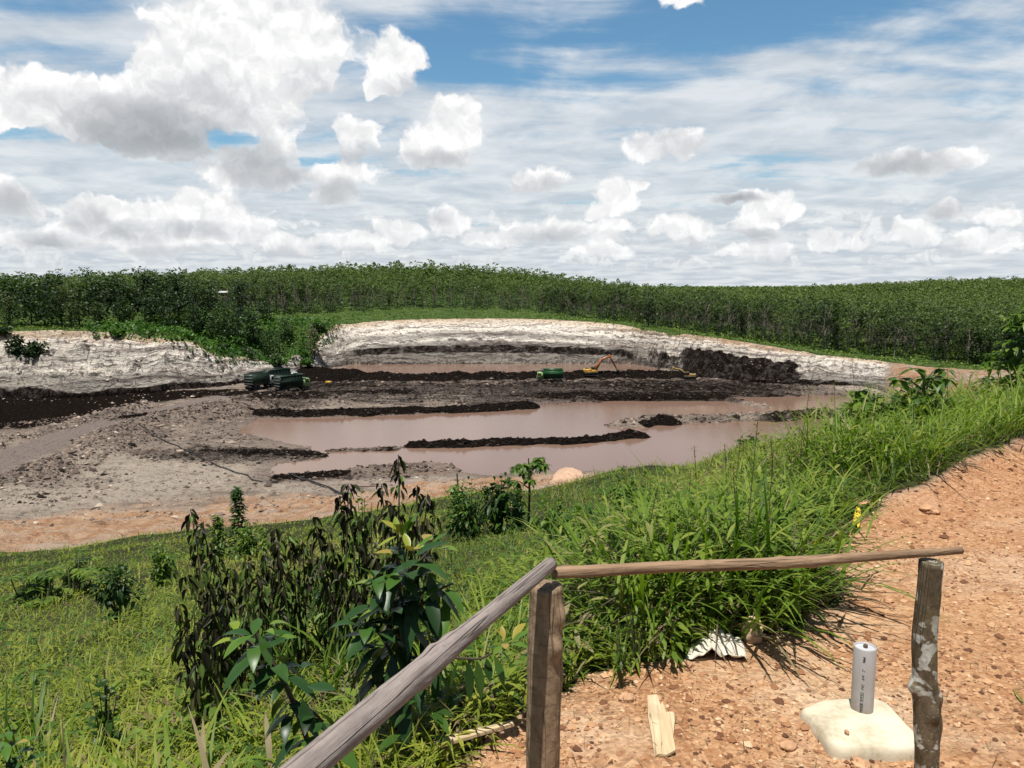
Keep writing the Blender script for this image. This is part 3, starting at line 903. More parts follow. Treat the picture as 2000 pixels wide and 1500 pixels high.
    # orange earth
    orr = T.ramp(T.noise(pos, 0.5, 6, 0.65), [(0.25, (0.30, 0.14, 0.07)), (0.45, (0.47, 0.27, 0.15)), (0.62, (0.58, 0.40, 0.26)), (0.8, (0.62, 0.50, 0.38))])
    orr = T.mix(T.maprange(T.noise(T.vm('MULTIPLY', pos, (0.25, 0.25, 1.2)), 1.0, 5, 0.65), 0.57, 0.70, 0, 0.8), orr, (0.10, 0.06, 0.042))
    orr = T.mix(T.maprange(T.noise(T.vm('MULTIPLY', pos, (0.05, 0.2, 0.5)), 1.0, 5, 0.65), 0.50, 0.62, 0, 0.7), orr, (0.50, 0.41, 0.32))
    c = T.mix(T.maprange(T.m('ADD', orange_, T.m('MULTIPLY', T.m('SUBTRACT', nM, 0.5), 0.7)), 0.35, 0.75), c, orr)
    # road
    rd = T.mix(nS, (0.20, 0.16, 0.135), (0.30, 0.245, 0.21))
    c = T.mix(road_, c, rd)
    # coal
    cf = T.maprange(T.m('ADD', coal_, T.m('ADD', T.m('MULTIPLY', T.m('SUBTRACT', nM, 0.5), 1.3), T.m('MULTIPLY', T.m('SUBTRACT', nS, 0.5), 0.5))), 0.36, 0.60)
    cc = T.mix(T.maprange(nS, 0.35, 0.75), (0.005, 0.004, 0.0034), (0.027, 0.020, 0.016))
    cc = T.mix(T.maprange(T.noise(pos, 1.3, 5, 0.75), 0.60, 0.68, 0, 0.6), cc, (0.10, 0.08, 0.068))
    cc = T.mix(T.m('MULTIPLY', T.maprange(drip, 0.47, 0.62, 0, 0.8), strata_w), cc, (0.085, 0.070, 0.064))
    c = T.mix(cf, c, cc)
    # gravel pad of crumbled laterite
    gv = T.ramp(nS, [(0.30, (0.27, 0.115, 0.048)), (0.5, (0.41, 0.21, 0.098)), (0.7, (0.52, 0.315, 0.165))])
    gv = T.mix(T.maprange(T.noise(pos, 1.1, 5, 0.65), 0.48, 0.64, 0, 0.75), gv, (0.61, 0.48, 0.335))
    gv = T.mix(T.maprange(y, 3.6, 5.5, 0, 0.55), gv, (0.40, 0.17, 0.08))
    ch = T.voro(T.vm('ADD', pos, T.vm('SCALE', T.noise(pos, 30, 2, 0.5, col=True), 0.02)), 42, 'F1', 'Color')
    gv = T.mix(0.45, gv, T.mix(T.sep(ch)[0], (0.24, 0.10, 0.04), (0.60, 0.40, 0.23)))
    c = T.mix(gravel, c, gv)
    # soil under the grass
    gs = T.ramp(nS, [(0.3, (0.020, 0.024, 0.008)), (0.55, (0.040, 0.045, 0.013)), (0.8, (0.085, 0.068, 0.028))])
    farg = T.ramp(T.noise(pos, 0.16, 5, 0.6), [(0.3, (0.030, 0.060, 0.014)), (0.5, (0.065, 0.115, 0.024)), (0.72, (0.125, 0.165, 0.045))])
    gs = T.mix(T.maprange(y, 25, 60), gs, farg)
    gf = T.maprange(T.m('ADD', grass_, T.m('MULTIPLY', T.m('SUBTRACT', nS, 0.5), 0.6)), 0.38, 0.62)
    c = T.mix(gf, c, gs)
    T.put(b.inputs['Base Color'], c)
    rr_ = T.m('SUBTRACT', 0.95, T.m('MULTIPLY', wet, 0.35))
    T.put(b.inputs['Roughness'], rr_)
    T.put(b.inputs['Specular IOR Level'], T.m('MULTIPLY', T.m('SUBTRACT', 1.0, cf), 0.2))
    # relief: coarse for the pit, fine for the pad
    nearf = T.maprange(y, 10, 30, 1.0, 0.0)
    h1 = T.m('MULTIPLY', T.m('ADD', T.m('MULTIPLY', nM, 2.2), T.m('ADD', T.m('MULTIPLY', nS, 1.1), T.m('MULTIPLY', T.m('ADD', lay2, drip), T.m('MULTIPLY', strata_w, 1.3)))), T.m('SUBTRACT', 1.0, nearf))
    bn = T.bump(h1, 0.9, 1.0)
    h2 = T.m('MULTIPLY', T.m('ADD', T.m('MULTIPLY', nXS, 0.6), T.voro(pos, 42, 'F1')), nearf)
    bn = T.bump(h2, 0.8, 0.02, bn)
    T.l.new(bn, b.inputs['Normal'])
    return m


M_GROUND = ground_material()
i, j = np.meshgrid(np.arange(NR - 1), np.arange(NU - 1), indexing='ij')
quads = np.stack([i * NU + j, i * NU + j + 1, (i + 1) * NU + j + 1, (i + 1) * NU + j], -1).reshape(-1, 4)
G = Geo()
G.add(np.stack([gx, gy, gz], 1), quads)
ground = G.build('ground', M_GROUND, smooth=False)
for nm, arr in (('zone_a', zA), ('zone_b', zB), ('zone_c', zC)):
    at = ground.data.attributes.new(nm, 'FLOAT_COLOR', 'POINT')
    at.data.foreach_set('color', arr.astype(np.float32).ravel())
tag(ground, kind='structure')


def water_material():
    m, T, b = material('muddy_water')
    pos = T.new('ShaderNodeNewGeometry').outputs['Position']
    n = T.noise(pos, 0.03, 3, 0.5)
    T.put(b.inputs['Base Color'], T.mix(n, (0.185, 0.113, 0.080), (0.225, 0.142, 0.103)))
    b.inputs['Roughness'].default_value = 0.13
    b.inputs['IOR'].default_value = 1.33
    b.inputs['Specular IOR Level'].default_value = 0.32
    T.l.new(T.bump(T.noise(T.vm('MULTIPLY', pos, (1, 2, 1)), 1.3, 4, 0.6), 0.12, 0.05), b.inputs['Normal'])
    return m


M_WATER = water_material()
for poly, z in ((POND, WATER_Z), (POND2, WATER2_Z)):
    cen = poly.mean(0)
    q = poly + (poly - cen) / np.linalg.norm(poly - cen, axis=1, keepdims=True) * 6.0
    g_ = Geo()
    n = len(q)
    if poly is POND:   # a plain rectangle; the banks stand out of it
        x0, x1, y0, y1 = q[:, 0].min(), q[:, 0].max(), q[:, 1].min(), q[:, 1].max()
        g_.add([[x0, y0, z], [x1, y0, z], [x1, y1, z], [x0, y1, z]], [[0, 1, 2, 3]])
    else:
        g_.add(np.vstack([np.c_[q, np.full(n, z)], [[*cen, z]]]), None, [[k, (k + 1) % n, n] for k in range(n)])
    tag(g_.build('water', M_WATER), kind='structure')


# --- clods and broken rock strewn over the pit floor and banks
rr_ = np.random.default_rng(91)
n_ = 260000
qu, qy = rr_.uniform(-.74, .74, n_), rr_.uniform(60, 225, n_)
qx = qu * qy
Rg = np.zeros(len(gx)); Rg[far] = np.clip(.035 + .9 * ridge_any + .8 * dk + .12 * rub * floorm, 0, 1) * floorm * bl * (1 - rm) * (sp > -1)
Rg[far] = np.maximum(Rg[far], ridge_any * .8 * bl)
Rg[far] = np.maximum(Rg[far], wallm * bl * .10 * (w < .5))
Cg = np.zeros(len(gx)); Cg[far] = np.clip(np.maximum(coal, .75 * dk), 0, 1)
Rg[far] = np.maximum(Rg[far], nearmix * (Y > 60) * .09 * (1 + 2 * fbm(X / 5, Y / 5, 3)))
keep = rr_.random(n_) < sample(Rg.reshape(NR, NU), qx, qy) * .55
qx, qy = qx[keep], qy[keep]
qz = sample(Zgrid, qx, qy)
ok = (qz > WATER_Z - .15)
qx, qy, qz = qx[ok], qy[ok], qz[ok]
n_ = len(qx)
CHIP = np.array([[1, 0, 0], [.2, .9, .1], [-.9, .4, 0], [-.6, -.8, 0], [.5, -.9, .05], [.1, 0, .75], [-.3, .2, .6]])
CHIPT = np.array([[0, 1, 5], [1, 6, 5], [1, 2, 6], [2, 3, 6], [3, 4, 5], [3, 5, 6], [4, 0, 5]])


def chips(g, x, y, z, sz, tint, r):
    n = len(x)
    jit = CHIP[None] * r.uniform(.6, 1.4, (n, 7, 3))
    a = r.uniform(0, 6.28, n)
    ca, sa = np.cos(a)[:, None], np.sin(a)[:, None]
    V = np.stack([jit[..., 0] * ca - jit[..., 1] * sa, jit[..., 0] * sa + jit[..., 1] * ca, jit[..., 2] * r.uniform(.5, 1.1, (n, 1))], -1) * sz[:, None, None] + np.stack([x, y, z], 1)[:, None]
    g.add(V.reshape(-1, 3), None, (np.arange(n) * 7)[:, None, None] + CHIPT[None], tint=np.repeat(tint, 7))


sz = np.clip(.17 * np.exp(rr_.normal(0, .5, n_)), .06, .8)
cv = sample(Cg.reshape(NR, NU), qx, qy)
tn = np.clip(.62 - .55 * cv + .17 * rr_.normal(size=n_), 0, 1)
G = Geo()
chips(G, qx, qy, qz + sz * .05, sz, tn, rr_)
m_, T, b = material('pit_rubble')
t_ = T.new('ShaderNodeAttribute', attribute_name='tint').outputs['Fac']
T.put(b.inputs['Base Color'], T.ramp(t_, [(0, (.004, .0035, .003)), (.25, (.022, .017, .014)), (.5, (.10, .076, .062)), (.75, (.26, .20, .16)), (1, (.48, .40, .32))]))
b.inputs['Roughness'].default_value = .95
b.inputs['Specular IOR Level'].default_value = .1
tag(G.build('rubble', m_), 'dark and tan clods strewn over the banks and floor of the pit', 'rubble', kind='stuff')
# ------------------------------------------------------------------ forest
M_BARK = simple('bark', (0.23, 0.195, 0.16), 0.9, var=0.4, scale=2.0)
M_BARK_D = simple('dark_bark', (0.06, 0.05, 0.04), 0.9, var=0.4, scale=2.0)
M_RUBBER = leafy('rubber_leaves', (0.022, 0.040, 0.010), (0.052, 0.088, 0.018), (0.125, 0.170, 0.040), 0.55, 0.30, 0.3)
M_DENSE = leafy('dense_leaves', (0.008, 0.019, 0.006), (0.022, 0.050, 0.011), (0.080, 0.140, 0.026), 0.5, 0.25, 0.35)
M_OLIVE = leafy('olive_leaves', (0.030, 0.045, 0.012), (0.055, 0.085, 0.020), (0.11, 0.135, 0.035), 0.55, 0.3, 0.3)
M_BROWNL = leafy('thinning_leaves', (0.060, 0.052, 0.032), (0.095, 0.083, 0.053), (0.13, 0.125, 0.075), 0.7, 0.25, 0.2)
M_VINE = leafy('vine_leaves', (0.020, 0.055, 0.008), (0.042, 0.115, 0.014), (0.10, 0.195, 0.028), 0.5, 0.35, 0.35, noise_scale=0.22)


def cards(g, P_, size, up=0.6, aspect=0.62, tint=0.5, r=rng):
    n = len(P_)
    N = r.normal(size=(n, 3))
    N[:, 2] = np.abs(N[:, 2]) + up
    N /= np.linalg.norm(N, axis=1, keepdims=True)
    t = np.cross(N, r.normal(size=(n, 3)))
    t /= np.linalg.norm(t, axis=1, keepdims=True) + 1e-9
    b = np.cross(N, t)
    s = np.broadcast_to(size, (n,))[:, None]
    V = np.stack([P_ + t * s, P_ + b * s * aspect, P_ - t * s, P_ - b * s * aspect], 1).reshape(-1, 3)
    g.add(V, np.arange(4 * n).reshape(n, 4), tint=np.repeat(np.broadcast_to(tint, (n,)), 4))


def ball(n, c, rad, r, shell=0.55):
    d = r.normal(size=(n, 3))
    d /= np.linalg.norm(d, axis=1, keepdims=True)
    k = shell + (1 - shell) * r.random(n) ** 0.5
    return np.asarray(c) + d * k[:, None] * np.asarray(rad)


def rubber_geo(seed, cards_per=22, size=0.42, nclump=11, H=12.5):
    r = np.random.default_rng(seed)
    tr, cr = Geo(), Geo()
    lean = r.uniform(-.5, .5, 2)
    zs = np.array([0, 2.5, 5, 7.5, 10]) * H / 12.5
    tr.tube(np.c_[lean[0] * (zs / H) ** 2, lean[1] * (zs / H) ** 2, zs - .3], np.linspace(.16, .05, 5), 5, cap=False)
    for k in range(nclump):
        h = H * (0.46 + 0.50 * (k + r.random()) / nclump)
        a = k * 2.4 + r.uniform(-.5, .5)
        rad = (0.7 + 2.7 * math.sin(math.pi * min(1, (h / H - .38) / .66)) ** .7) * r.uniform(.6, 1.1)
        c = np.array([lean[0] * (h / H) ** 2 + math.cos(a) * rad, lean[1] * (h / H) ** 2 + math.sin(a) * rad, h])
        b0 = np.array([lean[0] * .3, lean[1] * .3, max(3.2, h - 1.2 - rad * 1.4)])
        tr.tube(np.array([b0, (b0 + c) / 2 + [0, 0, -.15], c]), [.06, .04, .02], 3, cap=False)
        n = int(cards_per * r.uniform(.6, 1.3))
        Pt = ball(n, c, (1.35, 1.35, .85), r, .2)
        cards(cr, Pt, size * r.uniform(.7, 1.3, n), 1.2, tint=np.clip(.45 + .22 * r.normal(size=n) + .9 * (h / H - .75) + r.uniform(-.15, .15), 0, 1), r=r)  # higher clumps tinted lighter, imitating light on the crown top
    return tr, cr


def dense_geo(seed, H=14.0, W=5.0, n_lobes=16, per=46, size=0.5):
    r = np.random.default_rng(seed)
    tr, cr = Geo(), Geo()
    zs = np.linspace(0, H * .7, 5)
    tr.tube(np.c_[.3 * np.sin(zs / 3), .2 * np.cos(zs / 4), zs - .4], np.linspace(.3, .1, 5), 6, cap=False)
    for k in range(n_lobes):
        f = (k + r.random()) / n_lobes
        h = H * (0.16 + 0.80 * f)
        a = k * 2.4 + r.uniform(-.6, .6)
        env = math.sin(math.pi * min(1, .16 + .84 * f)) ** .6
        rad = W * .60 * env * r.uniform(.35, 1.0)
        c = np.array([math.cos(a) * rad, math.sin(a) * rad, h])
        tr.tube(np.array([[0, 0, max(1.0, h - 2.5)], c * [.5, .5, 1] + [0, 0, -1.0], c]), [.10, .06, .03], 3, cap=False)
        s = W * r.uniform(.24, .46)
        n = int(per * r.uniform(.7, 1.3))
        lob = r.uniform(-.26, .22)
        Pt = ball(n, c, (s, s, s * .75), r, .6)
        cards(cr, Pt, size * r.uniform(.6, 1.35, n), .9, tint=np.clip(.45 + lob + .2 * r.normal(size=n) + .25 * (Pt[:, 2] - c[2]) / s, 0, 1), r=r)  # top-light put into the tint: each lobe paler towards its top
    return tr, cr


def proto_tree(name, geo, mats, label, cat, group):
    root = empty(name, (0, 0, 0), label, cat, group)
    geo[0].build('trunk', mats[0], root)
    geo[1].build('crown', mats[1], root)
    return root


def place_tree(proto, used, x, y, sc, rz, label=None, sz=None):
    if proto.name in used:
        o = copy_tree(proto)
    else:
        o = proto
        used.add(proto.name)
    o.location = (x, y, gz_at(x, y))
    o.rotation_euler = (0, 0, rz)
    o.scale = (sc, sc, sc * (sz or 1.0))
    if label:
        o['label'] = label
    return o


used = set()
# --- the plantation: places on a jittered grid outside the pit rim
sx, sy = 6.0, 5.8
gxs, gys = np.meshgrid(np.arange(-900, 900, sx), np.arange(180, 1180, sy))
px_, py_ = gxs.ravel() + rng.uniform(-2.0, 2.0, gxs.size), gys.ravel() + rng.uniform(-1.8, 1.8, gxs.size)
k = np.abs(px_ / py_) < 0.80
px_, py_ = px_[k], py_[k]
dr_ = sdist_poly(px_, py_, RIMPOLY)
u_t = px_ / py_
margin = np.interp(u_t, [-.8, -.3, -.24, -.2, -.1, 0, .1, .2, .3, .45, .6, .8], [25, 30, 40, 46, 54, 44, 26, 15, 14, 15, 15, 15])
k = (dr_ > margin + 3 * fbm(px_ / 14, py_ / 14, 2)) & ~((u_t < -0.27) & (py_ < 300 + 40 * fbm(px_ / 40, py_ / 40, 2)))
k &= ~((u_t > -.27) & (u_t < -.16) & (py_ < 300))
px_, py_ = px_[k], py_[k]
order = np.argsort(py_ - 0.0 * px_)
# those nearest the rim show largest
score = 0.30 * py_ + sdist_poly(px_, py_, RIMPOLY) + np.where(np.abs(px_ / py_) > .69, 999, 0)
order = np.argsort(score)
vis = np.abs(px_ / py_) < 0.69
ind = [q for q in order if vis[q]][:270]
rest = np.ones(len(px_), bool)
rest[ind] = False
RUB_GROUP = 'rubber trees standing in the first rows of the plantation'
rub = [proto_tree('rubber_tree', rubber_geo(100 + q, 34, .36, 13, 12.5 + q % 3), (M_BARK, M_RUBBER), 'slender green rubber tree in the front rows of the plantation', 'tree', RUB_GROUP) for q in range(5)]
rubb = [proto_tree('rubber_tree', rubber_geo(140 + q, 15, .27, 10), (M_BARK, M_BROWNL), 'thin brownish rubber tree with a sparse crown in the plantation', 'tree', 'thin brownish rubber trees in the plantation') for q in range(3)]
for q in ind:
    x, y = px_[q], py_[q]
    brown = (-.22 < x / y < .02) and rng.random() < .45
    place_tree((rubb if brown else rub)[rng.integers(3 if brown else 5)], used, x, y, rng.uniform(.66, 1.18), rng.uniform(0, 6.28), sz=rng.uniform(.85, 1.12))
for t_ in rub + rubb:
    if t_.name not in used:
        for ch in list(t_.children):
            bpy.data.objects.remove(ch)
        bpy.data.objects.remove(t_)
# --- everything behind is one mass
base_near = [rubber_geo(200 + q, 17, .46, 10, 12 + q % 3) for q in range(5)]
base_far = [rubber_geo(220 + q, 10, .72, 8, 11.5 + q % 4) for q in range(5)]
fo, ft = Geo(), Geo()
tone = fbm(px_ / 90, py_ / 90, 3)
for q in np.nonzero(rest)[0]:
    x, y = px_[q], py_[q]
    if abs(x / y) > .74 or y > 1150:
        continue
    fr = y < 460
    z = gz_at(x, y)
    s = rng.uniform(.64, 1.14)
    if rng.random() < .06:
        s *= 1.13
    M = Matrix.Translation((x, y, z)) @ Matrix.Rotation(rng.uniform(0, 6.28), 4, 'Z') @ Matrix.Diagonal((s, s, s, 1))
    b_ = (base_near if fr else base_far)[rng.integers(5)]
    brown = (-.30 < x / y < .06) and y < 600 and rng.random() < .5
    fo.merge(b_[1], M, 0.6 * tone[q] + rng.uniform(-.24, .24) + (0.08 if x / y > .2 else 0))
    if fr and y < 380:
        ft.merge(b_[0], M)
# treetops out to the horizon
nf = 9000
yy = np.exp(rng.uniform(math.log(1100), math.log(6000), nf))
xx = yy * rng.uniform(-.74, .74, nf)
Pt = np.c_[xx, yy, sample(Zgrid, xx, yy) + rng.uniform(5, 12, nf)]
cards(fo, Pt, 2.2 + yy / 700, .6, tint=np.clip(.45 + .2 * rng.normal(size=nf), 0, 1))
nb = np.concatenate(fo.tint)
forest = fo.build('forest', M_RUBBER)
tag(forest, 'rubber plantation covering the hill behind its front rows', 'forest', kind='stuff')
tag(ft.build('forest', M_BARK), 'pale trunks deep inside the rubber plantation', 'forest', kind='stuff')

# --- dark mixed trees beyond the left wall, each with its own crown
DG = 'dark dense trees beyond the left pit wall'
dens = [proto_tree('broadleaf_tree', dense_geo(300 + q, 13.5, 6.0 + .6 * (q % 3), 15, 70, .40), (M_BARK_D, M_DENSE), 'dense dark green tree beyond the left pit wall', 'tree', DG) for q in range(5)]
oliv = [proto_tree('broadleaf_tree', dense_geo(320 + q, 12.5, 5.6, 14, 66, .38), (M_BARK_D, M_OLIVE), 'olive green tree among the dark trees beyond the left pit wall', 'tree', 'olive trees beyond the left pit wall') for q in range(3)]
LEFT = [(-60, 232, 1.0, 0), (-15, 240, .98, 0), (30, 236, 1.02, 0), (70, 232, .95, 0), (98, 238, 1.05, 0), (130, 232, .97, 1), (165, 236, .95, 1), (110, 226, .72, 0), (205, 234, 1.1, 0), (240, 240, 1.0, 0), (262, 238, .92, 0),
        (290, 244, 1.05, 0), (325, 240, .98, 0), (355, 246, 1.0, 0), (385, 240, .92, 0), (415, 246, .96, 0), (445, 242, .86, 0), (470, 250, .82, 0), (500, 254, .74, 0), (530, 250, .68, 0), (340, 232, .72, 0), (300, 229, .62, 0),
        (425, 232, .68, 0), (200, 226, .60, 1), (150, 224, .58, 1), (250, 227, .6, 0), (385, 230, .62, 0), (30, 224, .66, 1), (-30, 224, .7, 0), (60, 262, 1.05, 0), (0, 268, 1.05, 1), (120, 268, 1.0, 0), (180, 272, 1.05, 0), (235, 270, 1.02, 1),
        (300, 276, .95, 0), (360, 278, .92, 0), (420, 280, .9, 1), (475, 276, .85, 0), (560, 262, .62, 0), (520, 272, .70, 0)]
for (px, Y, s, kind) in LEFT:
    p_ = at_depth(px, 600, Y)
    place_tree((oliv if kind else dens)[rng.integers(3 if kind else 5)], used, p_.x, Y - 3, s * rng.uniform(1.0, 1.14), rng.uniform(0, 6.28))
for (px, Y, s, kind) in [(1268, 276, .78, 0), (1250, 300, .7, 1), (1905, 213, .72, 0), (1940, 208, .8, 0), (1975, 212, .85, 0), (1880, 222, .62, 1), (2010, 205, .9, 0), (1850, 226, .55, 0), (1640, 236, .55, 0), (1450, 262, .6, 1), (1100, 372, .8, 0), (1060, 380, .8, 1), (760, 372, .62, 1)]:
    p_ = at_depth(px, 600, Y)
    o_ = place_tree((oliv if kind else dens)[rng.integers(3 if kind else 5)], used, p_.x, Y, s, rng.uniform(0, 6.28), 'rounder leafy tree standing out at the edge of the rubber plantation')
    o_['group'] = 'rounder trees at the edge of the plantation'
lone = proto_tree('thinning_tree', dense_geo(350, 11.0, 4.6, 13, 34, .38), (M_BARK_D, M_BROWNL), 'brownish half bare tree at the right end of the dark trees above the gully', 'tree', None)
p_ = at_depth(612, 640, 250)
place_tree(lone, used, p_.x, 250, .95, .4)
# --- shrubs one can tell apart on the rim
def shrub_geo(seed, W, H, n, size):
    r = np.random.default_rng(seed)
    st, lf = Geo(), Geo()
    for q in range(9):
        a, k = r.uniform(0, 6.28), r.uniform(.3, .8)
        st.tube(np.array([[0, 0, -.1], [math.cos(a) * W * k * .4, math.sin(a) * W * k * .4, H * .45], [math.cos(a) * W * k, math.sin(a) * W * k, H * .8]]), [.05, .03, .015], 4, cap=False)
    for q in range(10):
        a, k = r.uniform(0, 6.28), r.uniform(0, .75)
        c = (math.cos(a) * W * k, math.sin(a) * W * k, H * r.uniform(.25, .78))
        m = n // 10
        cards(lf, ball(m, c, (W * .42, W * .42, H * .28), r, .5), size * r.uniform(.6, 1.3, m), .4, tint=np.clip(.45 + .22 * r.normal(size=m), 0, 1), r=r)
    return st, lf


def shrub(name, loc, geo, mats, label, cat='shrub', group=None):
    root = empty(name, loc, label, cat, group)
    geo[0].build('stem', mats[0], root)
    geo[1].build('foliage', mats[1], root)
    return root


p_ = at_depth(55, 655, 204)
shrub('shrub', (p_.x, 204, gz_at(p_.x, 204) - 1.8), shrub_geo(401, 5.2, 7.5, 900, .55), (M_BARK_D, M_DENSE), 'round dark green shrub filling the notch in the white cliff top')
p_ = at_depth(8, 640, 207)
shrub('shrub', (p_.x, 207, gz_at(p_.x, 207)), shrub_geo(402, 3.0, 3.2, 300, .45), (M_BARK_D, M_DENSE), 'low dark shrub at the left end of the cliff top')
GB = [(225, 634, 210, 2.6, 2.4), (330, 628, 222, 3.2, 3.4), (395, 612, 232, 3.6, 4.4), (455, 606, 238, 3.8, 5.0), (500, 620, 236, 3.4, 4.2), (548, 628, 240, 3.4, 4.6), (590, 645, 243, 3.0, 4.0), (480, 655, 224, 3.0, 3.0), (540, 668, 228, 2.8, 2.8), (600, 690, 236, 2.4, 2.6), (430, 660, 218, 2.4, 2.2), (620, 620, 262, 2.6, 3.6), (370, 650, 213, 2.2, 1.8)]
for q, (px, py, Y, W_, H_) in enumerate(GB):
    p_ = at_depth(px, py, Y)
    shrub('bush', (p_.x, Y, gz_at(p_.x, Y)), shrub_geo(420 + q, W_, H_, 420, .42), (M_BARK_D, M_DENSE if q % 3 else M_VINE), 'rounded dark bush among the creepers of the green gully', 'bush', 'bushes in the green gully')
# --- vines and bushes smothering the gully between the two cliffs
nv = 26000
vx, vy = rng.uniform(-150, -48, nv), rng.uniform(192, 275, nv)
pj = (vx / vy)
drv = sdist_poly(vx, vy, RIMPOLY)
hmap = 1.2 + 2.2 * np.clip(fbm(vx / 7, vy / 7, 3) + .35, 0, 1)
right_ = np.interp(vy, [192, 225, 250, 275], [-.262, -.262, -.245, -.22])
okv = (drv > -2.5) & (pj > np.interp(vy, [190, 205, 215, 240, 275], [-.57, -.53, -.56, -.42, -.40])) & (pj < right_) & (drv < 50)
vx, vy, hm = vx[okv], vy[okv], hmap[okv]
Pv = np.c_[vx, vy, sample(Zgrid, vx, vy) + hm * rng.random(len(vx)) ** .5]
vg = Geo()
cards(vg, Pv, rng.uniform(.28, .62, len(vx)), .7, tint=np.clip(.45 + .2 * rng.normal(size=len(vx)) + .3 * (hm - 2), 0, 1))
tag(vg.build('shrubbery', M_VINE), 'bright green creepers smothering the gully between the pale cliffs', 'shrubbery', kind='stuff')
# --- rough grass and low weeds along the rim
ng = 90000
yy = np.exp(rng.uniform(math.log(178), math.log(420), ng))
xx = yy * rng.uniform(-.76, .80, ng)
dg = sdist_poly(xx, yy, RIMPOLY)
clump = fbm(xx / 6, yy / 6, 3)
kk = (dg > -.5) & (dg < 62) & (clump + rng.uniform(-.3, .3, ng) > -.15)
xx, yy, clump = xx[kk], yy[kk], clump[kk]
g_ = Geo()
cards(g_, np.c_[xx, yy, sample(Zgrid, xx, yy) + rng.uniform(0, .5, len(xx)) * (1 + 3.0 * np.clip(clump, 0, 1))], rng.uniform(.2, .5, len(xx)), .25, tint=np.clip(.55 + .25 * rng.normal(size=len(xx)), 0, 1))
M_RIMG = leafy('rim_weeds', (0.045, 0.085, 0.012), (0.10, 0.175, 0.024), (0.20, 0.26, 0.05), 0.6, 0.3, 0.25, noise_scale=0.12)
tag(g_.build('grass', M_RIMG), 'rough bright grass and weeds along the top of the pit', 'grass', kind='stuff')
# undergrowth between the front trees
nu_ = 16000
q = rng.integers(0, len(px_), nu_)
fr = np.nonzero(py_ < 420)[0]
q = fr[rng.integers(0, len(fr), nu_)]
xx, yy = px_[q] + rng.normal(0, 2.2, nu_), py_[q] + rng.normal(0, 2.2, nu_)
g_ = Geo()
cards(g_, np.c_[xx, yy, sample(Zgrid, xx, yy) + rng.uniform(0, 2.2, nu_) ** 1.2], rng.uniform(.25, .6, nu_), .4, tint=np.clip(.4 + .25 * rng.normal(size=nu_), 0, 1))
tag(g_.build('undergrowth', M_DENSE), 'dark leafy undergrowth between the plantation trunks', 'undergrowth', kind='stuff')
for t_ in dens + oliv:
    if t_.name not in used:
        for ch in list(t_.children):
            bpy.data.objects.remove(ch)
        bpy.data.objects.remove(t_)
# ------------------------------------------------------------------ machines in the pit
M_GREEN = simple('green_paint', (0.018, 0.085, 0.026), 0.45, var=0.35, scale=1.2)
M_DGREEN = simple('dark_green_paint', (0.007, 0.024, 0.012), 0.55, var=0.4, scale=1.0)
M_CABG = simple('pale_green_paint', (0.22, 0.36, 0.12), 0.4, var=0.15, scale=1.5)
M_YEL = simple('yellow_paint', (0.48, 0.27, 0.03), 0.4, var=0.2, scale=1.5)
M_DUSTY = simple('dusty_yellow_paint', (0.30, 0.205, 0.07), 0.6, var=0.35, scale=1.5)
M_ORG = simple('orange_paint', (0.34, 0.10, 0.02), 0.4, var=0.2, scale=1.5)
M_STEEL = simple('dark_steel', (0.035, 0.033, 0.032), 0.5, 0.5, var=0.3, scale=3)
M_RUBBERT = simple('tyre_rubber', (0.018, 0.018, 0.018), 0.85, var=0.3, scale=4)
M_GLASS = simple('dark_glass', (0.012, 0.015, 0.018), 0.08, var=0.1)
M_LAMP = simple('lamp_glass', (0.75, 0.75, 0.70), 0.15, var=0.02)
M_LOAD = simple('coal_load', (0.022, 0.019, 0.018), 0.85, var=0.6, scale=3, bump=0.8)
M_WHITEP = simple('white_paint', (0.50, 0.51, 0.48), 0.45, var=0.08)


def wheel_part(parent, x, y, r, w):
    g = Geo()
    Mx = Matrix.Rotation(R(90), 3, 'X')
    g.lathe([(r * .55, -w / 2), (r * .92, -w / 2), (r, -w * .36), (r, w * .36), (r * .92, w / 2), (r * .55, w / 2)], (x, y, r), 20, Mx)
    t = g.build('wheel', M_RUBBERT, parent, True)
    g = Geo()
    g.lathe([(0.001, -w * .30), (r * .25, -w * .38), (r * .5, -w * .3), (r * .56, -w * .42), (r * .56, w * .42), (r * .5, w * .3), (r * .25, w * .38), (0.001, w * .30)], (x, y, r), 16, Mx)
    g.build('rim', M_STEEL, t)


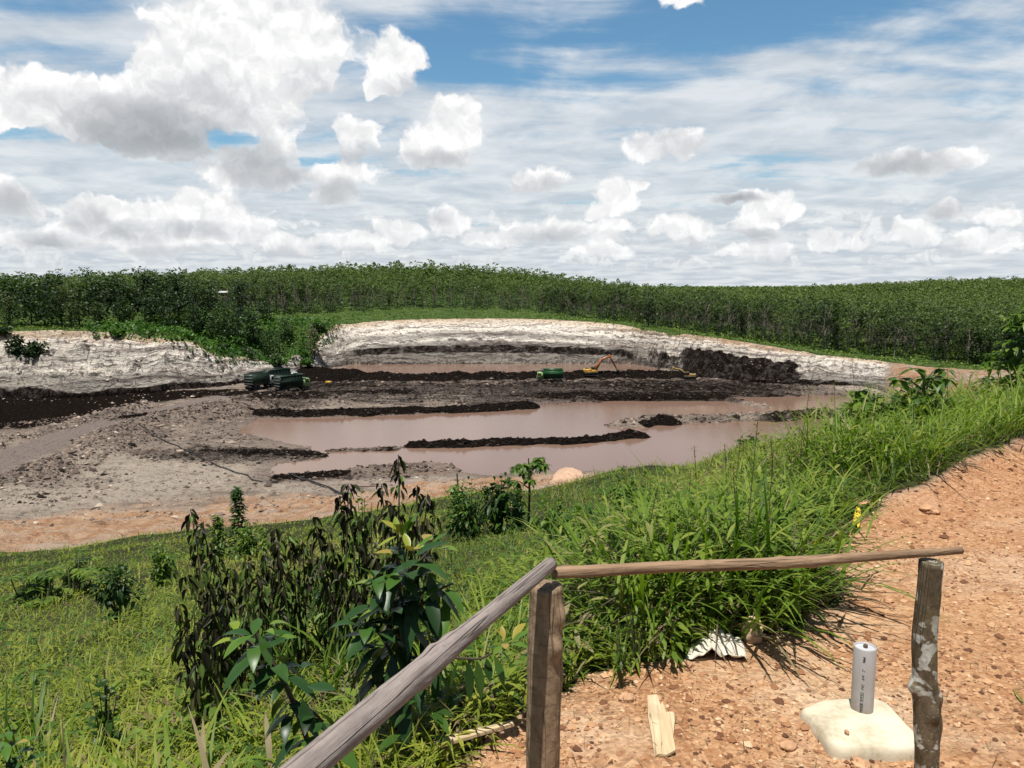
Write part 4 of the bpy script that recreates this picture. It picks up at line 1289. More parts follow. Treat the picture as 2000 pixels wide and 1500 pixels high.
def dump_truck(label, bed_mat, cab_mat, group, load=False):
    root = empty('dump_truck', (0, 0, 0), label, 'truck', group)
    g = Geo()                                            # chassis; the truck faces +X
    for s in (-1, 1):
        g.box((-.3, s * .42, .95), (8.0, .12, .28))
    g.box((2.2, 0, .85), (1.2, 1.9, .35)); g.box((-1.2, .95, .85), (1.1, .5, .5)); g.box((-4.2, 0, .8), (.12, 2.2, .18))
    g.box((4.02, 0, .62), (.22, 2.4, .36))
    g.build('chassis', M_STEEL, root)
    g = Geo()                                            # cab with a sloping windscreen
    V = []
    for s in (-1.2, 1.2):
        V += [(2.15, s, .95), (4.05, s, .95), (4.08, s, 1.75), (3.85, s * .95, 2.78), (2.2, s * .95, 2.85)]
    g.add(V, [[0, 1, 6, 5], [1, 2, 7, 6], [2, 3, 8, 7], [3, 4, 9, 8], [4, 0, 5, 9]], [[0, 2, 1], [0, 3, 2], [0, 4, 3], [5, 6, 7], [5, 7, 8], [5, 8, 9]])
    cab = g.build('cab', cab_mat, root)
    g = Geo()
    g.add([(4.09, -1.05, 1.82), (4.09, 1.05, 1.82), (3.885, .98, 2.66), (3.885, -.98, 2.66)], [[0, 1, 2, 3]])
    g.build('windscreen', M_GLASS, cab)
    for s in (-1, 1):
        g = Geo()
        g.add([(2.75, s * 1.205, 1.8), (3.85, s * 1.205, 1.8), (3.72, s * 1.16, 2.6), (2.75, s * 1.16, 2.6)], [[0, 1, 2, 3]])
        g.build('side_window', M_GLASS, cab)
        g = Geo(); g.box((4.1, s * .95, 1.15), (.06, .36, .2)); g.build('headlight', M_LAMP, root)
        g = Geo(); g.box((3.95, s * 1.42, 2.25), (.08, .2, .42)); g.bar((3.9, s * 1.2, 2.6), (3.95, s * 1.4, 2.45), .03, .03); g.build('mirror', M_STEEL, root)
    g = Geo(); g.box((4.07, 0, 1.42), (.06, 1.5, .32)); g.build('grille', M_STEEL, root)
    g = Geo()                                            # open bed with outside ribs
    L0, L1, W, z0, z1 = -3.9, 1.95, 1.28, 1.25, 3.75
    g.box(((L0 + L1) / 2, 0, z0), (L1 - L0, 2 * W, .12))
    for s in (-1, 1):
        g.box(((L0 + L1) / 2, s * W, (z0 + z1) / 2), (L1 - L0, .08, z1 - z0 - .13))
        for k in range(8):
            g.box((L0 + .1 + k * (L1 - L0 - .2) / 7, s * (W + .075), (z0 + z1) / 2), (.10, .07, z1 - z0))
        g.box(((L0 + L1) / 2, s * (W + .09), z1), (L1 - L0, .12, .12)); g.box(((L0 + L1) / 2, s * (W + .09), (z0 + z1) / 2), (L1 - L0, .06, .09))
    g.box((L1, 0, (z0 + z1) / 2 + .1), (.08, 2 * W - .1, z1 - z0)); g.box((L1 + .35, 0, z1 + .08), (.8, 2 * W, .06))
    g.build('bed', bed_mat, root)
    g = Geo()
    g.box((L0 - .045, 0, (z0 + z1) / 2), (.06, 2 * W - .1, z1 - z0 - .05))
    tg = g.build('tailgate', bed_mat, root)
    g = Geo()
    for k in range(4):
        g.box((L0 - .1, 0, z0 + .28 + k * .64), (.06, 2 * W - .2, .10))
    g.build('bars', M_GREYBAR, tg)
    if load:
        r = np.random.default_rng(5)
        n = 13
        gx_, gy_ = np.meshgrid(np.linspace(L0 + .1, L1 - .1, n), np.linspace(-W + .08, W - .08, 7))
        h = 2.55 + .5 * (1 - (gy_ / W) ** 2) * (1 - ((gx_ - (L0 + L1) / 2) / 3.4) ** 4) + .12 * r.normal(size=gx_.shape)
        a, b = np.meshgrid(np.arange(6), np.arange(n - 1), indexing='ij')
        g = Geo(); g.add(np.stack([gx_, gy_, h], -1).reshape(-1, 3), np.stack([a * n + b, a * n + b + 1, (a + 1) * n + b + 1, (a + 1) * n + b], -1).reshape(-1, 4))
        g.build('load', M_LOAD, root)
    for x in (3.1, -1.9, -3.2):
        for s in (-1, 1):
            wheel_part(root, x, s * 1.02, .52, .34 if x > 0 else .5)
    return root


M_GREYBAR = simple('dusty_bars', (0.20, 0.20, 0.18), 0.7, var=0.2)
TG = 'green dump trucks working in the pit'


def put_truck(px, py, D, rz, *a, **k):
    t = dump_truck(*a, TG, **k)
    p = at_drop(px, py, D)
    z = gz_at(p[0], p[1])
    t.location = (p[0], p[1], z)
    t.rotation_euler = (0, 0, rz)
    t.scale = (1.10 if px < 700 else .90,) * 3
    return t


put_truck(1074, 746, 26.75, R(180), 'bright green dump truck with pale green cab below the black coal bank', M_GREEN, M_CABG)
put_truck(508, 759, 26.9, R(70), 'dark green dump truck seen from behind, nearest the pale wall', M_DGREEN, M_WHITEP)
put_truck(549, 750, 26.9, R(44), 'dark green dump truck with whitish cab, behind the two others', M_DGREEN, M_WHITEP)
put_truck(571, 765, 26.9, R(50), 'dark green dump truck with yellow green cab, in front at the road end', M_DGREEN, M_CABG)


def excavator(label, body_mat, boom_mat, pose):
    root = empty('excavator', (0, 0, 0), label, 'excavator', 'excavators digging coal')
    for s in (-1, 1):                                    # tracks
        g = Geo()
        n = 28
        pts = []
        for k in range(n):
            th = 2 * math.pi * k / n
            cx = 1.75 if math.cos(th) > 0 else -1.75
            pts.append((cx + .48 * math.cos(th), .5 + .48 * math.sin(th)))
        V, Q = [], []
        for (x, z) in pts:
            V += [(x, s * 1.2 - .3, z), (x, s * 1.2 + .3, z), (x * .93, s * 1.2 + .3, .5 + (z - .5) * .78), (x * .93, s * 1.2 - .3, .5 + (z - .5) * .78)]
        for k in range(n):
            a, b = 4 * k, 4 * ((k + 1) % n)
            for c in range(4):
                Q.append([a + c, a + (c + 1) % 4, b + (c + 1) % 4, b + c])
        g.add(V, Q)
        for k in range(n):
            a = 2 * math.pi * (k + .5) / n
        t = g.build('track', M_STEEL, root)
        g = Geo()
        for k in range(7):
            g.lathe([(.001, -.2), (.26, -.2), (.26, .2), (.001, .2)], (-1.75 + k * .583, s * 1.2, .5), 12, Matrix.Rotation(R(90), 3, 'X'))
        g.build('roller', M_STEEL, t)
    g = Geo(); g.box((0, 0, .65), (2.6, 1.9, .4)); g.lathe([(.001, .8), (.75, .8), (.75, 1.08), (.001, 1.08)], (0, 0, 0), 20); g.build('undercarriage', M_STEEL, root)
    g = Geo()                                            # upper body: deck, engine hood, rounded counterweight
    g.box((-.2, 0, 1.22), (4.0, 2.6, .26)); g.box((-1.0, 0, 1.72), (2.0, 2.5, .78), taper=(.96, .92)); g.box((.7, -.85, 1.55), (1.5, .8, .5), taper=(.95, .9))
    hs = g.build('body', body_mat, root)
    g = Geo(); g.box((-1.15, .3, 2.17), (.9, 1.3, .14)); g.lathe([(.07, 2.1), (.07, 2.6), (.05, 2.62)], (-1.5, -.7, 0), 10); g.build('engine_cover', M_STEEL, hs)
    th = np.linspace(-1.2, 1.2, 9)
    prof = np.c_[-1.35 - 1.0 * np.cos(th * 1.15), 1.28 * np.sin(th * 1.31)]
    g = Geo()
    n = len(prof)
    g.add(np.vstack([np.c_[prof, np.full(n, 1.1)], np.c_[prof, np.full(n, 2.1)]]), [[k, k + 1, n + k + 1, n + k] for k in range(n - 1)] + [[n - 1, 0, n, 2 * n - 1]], [[0, k + 1, k] for k in range(1, n - 1)] + [[n, n + k, n + k + 1] for k in range(1, n - 1)])
    g.build('counterweight', body_mat, root)
    g = Geo(); g.box((1.05, .82, 2.02), (1.5, .95, 1.5), taper=(.82, .9)); cab = g.build('cab', M_STEEL if boom_mat is M_ORG else body_mat, root)
    g = Geo()
    g.box((1.05, .82, 2.25), (1.44, .98, .75), taper=(.88, .97)); g.build('window', M_GLASS, cab)
    g = Geo(); g.box((1.0, .82, 2.80), (1.35, .95, .07)); g.build('cab_roof', body_mat, cab)
    elbow, tip, buck, bend = [Vector((q[0], -.15, q[1])) for q in pose]
    foot = Vector((1.2, -.15, 1.6))
    g = Geo()                                            # bent boom as a box girder along a curve
    pts = [foot, foot.lerp(bend, .5) + Vector((0, 0, .1)), bend, bend.lerp(elbow, .5), elbow]
    hs_ = [.45, .72, .82, .62, .40]
    V, Q = [], []
    for k, p in enumerate(pts):
        d = (pts[min(k + 1, 4)] - pts[max(k - 1, 0)]).normalized()
        nrm = Vector((-d.z, 0, d.x))
        for (a, b) in ((-1, -1), (-1, 1), (1, 1), (1, -1)):
            V.append(p + nrm * b * hs_[k] / 2 + Vector((0, a * .22, 0)))
    for k in range(4):
        for c in range(4):
            Q.append([4 * k + c, 4 * k + (c + 1) % 4, 4 * k + 4 + (c + 1) % 4, 4 * k + 4 + c])
    Q += [[0, 3, 2, 1], [16, 17, 18, 19]]
    g.add([tuple(v) for v in V], Q)
    boom = g.build('boom', boom_mat, root)
    g = Geo()
    for s in (-.4, .4):
        g.tube([(1.7, s - .15, 1.5), tuple(bend + Vector((-.2, s, -.3)))], .09, 8)
        g.tube([tuple(bend.lerp(elbow, -.1) + Vector((0, s * .3, .55))), tuple(elbow + (elbow - tip).normalized() * .5 + Vector((0, s * .3, .25)))], .08, 8)
    g.build('cylinder', M_STEEL, boom)
    g = Geo()
    d = (tip - elbow).normalized(); nrm = Vector((-d.z, 0, d.x))
    V = []
    for p, h in ((elbow - d * .7, .28), (elbow, .62), (tip, .28)):
        for (a, b) in ((-1, -1), (-1, 1), (1, 1), (1, -1)):
            V.append(tuple(p + nrm * b * h / 2 + Vector((0, a * .17, 0))))
    Q = [[4 * k + c, 4 * k + (c + 1) % 4, 4 * k + 4 + (c + 1) % 4, 4 * k + 4 + c] for k in range(2) for c in range(4)] + [[0, 3, 2, 1], [8, 9, 10, 11]]
    g.add(V, Q)
    g.build('stick', boom_mat, root)
    g = Geo()                                            # bucket: curved shell with side plates and teeth
    ax = (buck - tip).normalized(); nx = Vector((-ax.z, 0, ax.x))
    n = 9
    V, Q = [], []
    for k in range(n):
        a = -0.3 + 3.3 * k / (n - 1)
        o = tip + ax * (.75 - .75 * math.cos(a)) + nx * (.62 * math.sin(a))
        V += [(o.x, -.75, o.z), (o.x, .45, o.z)]
    Q = [[2 * k, 2 * k + 1, 2 * k + 3, 2 * k + 2] for k in range(n - 1)]
    Tq = []
    for s in (0, 1):
        for k in range(1, n - 1):
            Tq.append([s, 2 * k + s, 2 * k + 2 + s])
    g.add(V, Q, Tq)
    o = Vector(V[-2])
    for k in range(5):
        g.box((o.x, -.7 + k * .28, o.z), (.2, .09, .12))
    g.build('bucket', M_STEEL, root)
    return root


e = excavator('yellow excavator with raised orange boom on top of the coal bank', M_YEL, M_ORG, [(5.9, 5.9), (8.1, 2.0), (8.5, .6), (3.4, 5.0)])
p = at_drop(1154, 722, 24.2)
e.location = (p[0], p[1], gz_at(p[0], p[1]) - .15); e.rotation_euler = (0, 0, R(8)); e.scale = (.93,) * 3
e = excavator('dusty yellow excavator with its stick hanging down, under the dark cavity in the right wall', M_DUSTY, M_DUSTY, [(6.3, 4.2), (7.2, 0.9), (7.0, -.2), (3.4, 3.5)])
p = at_drop(1342, 738, 26.5)
e.location = (p[0], p[1] - 3, gz_at(p[0], p[1] - 3)); e.rotation_euler = (0, 0, R(176)); e.scale = (.74,) * 3

# a small yellow pump half hidden by coal heaps
def pump(loc):
    root = empty('pump', loc, 'small yellow pump on the dark floor beside the dump trucks', 'pump')
    g = Geo(); g.box((0, 0, .75), (1.6, .9, .7), taper=(.92, .9)); g.build('engine_housing', M_YEL, root)
    g = Geo(); g.box((0, 0, .3), (2.1, 1.0, .14))
    for s in (-1, 1):
        for x in (-.7, .7):
            g.lathe([(.001, -.09), (.26, -.09), (.26, .09), (.001, .09)], (x, s * .55, .26), 14, Matrix.Rotation(R(90), 3, 'X'))
    g.build('trailer', M_STEEL, root)
    g = Geo(); g.tube([(.8, 0, .7), (1.2, 0, .8), (1.5, 0, .45)], .12, 10); g.build('outlet', M_STEEL, root)


p = at_drop(642, 751, 26.7)
pump((p[0], p[1], gz_at(p[0], p[1])))

# hoses lying across the pit floor
M_HOSE = simple('black_hose', (0.018, 0.018, 0.018), 0.5, var=0.2)


def hose(pts, D, r, label, wob):
    g = Geo()
    xy = np.array([P(a, b, D) for a, b in pts])
    t = np.linspace(0, len(xy) - 1, 90)
    x, y = np.interp(t, range(len(xy)), xy[:, 0]), np.interp(t, range(len(xy)), xy[:, 1])
    x, y = x + wob * perlin(t * 1.3, t * 0 + 3), y + wob * perlin(t * 1.3, t * 0 + 9)
    z = sample(Zgrid, x, y)
    z = np.convolve(np.pad(z, 3, 'edge'), np.ones(7) / 7, 'valid') + r + .08
    g.tube(np.c_[x, y, z], r, 6)
    tag(g.build('hose', M_HOSE, smooth=True), label, 'hose', 'black hoses on the pit floor')


hose([(272, 846), (300, 858), (345, 873), (385, 888), (430, 908), (470, 922), (515, 936)], 27.7, .085, 'long black hose running down the pale pit floor to the small pool', .9)
hose([(563, 932), (600, 938), (640, 950), (668, 962), (700, 972)], 28.2, .085, 'short black hose below the dark bank by the small pool', .6)
hose([(566, 930), (605, 941), (645, 955), (690, 975)], 28.2, .06, 'thinner black hose beside the short one below the dark bank', .5)

# a hut roof among the trees
def hut(loc):
    root = empty('hut', loc, 'pale sheet roof of a small shelter among the dark trees', 'hut')
    g = Geo(); g.box((0, 0, 2.35), (1.5, 1.0, .3)); g.build('loft', M_BARK_D, root)
    g = Geo()
    for s in (-1, 1):
        g.box((0, s * .58, 2.75), (3.0, 1.35, .06), Matrix.Rotation(R(-24 * s), 3, 'X'))
    g.build('roof', M_WHITEP, root)


p = at_depth(437, 568, 262)
hut((p.x, 262, p.z - 3.1))
g = Geo()
for q in range(4):
    g.tube([(p.x + (-1 if q % 2 else 1), 262 + (-.8 if q > 1 else .8), p.z - .75), (p.x + (-1 if q % 2 else 1), 262 + (-.8 if q > 1 else .8), gz_at(p.x, 262) - .3)], .05, 6)
h_ = [o for o in scene.objects if o.name == 'hut'][0]
g.build('stilt', M_BARK_D, h_).location = (-h_.location.x, -h_.location.y, -h_.location.z)

# orange earth mound at the near shore
def boulder(name, loc, size, mat, seed, label, cat, group=None, ico=4, amp=.5, smooth=True):
    r = np.random.default_rng(seed)
    g = Geo()
    n, k = 28, 16
    th, ph = np.meshgrid(np.linspace(0, 2 * np.pi, n, endpoint=False), np.linspace(.0, np.pi, k))
    d = np.stack([np.sin(ph) * np.cos(th), np.sin(ph) * np.sin(th), np.cos(ph)], -1).reshape(-1, 3)
    o = r.uniform(0, 50)
    q = 1 + amp * (fbm(d[:, 0] * 1.3 + o + d[:, 2] * .9, d[:, 1] * 1.3 + d[:, 2] * 1.7, 4) + .5 * fbm(d[:, 0] * 4 + o + d[:, 2] * 3, d[:, 1] * 4 - d[:, 2] * 2, 3))
    q = np.minimum(q, 1.08)
    i_, j_ = np.meshgrid(np.arange(k - 1), np.arange(n), indexing='ij')
    g.add(d * q[:, None] * np.asarray(size), np.stack([i_ * n + j_, (i_ + 1) * n + j_, (i_ + 1) * n + (j_ + 1) % n, i_ * n + (j_ + 1) % n], -1).reshape(-1, 4))
    ob = g.build(name, mat, smooth=smooth)
    ob.location = loc
    ob.rotation_euler = (0, 0, r.uniform(0, 6))
    return tag(ob, label, cat, group)


M_CLAY = simple('orange_clay', (0.50, 0.33, 0.22), 0.95, var=0.35, scale=1.2, bump=0.7)
p = on_ground(1112, 948)
for Y in (62,):
    q = at_depth(1112, 938, Y)
    boulder('earth_mound', (q.x, Y, gz_at(q.x, Y) + .3), (2.0, 1.6, 1.5), M_CLAY, 3, 'rounded orange earth mound at the near edge of the brown pond', 'mound')
# ------------------------------------------------------------------ fence, marker and litter on the pad
def wood(name, base, dark, scale=1.0, lichen=False, rough=0.85):
    m, T, b = material(name)
    tc = T.new('ShaderNodeTexCoord').outputs['Object']
    ax = T.new('ShaderNodeAttribute', attribute_name='along').outputs['Vector']
    grain = T.noise(T.vm('MULTIPLY', ax, (70 * scale, 70 * scale, 3.5 if 'post' not in name else 22)), 1.0, 6, 0.65, 0.4)
    blot = T.noise(ax, 9 * scale, 5, 0.6)
    c = T.mix(T.maprange(grain, 0.35, 0.65), dark, base)
    c = T.mix(T.maprange(blot, 0.55, 0.72, 0, 0.6), c, [v * .45 for v in base])
    h = grain
    if lichen:
        v = T.noise(ax, 13, 3, 0.55, 0.3)
        l_ = T.maprange(T.m('ADD', v, T.m('MULTIPLY', T.m('SUBTRACT', T.noise(ax, 90, 3, 0.6), 0.5), 0.10)), 0.55, 0.58)
        c = T.mix(T.m('MULTIPLY', l_, 0.85), c, (0.50, 0.50, 0.44))
        dots = T.maprange(T.voro(ax, 75), 0.10, 0.16, 0.5, 0)
        c = T.mix(dots, c, (0.42, 0.40, 0.33))
        moss = T.maprange(T.noise(ax, 6, 4, 0.6), 0.52, 0.66, 0, 0.5)
        c = T.mix(moss, c, (0.13, 0.12, 0.05))
    crack = T.maprange(T.noise(T.vm('MULTIPLY', ax, (38, 38, 1.1)), 1.0, 2, 0.5), 0.485, 0.50, 0.0, 1.0)
    crack2 = T.maprange(T.noise(T.vm('MULTIPLY', ax, (38, 38, 1.1)), 1.0, 2, 0.5), 0.50, 0.515, 1.0, 0.0)
    ck = T.m('MULTIPLY', T.m('MULTIPLY', crack, crack2), 0.55)
    c = T.mix(ck, c, (0.03, 0.024, 0.02))
    gr_ = T.new('ShaderNodeAttribute', attribute_name='tint').outputs['Fac']
    if name in ('grey_pole', 'tan_pole', 'brown_post', 'lichen_post'):
        c = T.mix(T.maprange(gr_, .25, .8), c, (0.028, 0.022, 0.018))
        fleck = T.noise(T.vm('MULTIPLY', ax, (60, 60, 60 if 'post' in name else 14)), 1.0, 5, 0.7)
        c = T.mix(T.maprange(fleck, .56, .70, 0, .65), c, [v * .35 for v in base])
        wr = T.noise(T.vm('MULTIPLY', ax, (16, 16, 95)), 1.0, 4, 0.6)
        c = T.mix(T.maprange(wr, .57, .66, 0, .6 if 'post' in name else .15), c, [v * .4 for v in base])
    T.put(b.inputs['Base Color'], c)
    b.inputs['Roughness'].default_value = rough
    b.inputs['Specular IOR Level'].default_value = 0.2
    T.l.new(T.bump(T.m('SUBTRACT', T.m('ADD', h, T.m('MULTIPLY', blot, .8)), ck), 0.7, 0.006), b.inputs['Normal'])
    return m


def log_geo(pts, radii, knots, seed, sides=40, n=150, bumpy=.05, flute=0.0, groove=None):
    """a stick along a bent path with swellings; returns verts, quads, grain coordinates"""
    pts = np.asarray(pts, float)
    seg = np.r_[0, np.cumsum(np.linalg.norm(np.diff(pts, axis=0), axis=1))]
    s = np.linspace(0, seg[-1], n)
    path = np.stack([np.interp(s, seg, pts[:, c]) for c in range(3)], 1)
    ker = np.ones(13) / 13
    path = np.stack([np.convolve(np.pad(path[:, c], 6, 'edge'), ker, 'valid') for c in range(3)], 1)
    path[0], path[-1] = pts[0], pts[-1]
    rad = np.interp(s, np.linspace(0, seg[-1], len(radii)), radii)
    tan = np.gradient(path, axis=0); tan /= np.linalg.norm(tan, axis=1, keepdims=True)
    ref = np.array([0, 0, 1.0]) if abs(tan[0, 2]) < .8 else np.array([0, -1.0, 0])
    a = np.cross(tan, ref); a /= np.linalg.norm(a, axis=1, keepdims=True)
    b = np.cross(a, tan)
    th = np.arange(sides) * 2 * np.pi / sides
    S, TH = np.meshgrid(s, th, indexing='ij')
    o = seed * 7.7
    q = 1 + bumpy * fbm(np.cos(TH) * 1.2 + o + S * 6, np.sin(TH) * 1.2 + S * 5 - o, 3) + flute * fbm(np.cos(TH) * 4 + o, np.sin(TH) * 4 + S * .8, 2) + .02 * fbm(np.cos(TH) * 6 + o, np.sin(TH) * 6 + S * 60, 2) + .03 * fbm(np.cos(TH) * 2.2 - o, S * 34 + np.sin(TH) * 2.2, 3) * sstep(-.1, .5, fbm(S * 2 + o, np.cos(TH), 2) + .2)
    for (ks, kt, kr, kw) in knots:
        dth = np.angle(np.exp(1j * (TH - kt)))
        q = q + kr * np.exp(-((S - ks * seg[-1]) / kw) ** 2 - (dth / .5) ** 2)
    dark = np.zeros(S.shape)
    if groove is not None:
        dth = np.angle(np.exp(1j * (TH - groove - .25 * fbm(S * 1.5 + o, S * 0 + 2, 2))))
        dark = np.exp(-(dth / .085) ** 2) * sstep(-.45, 0, fbm(S * 1.1 + 3, S * 0 + 5, 2) + .25)
        q = q - .22 * dark
    V = path[:, None, :] + (rad[:, None] * q)[..., None] * (np.cos(TH)[..., None] * a[:, None, :] + np.sin(TH)[..., None] * b[:, None, :])
    i_, j_ = np.meshgrid(np.arange(n - 1), np.arange(sides), indexing='ij')
    Q = np.stack([i_ * sides + j_, i_ * sides + (j_ + 1) % sides, (i_ + 1) * sides + (j_ + 1) % sides, (i_ + 1) * sides + j_], -1).reshape(-1, 4)
    along = np.stack([np.cos(TH) * rad[:, None], np.sin(TH) * rad[:, None], S], -1).reshape(-1, 3)
    V = V.reshape(-1, 3)
    m = n * sides
    T_ = []
    for k in range(sides):
        T_ += [[m, (k + 1) % sides, k], [m + 1, m - sides + k, m - sides + (k + 1) % sides]]
    V = np.vstack([V, path[0] - tan[0] * .002, path[-1] + tan[-1] * .002])
    along = np.vstack([along, [[0, 0, -.3], [0, 0, seg[-1] + .3]]]) + o
    return V, Q, np.array(T_), along, np.r_[dark.ravel(), 0, 0]


def build_log(name, mat, parent, *a, **k):
    V, Q, T_, al, dk_ = log_geo(*a, **k)
    if parent is not None:
        V = V - np.array(parent.location)
    g = Geo(); g.add(V, Q, T_, tint=dk_)
    ob = g.build(name, mat, parent, True)
    at = ob.data.attributes.new('along', 'FLOAT_VECTOR', 'POINT')
    at.data.foreach_set('vector', al.astype(np.float32).ravel())
    return ob


M_POST1 = wood('brown_post', (0.40, 0.285, 0.18), (0.22, 0.15, 0.09), 0.6)
M_POST2 = wood('lichen_post', (0.17, 0.13, 0.08), (0.08, 0.06, 0.036), 0.6, lichen=True)
M_RAIL1 = wood('grey_pole', (0.34, 0.29, 0.26), (0.215, 0.18, 0.16), 0.8)
M_RAIL2 = wood('tan_pole', (0.40, 0.27, 0.165), (0.20, 0.125, 0.075), 0.8)

cornerY = 1.82
pc = at_depth(1066, 1140, cornerY)
zc = pc.z
pr = at_depth(1820, 1094, 2.14)
fence = empty('railing', (pc.x, cornerY, gz_at(pc.x, cornerY)), 'rustic wooden railing of two posts and two pole rails on the gravel', 'railing')
zb = gz_at(pc.x, cornerY) - .25
pb_ = at_depth(1064, 1500, cornerY - .01)
build_log('post', M_POST1, fence, [(pb_.x + .004, cornerY, zb), (pc.x - .006, cornerY, (zb + zc) / 2), (pc.x, cornerY, zc - .004)], [.039, .040, .041, .042, .0435, .042, .040], [(.935, .5, .32, .03), (.87, .9, .38, .028), (.80, .3, .15, .05), (.84, 2.6, .1, .06), (.5, 1.5, .06, .1)], 1, sides=64, n=240, bumpy=.06, flute=.02)['label'] = 'brown cut post at the corner where the two rails meet'
zb2 = gz_at(pr.x, 2.14) - .25
pb_ = at_depth(1814, 1490, 2.115)
build_log('post', M_POST2, fence, [(pb_.x, 2.12, zb2), (pb_.x - .002, 2.12, pb_.z), (pr.x - .006, 2.14, pr.z - .25), (pr.x, 2.14, pr.z - .004)], [.034, .034, .033, .033, .0335, .033, .0325], [(.655, 3.0, .60, .022), (.625, .35, .40, .028), (.585, 1.35, .35, .024), (.55, .2, .35, .05), (.72, 1.6, .10, .05), (.50, 2.6, .2, .05)], 2, sides=56, n=180, bumpy=.10, flute=.05)['label'] = 'dark post spotted with pale lichen, beside the pipe marker'
# rails
a = at_depth(1076, 1101, 1.81)
low = at_depth(590, 1506, 1.04)
low2 = low + (low - a) * .35
zr = zc + .022
build_log('rail', M_RAIL1, fence, [tuple(low2), tuple(low), tuple(low.lerp(a, .55) + Vector((-.006, 0, -.004))), tuple(a)], [.027, .026, .0247, .0252, .023, .019, .0182, .017], [(.50, 1.2, .25, .03), (.57, 2.0, .25, .022), (.62, 2.4, .2, .02), (.52, -.9, .25, .02), (.42, 1.6, .15, .012)], 3, sides=56, n=220, bumpy=.07, groove=1.75)['label'] = 'weathered grey pole sloping towards the viewer'
r0 = at_depth(1080, 1119, 1.82)
r1 = at_depth(1877, 1075, 2.18)
m1, m2 = at_depth(1330, 1106, 1.93), at_depth(1530, 1100, 2.02)
m3 = at_depth(1700, 1087, 2.10)
build_log('rail', M_RAIL2, fence, [tuple(r0), tuple(m1), tuple(m2), tuple(m3), tuple(r1)], [.0152, .0148, .0152, .0156, .016, .0139, .0126, .0109], [(.03, 2.0, .25, .02), (.52, 1.5, .3, .02), (.60, -1.2, .3, .02), (.33, 1.0, .15, .015), (.85, 1.4, .12, .012)], 4, sides=48, n=260, bumpy=.10, groove=-1.2)['label'] = 'thin tan pole resting across the two posts'

# --- survey marker: grey pipe on a cast concrete block
def concrete_mat():
    m, T, b = material('pale_concrete')
    tc = T.new('ShaderNodeTexCoord').outputs['Object']
    c = T.ramp(T.noise(tc, 7, 6, 0.65), [(.3, (.36, .30, .20)), (.45, (.58, .52, .38)), (.7, (.70, .655, .51))])
    c = T.mix(T.maprange(T.noise(tc, 30, 4, .7), .60, .72, 0, .4), c, (.40, .32, .22))
    T.put(b.inputs['Base Color'], c)
    b.inputs['Roughness'].default_value = .95
    b.inputs['Specular IOR Level'].default_value = .15
    T.l.new(T.bump(T.noise(tc, 60, 5, .7), .35, .004), b.inputs['Normal'])
    return m


M_CONC = concrete_mat()
M_PVC = simple('grey_pvc', (0.40, 0.395, 0.39), 0.45, var=0.05, scale=3)
M_INK = simple('black_ink', (0.02, 0.02, 0.022), 0.6, var=0.1)
M_CAP = simple('pipe_mortar', (0.45, 0.47, 0.49), 0.8, var=0.1, scale=20)
M_RUST = simple('rusty_bolt', (0.10, 0.06, 0.04), 0.8, var=0.3, scale=30)
base_pt = on_ground(1682, 1408)
MX, MY, MZ = base_pt.x, base_pt.y, base_pt.z
corn = [(1560, 1394), (1600, 1376), (1700, 1370), (1730, 1378), (1800, 1452), (1792, 1474), (1650, 1472), (1622, 1464), (1575, 1410)]
marker = empty('survey_marker', (MX, MY, MZ), 'grey plastic pipe marker set upright in a pale concrete block', 'survey marker')
Hb = .016
cp = np.array([at_drop(px, py, EYE - (MZ + Hb))[:2] for px, py in corn])
n = 72
seg = np.r_[0, np.cumsum(np.linalg.norm(np.diff(np.vstack([cp, cp[:1]]), axis=0), axis=1))]
s_ = np.linspace(0, seg[-1], n, endpoint=False)
ring = np.stack([np.interp(s_, seg, np.r_[cp[:, c], cp[0, c]]) for c in range(2)], 1)
for _ in range(1):
    ring = .5 * ring + .25 * np.roll(ring, 1, 0) + .25 * np.roll(ring, -1, 0)
cen = ring.mean(0)
lay = [(1.02, -.06), (1.01, .0), (1.0, .016), (.97, .032), (.92, .040), (.72, .043), (.5, .045), (.25, .048), (.0, .050)]
V = []
for (k_, z) in lay:
    w_ = 1 + .018 * fbm(ring[:, 0] * 14 + z * 40, ring[:, 1] * 14, 3)
    V.append(np.c_[(cen + (ring - cen) * (k_ * w_)[:, None]) - [MX, MY], z + .006 * fbm(ring[:, 0] * 9 + k_ * 3, ring[:, 1] * 9, 3)])
i_, j_ = np.meshgrid(np.arange(len(lay) - 1), np.arange(n), indexing='ij')
g = Geo()
g.add(np.concatenate(V), np.stack([i_ * n + j_, i_ * n + (j_ + 1) % n, (i_ + 1) * n + (j_ + 1) % n, (i_ + 1) * n + j_], -1).reshape(-1, 4))
g.build('concrete_base', M_CONC, marker, True)
top_pt = at_depth(1690, 1262, MY)
RP = .0395
HP = top_pt.z - MZ
lean = Vector((top_pt.x - MX, 0.0, 0))
Mp = Matrix(((1, 0, lean.x / HP), (0, 1, 0), (0, 0, 1)))
g = Geo()
g.lathe([(RP, .02), (RP, HP * .5), (RP, HP - .002), (RP - .001, HP), (RP - .0045, HP), (RP - .005, HP - .012)], (0, 0, 0), 48, Mp)
mp_, T, b = material('dirty_grey_pvc')
tc = T.new('ShaderNodeTexCoord').outputs['Object']
dz = T.sep(tc)[2]
st = T.maprange(T.m('ADD', dz, T.m('MULTIPLY', T.noise(tc, 40, 4, .65), -.10)), -.03, .06, .75, 0)
c = T.mix(T.maprange(T.noise(T.vm('MULTIPLY', tc, (30, 30, 6)), 1.0, 4, .6), .4, .7), (0.385, 0.375, 0.365), (0.43, 0.425, 0.42))
T.put(b.inputs['Base Color'], T.mix(st, c, (0.25, 0.18, 0.12)))
b.inputs['Roughness'].default_value = .5
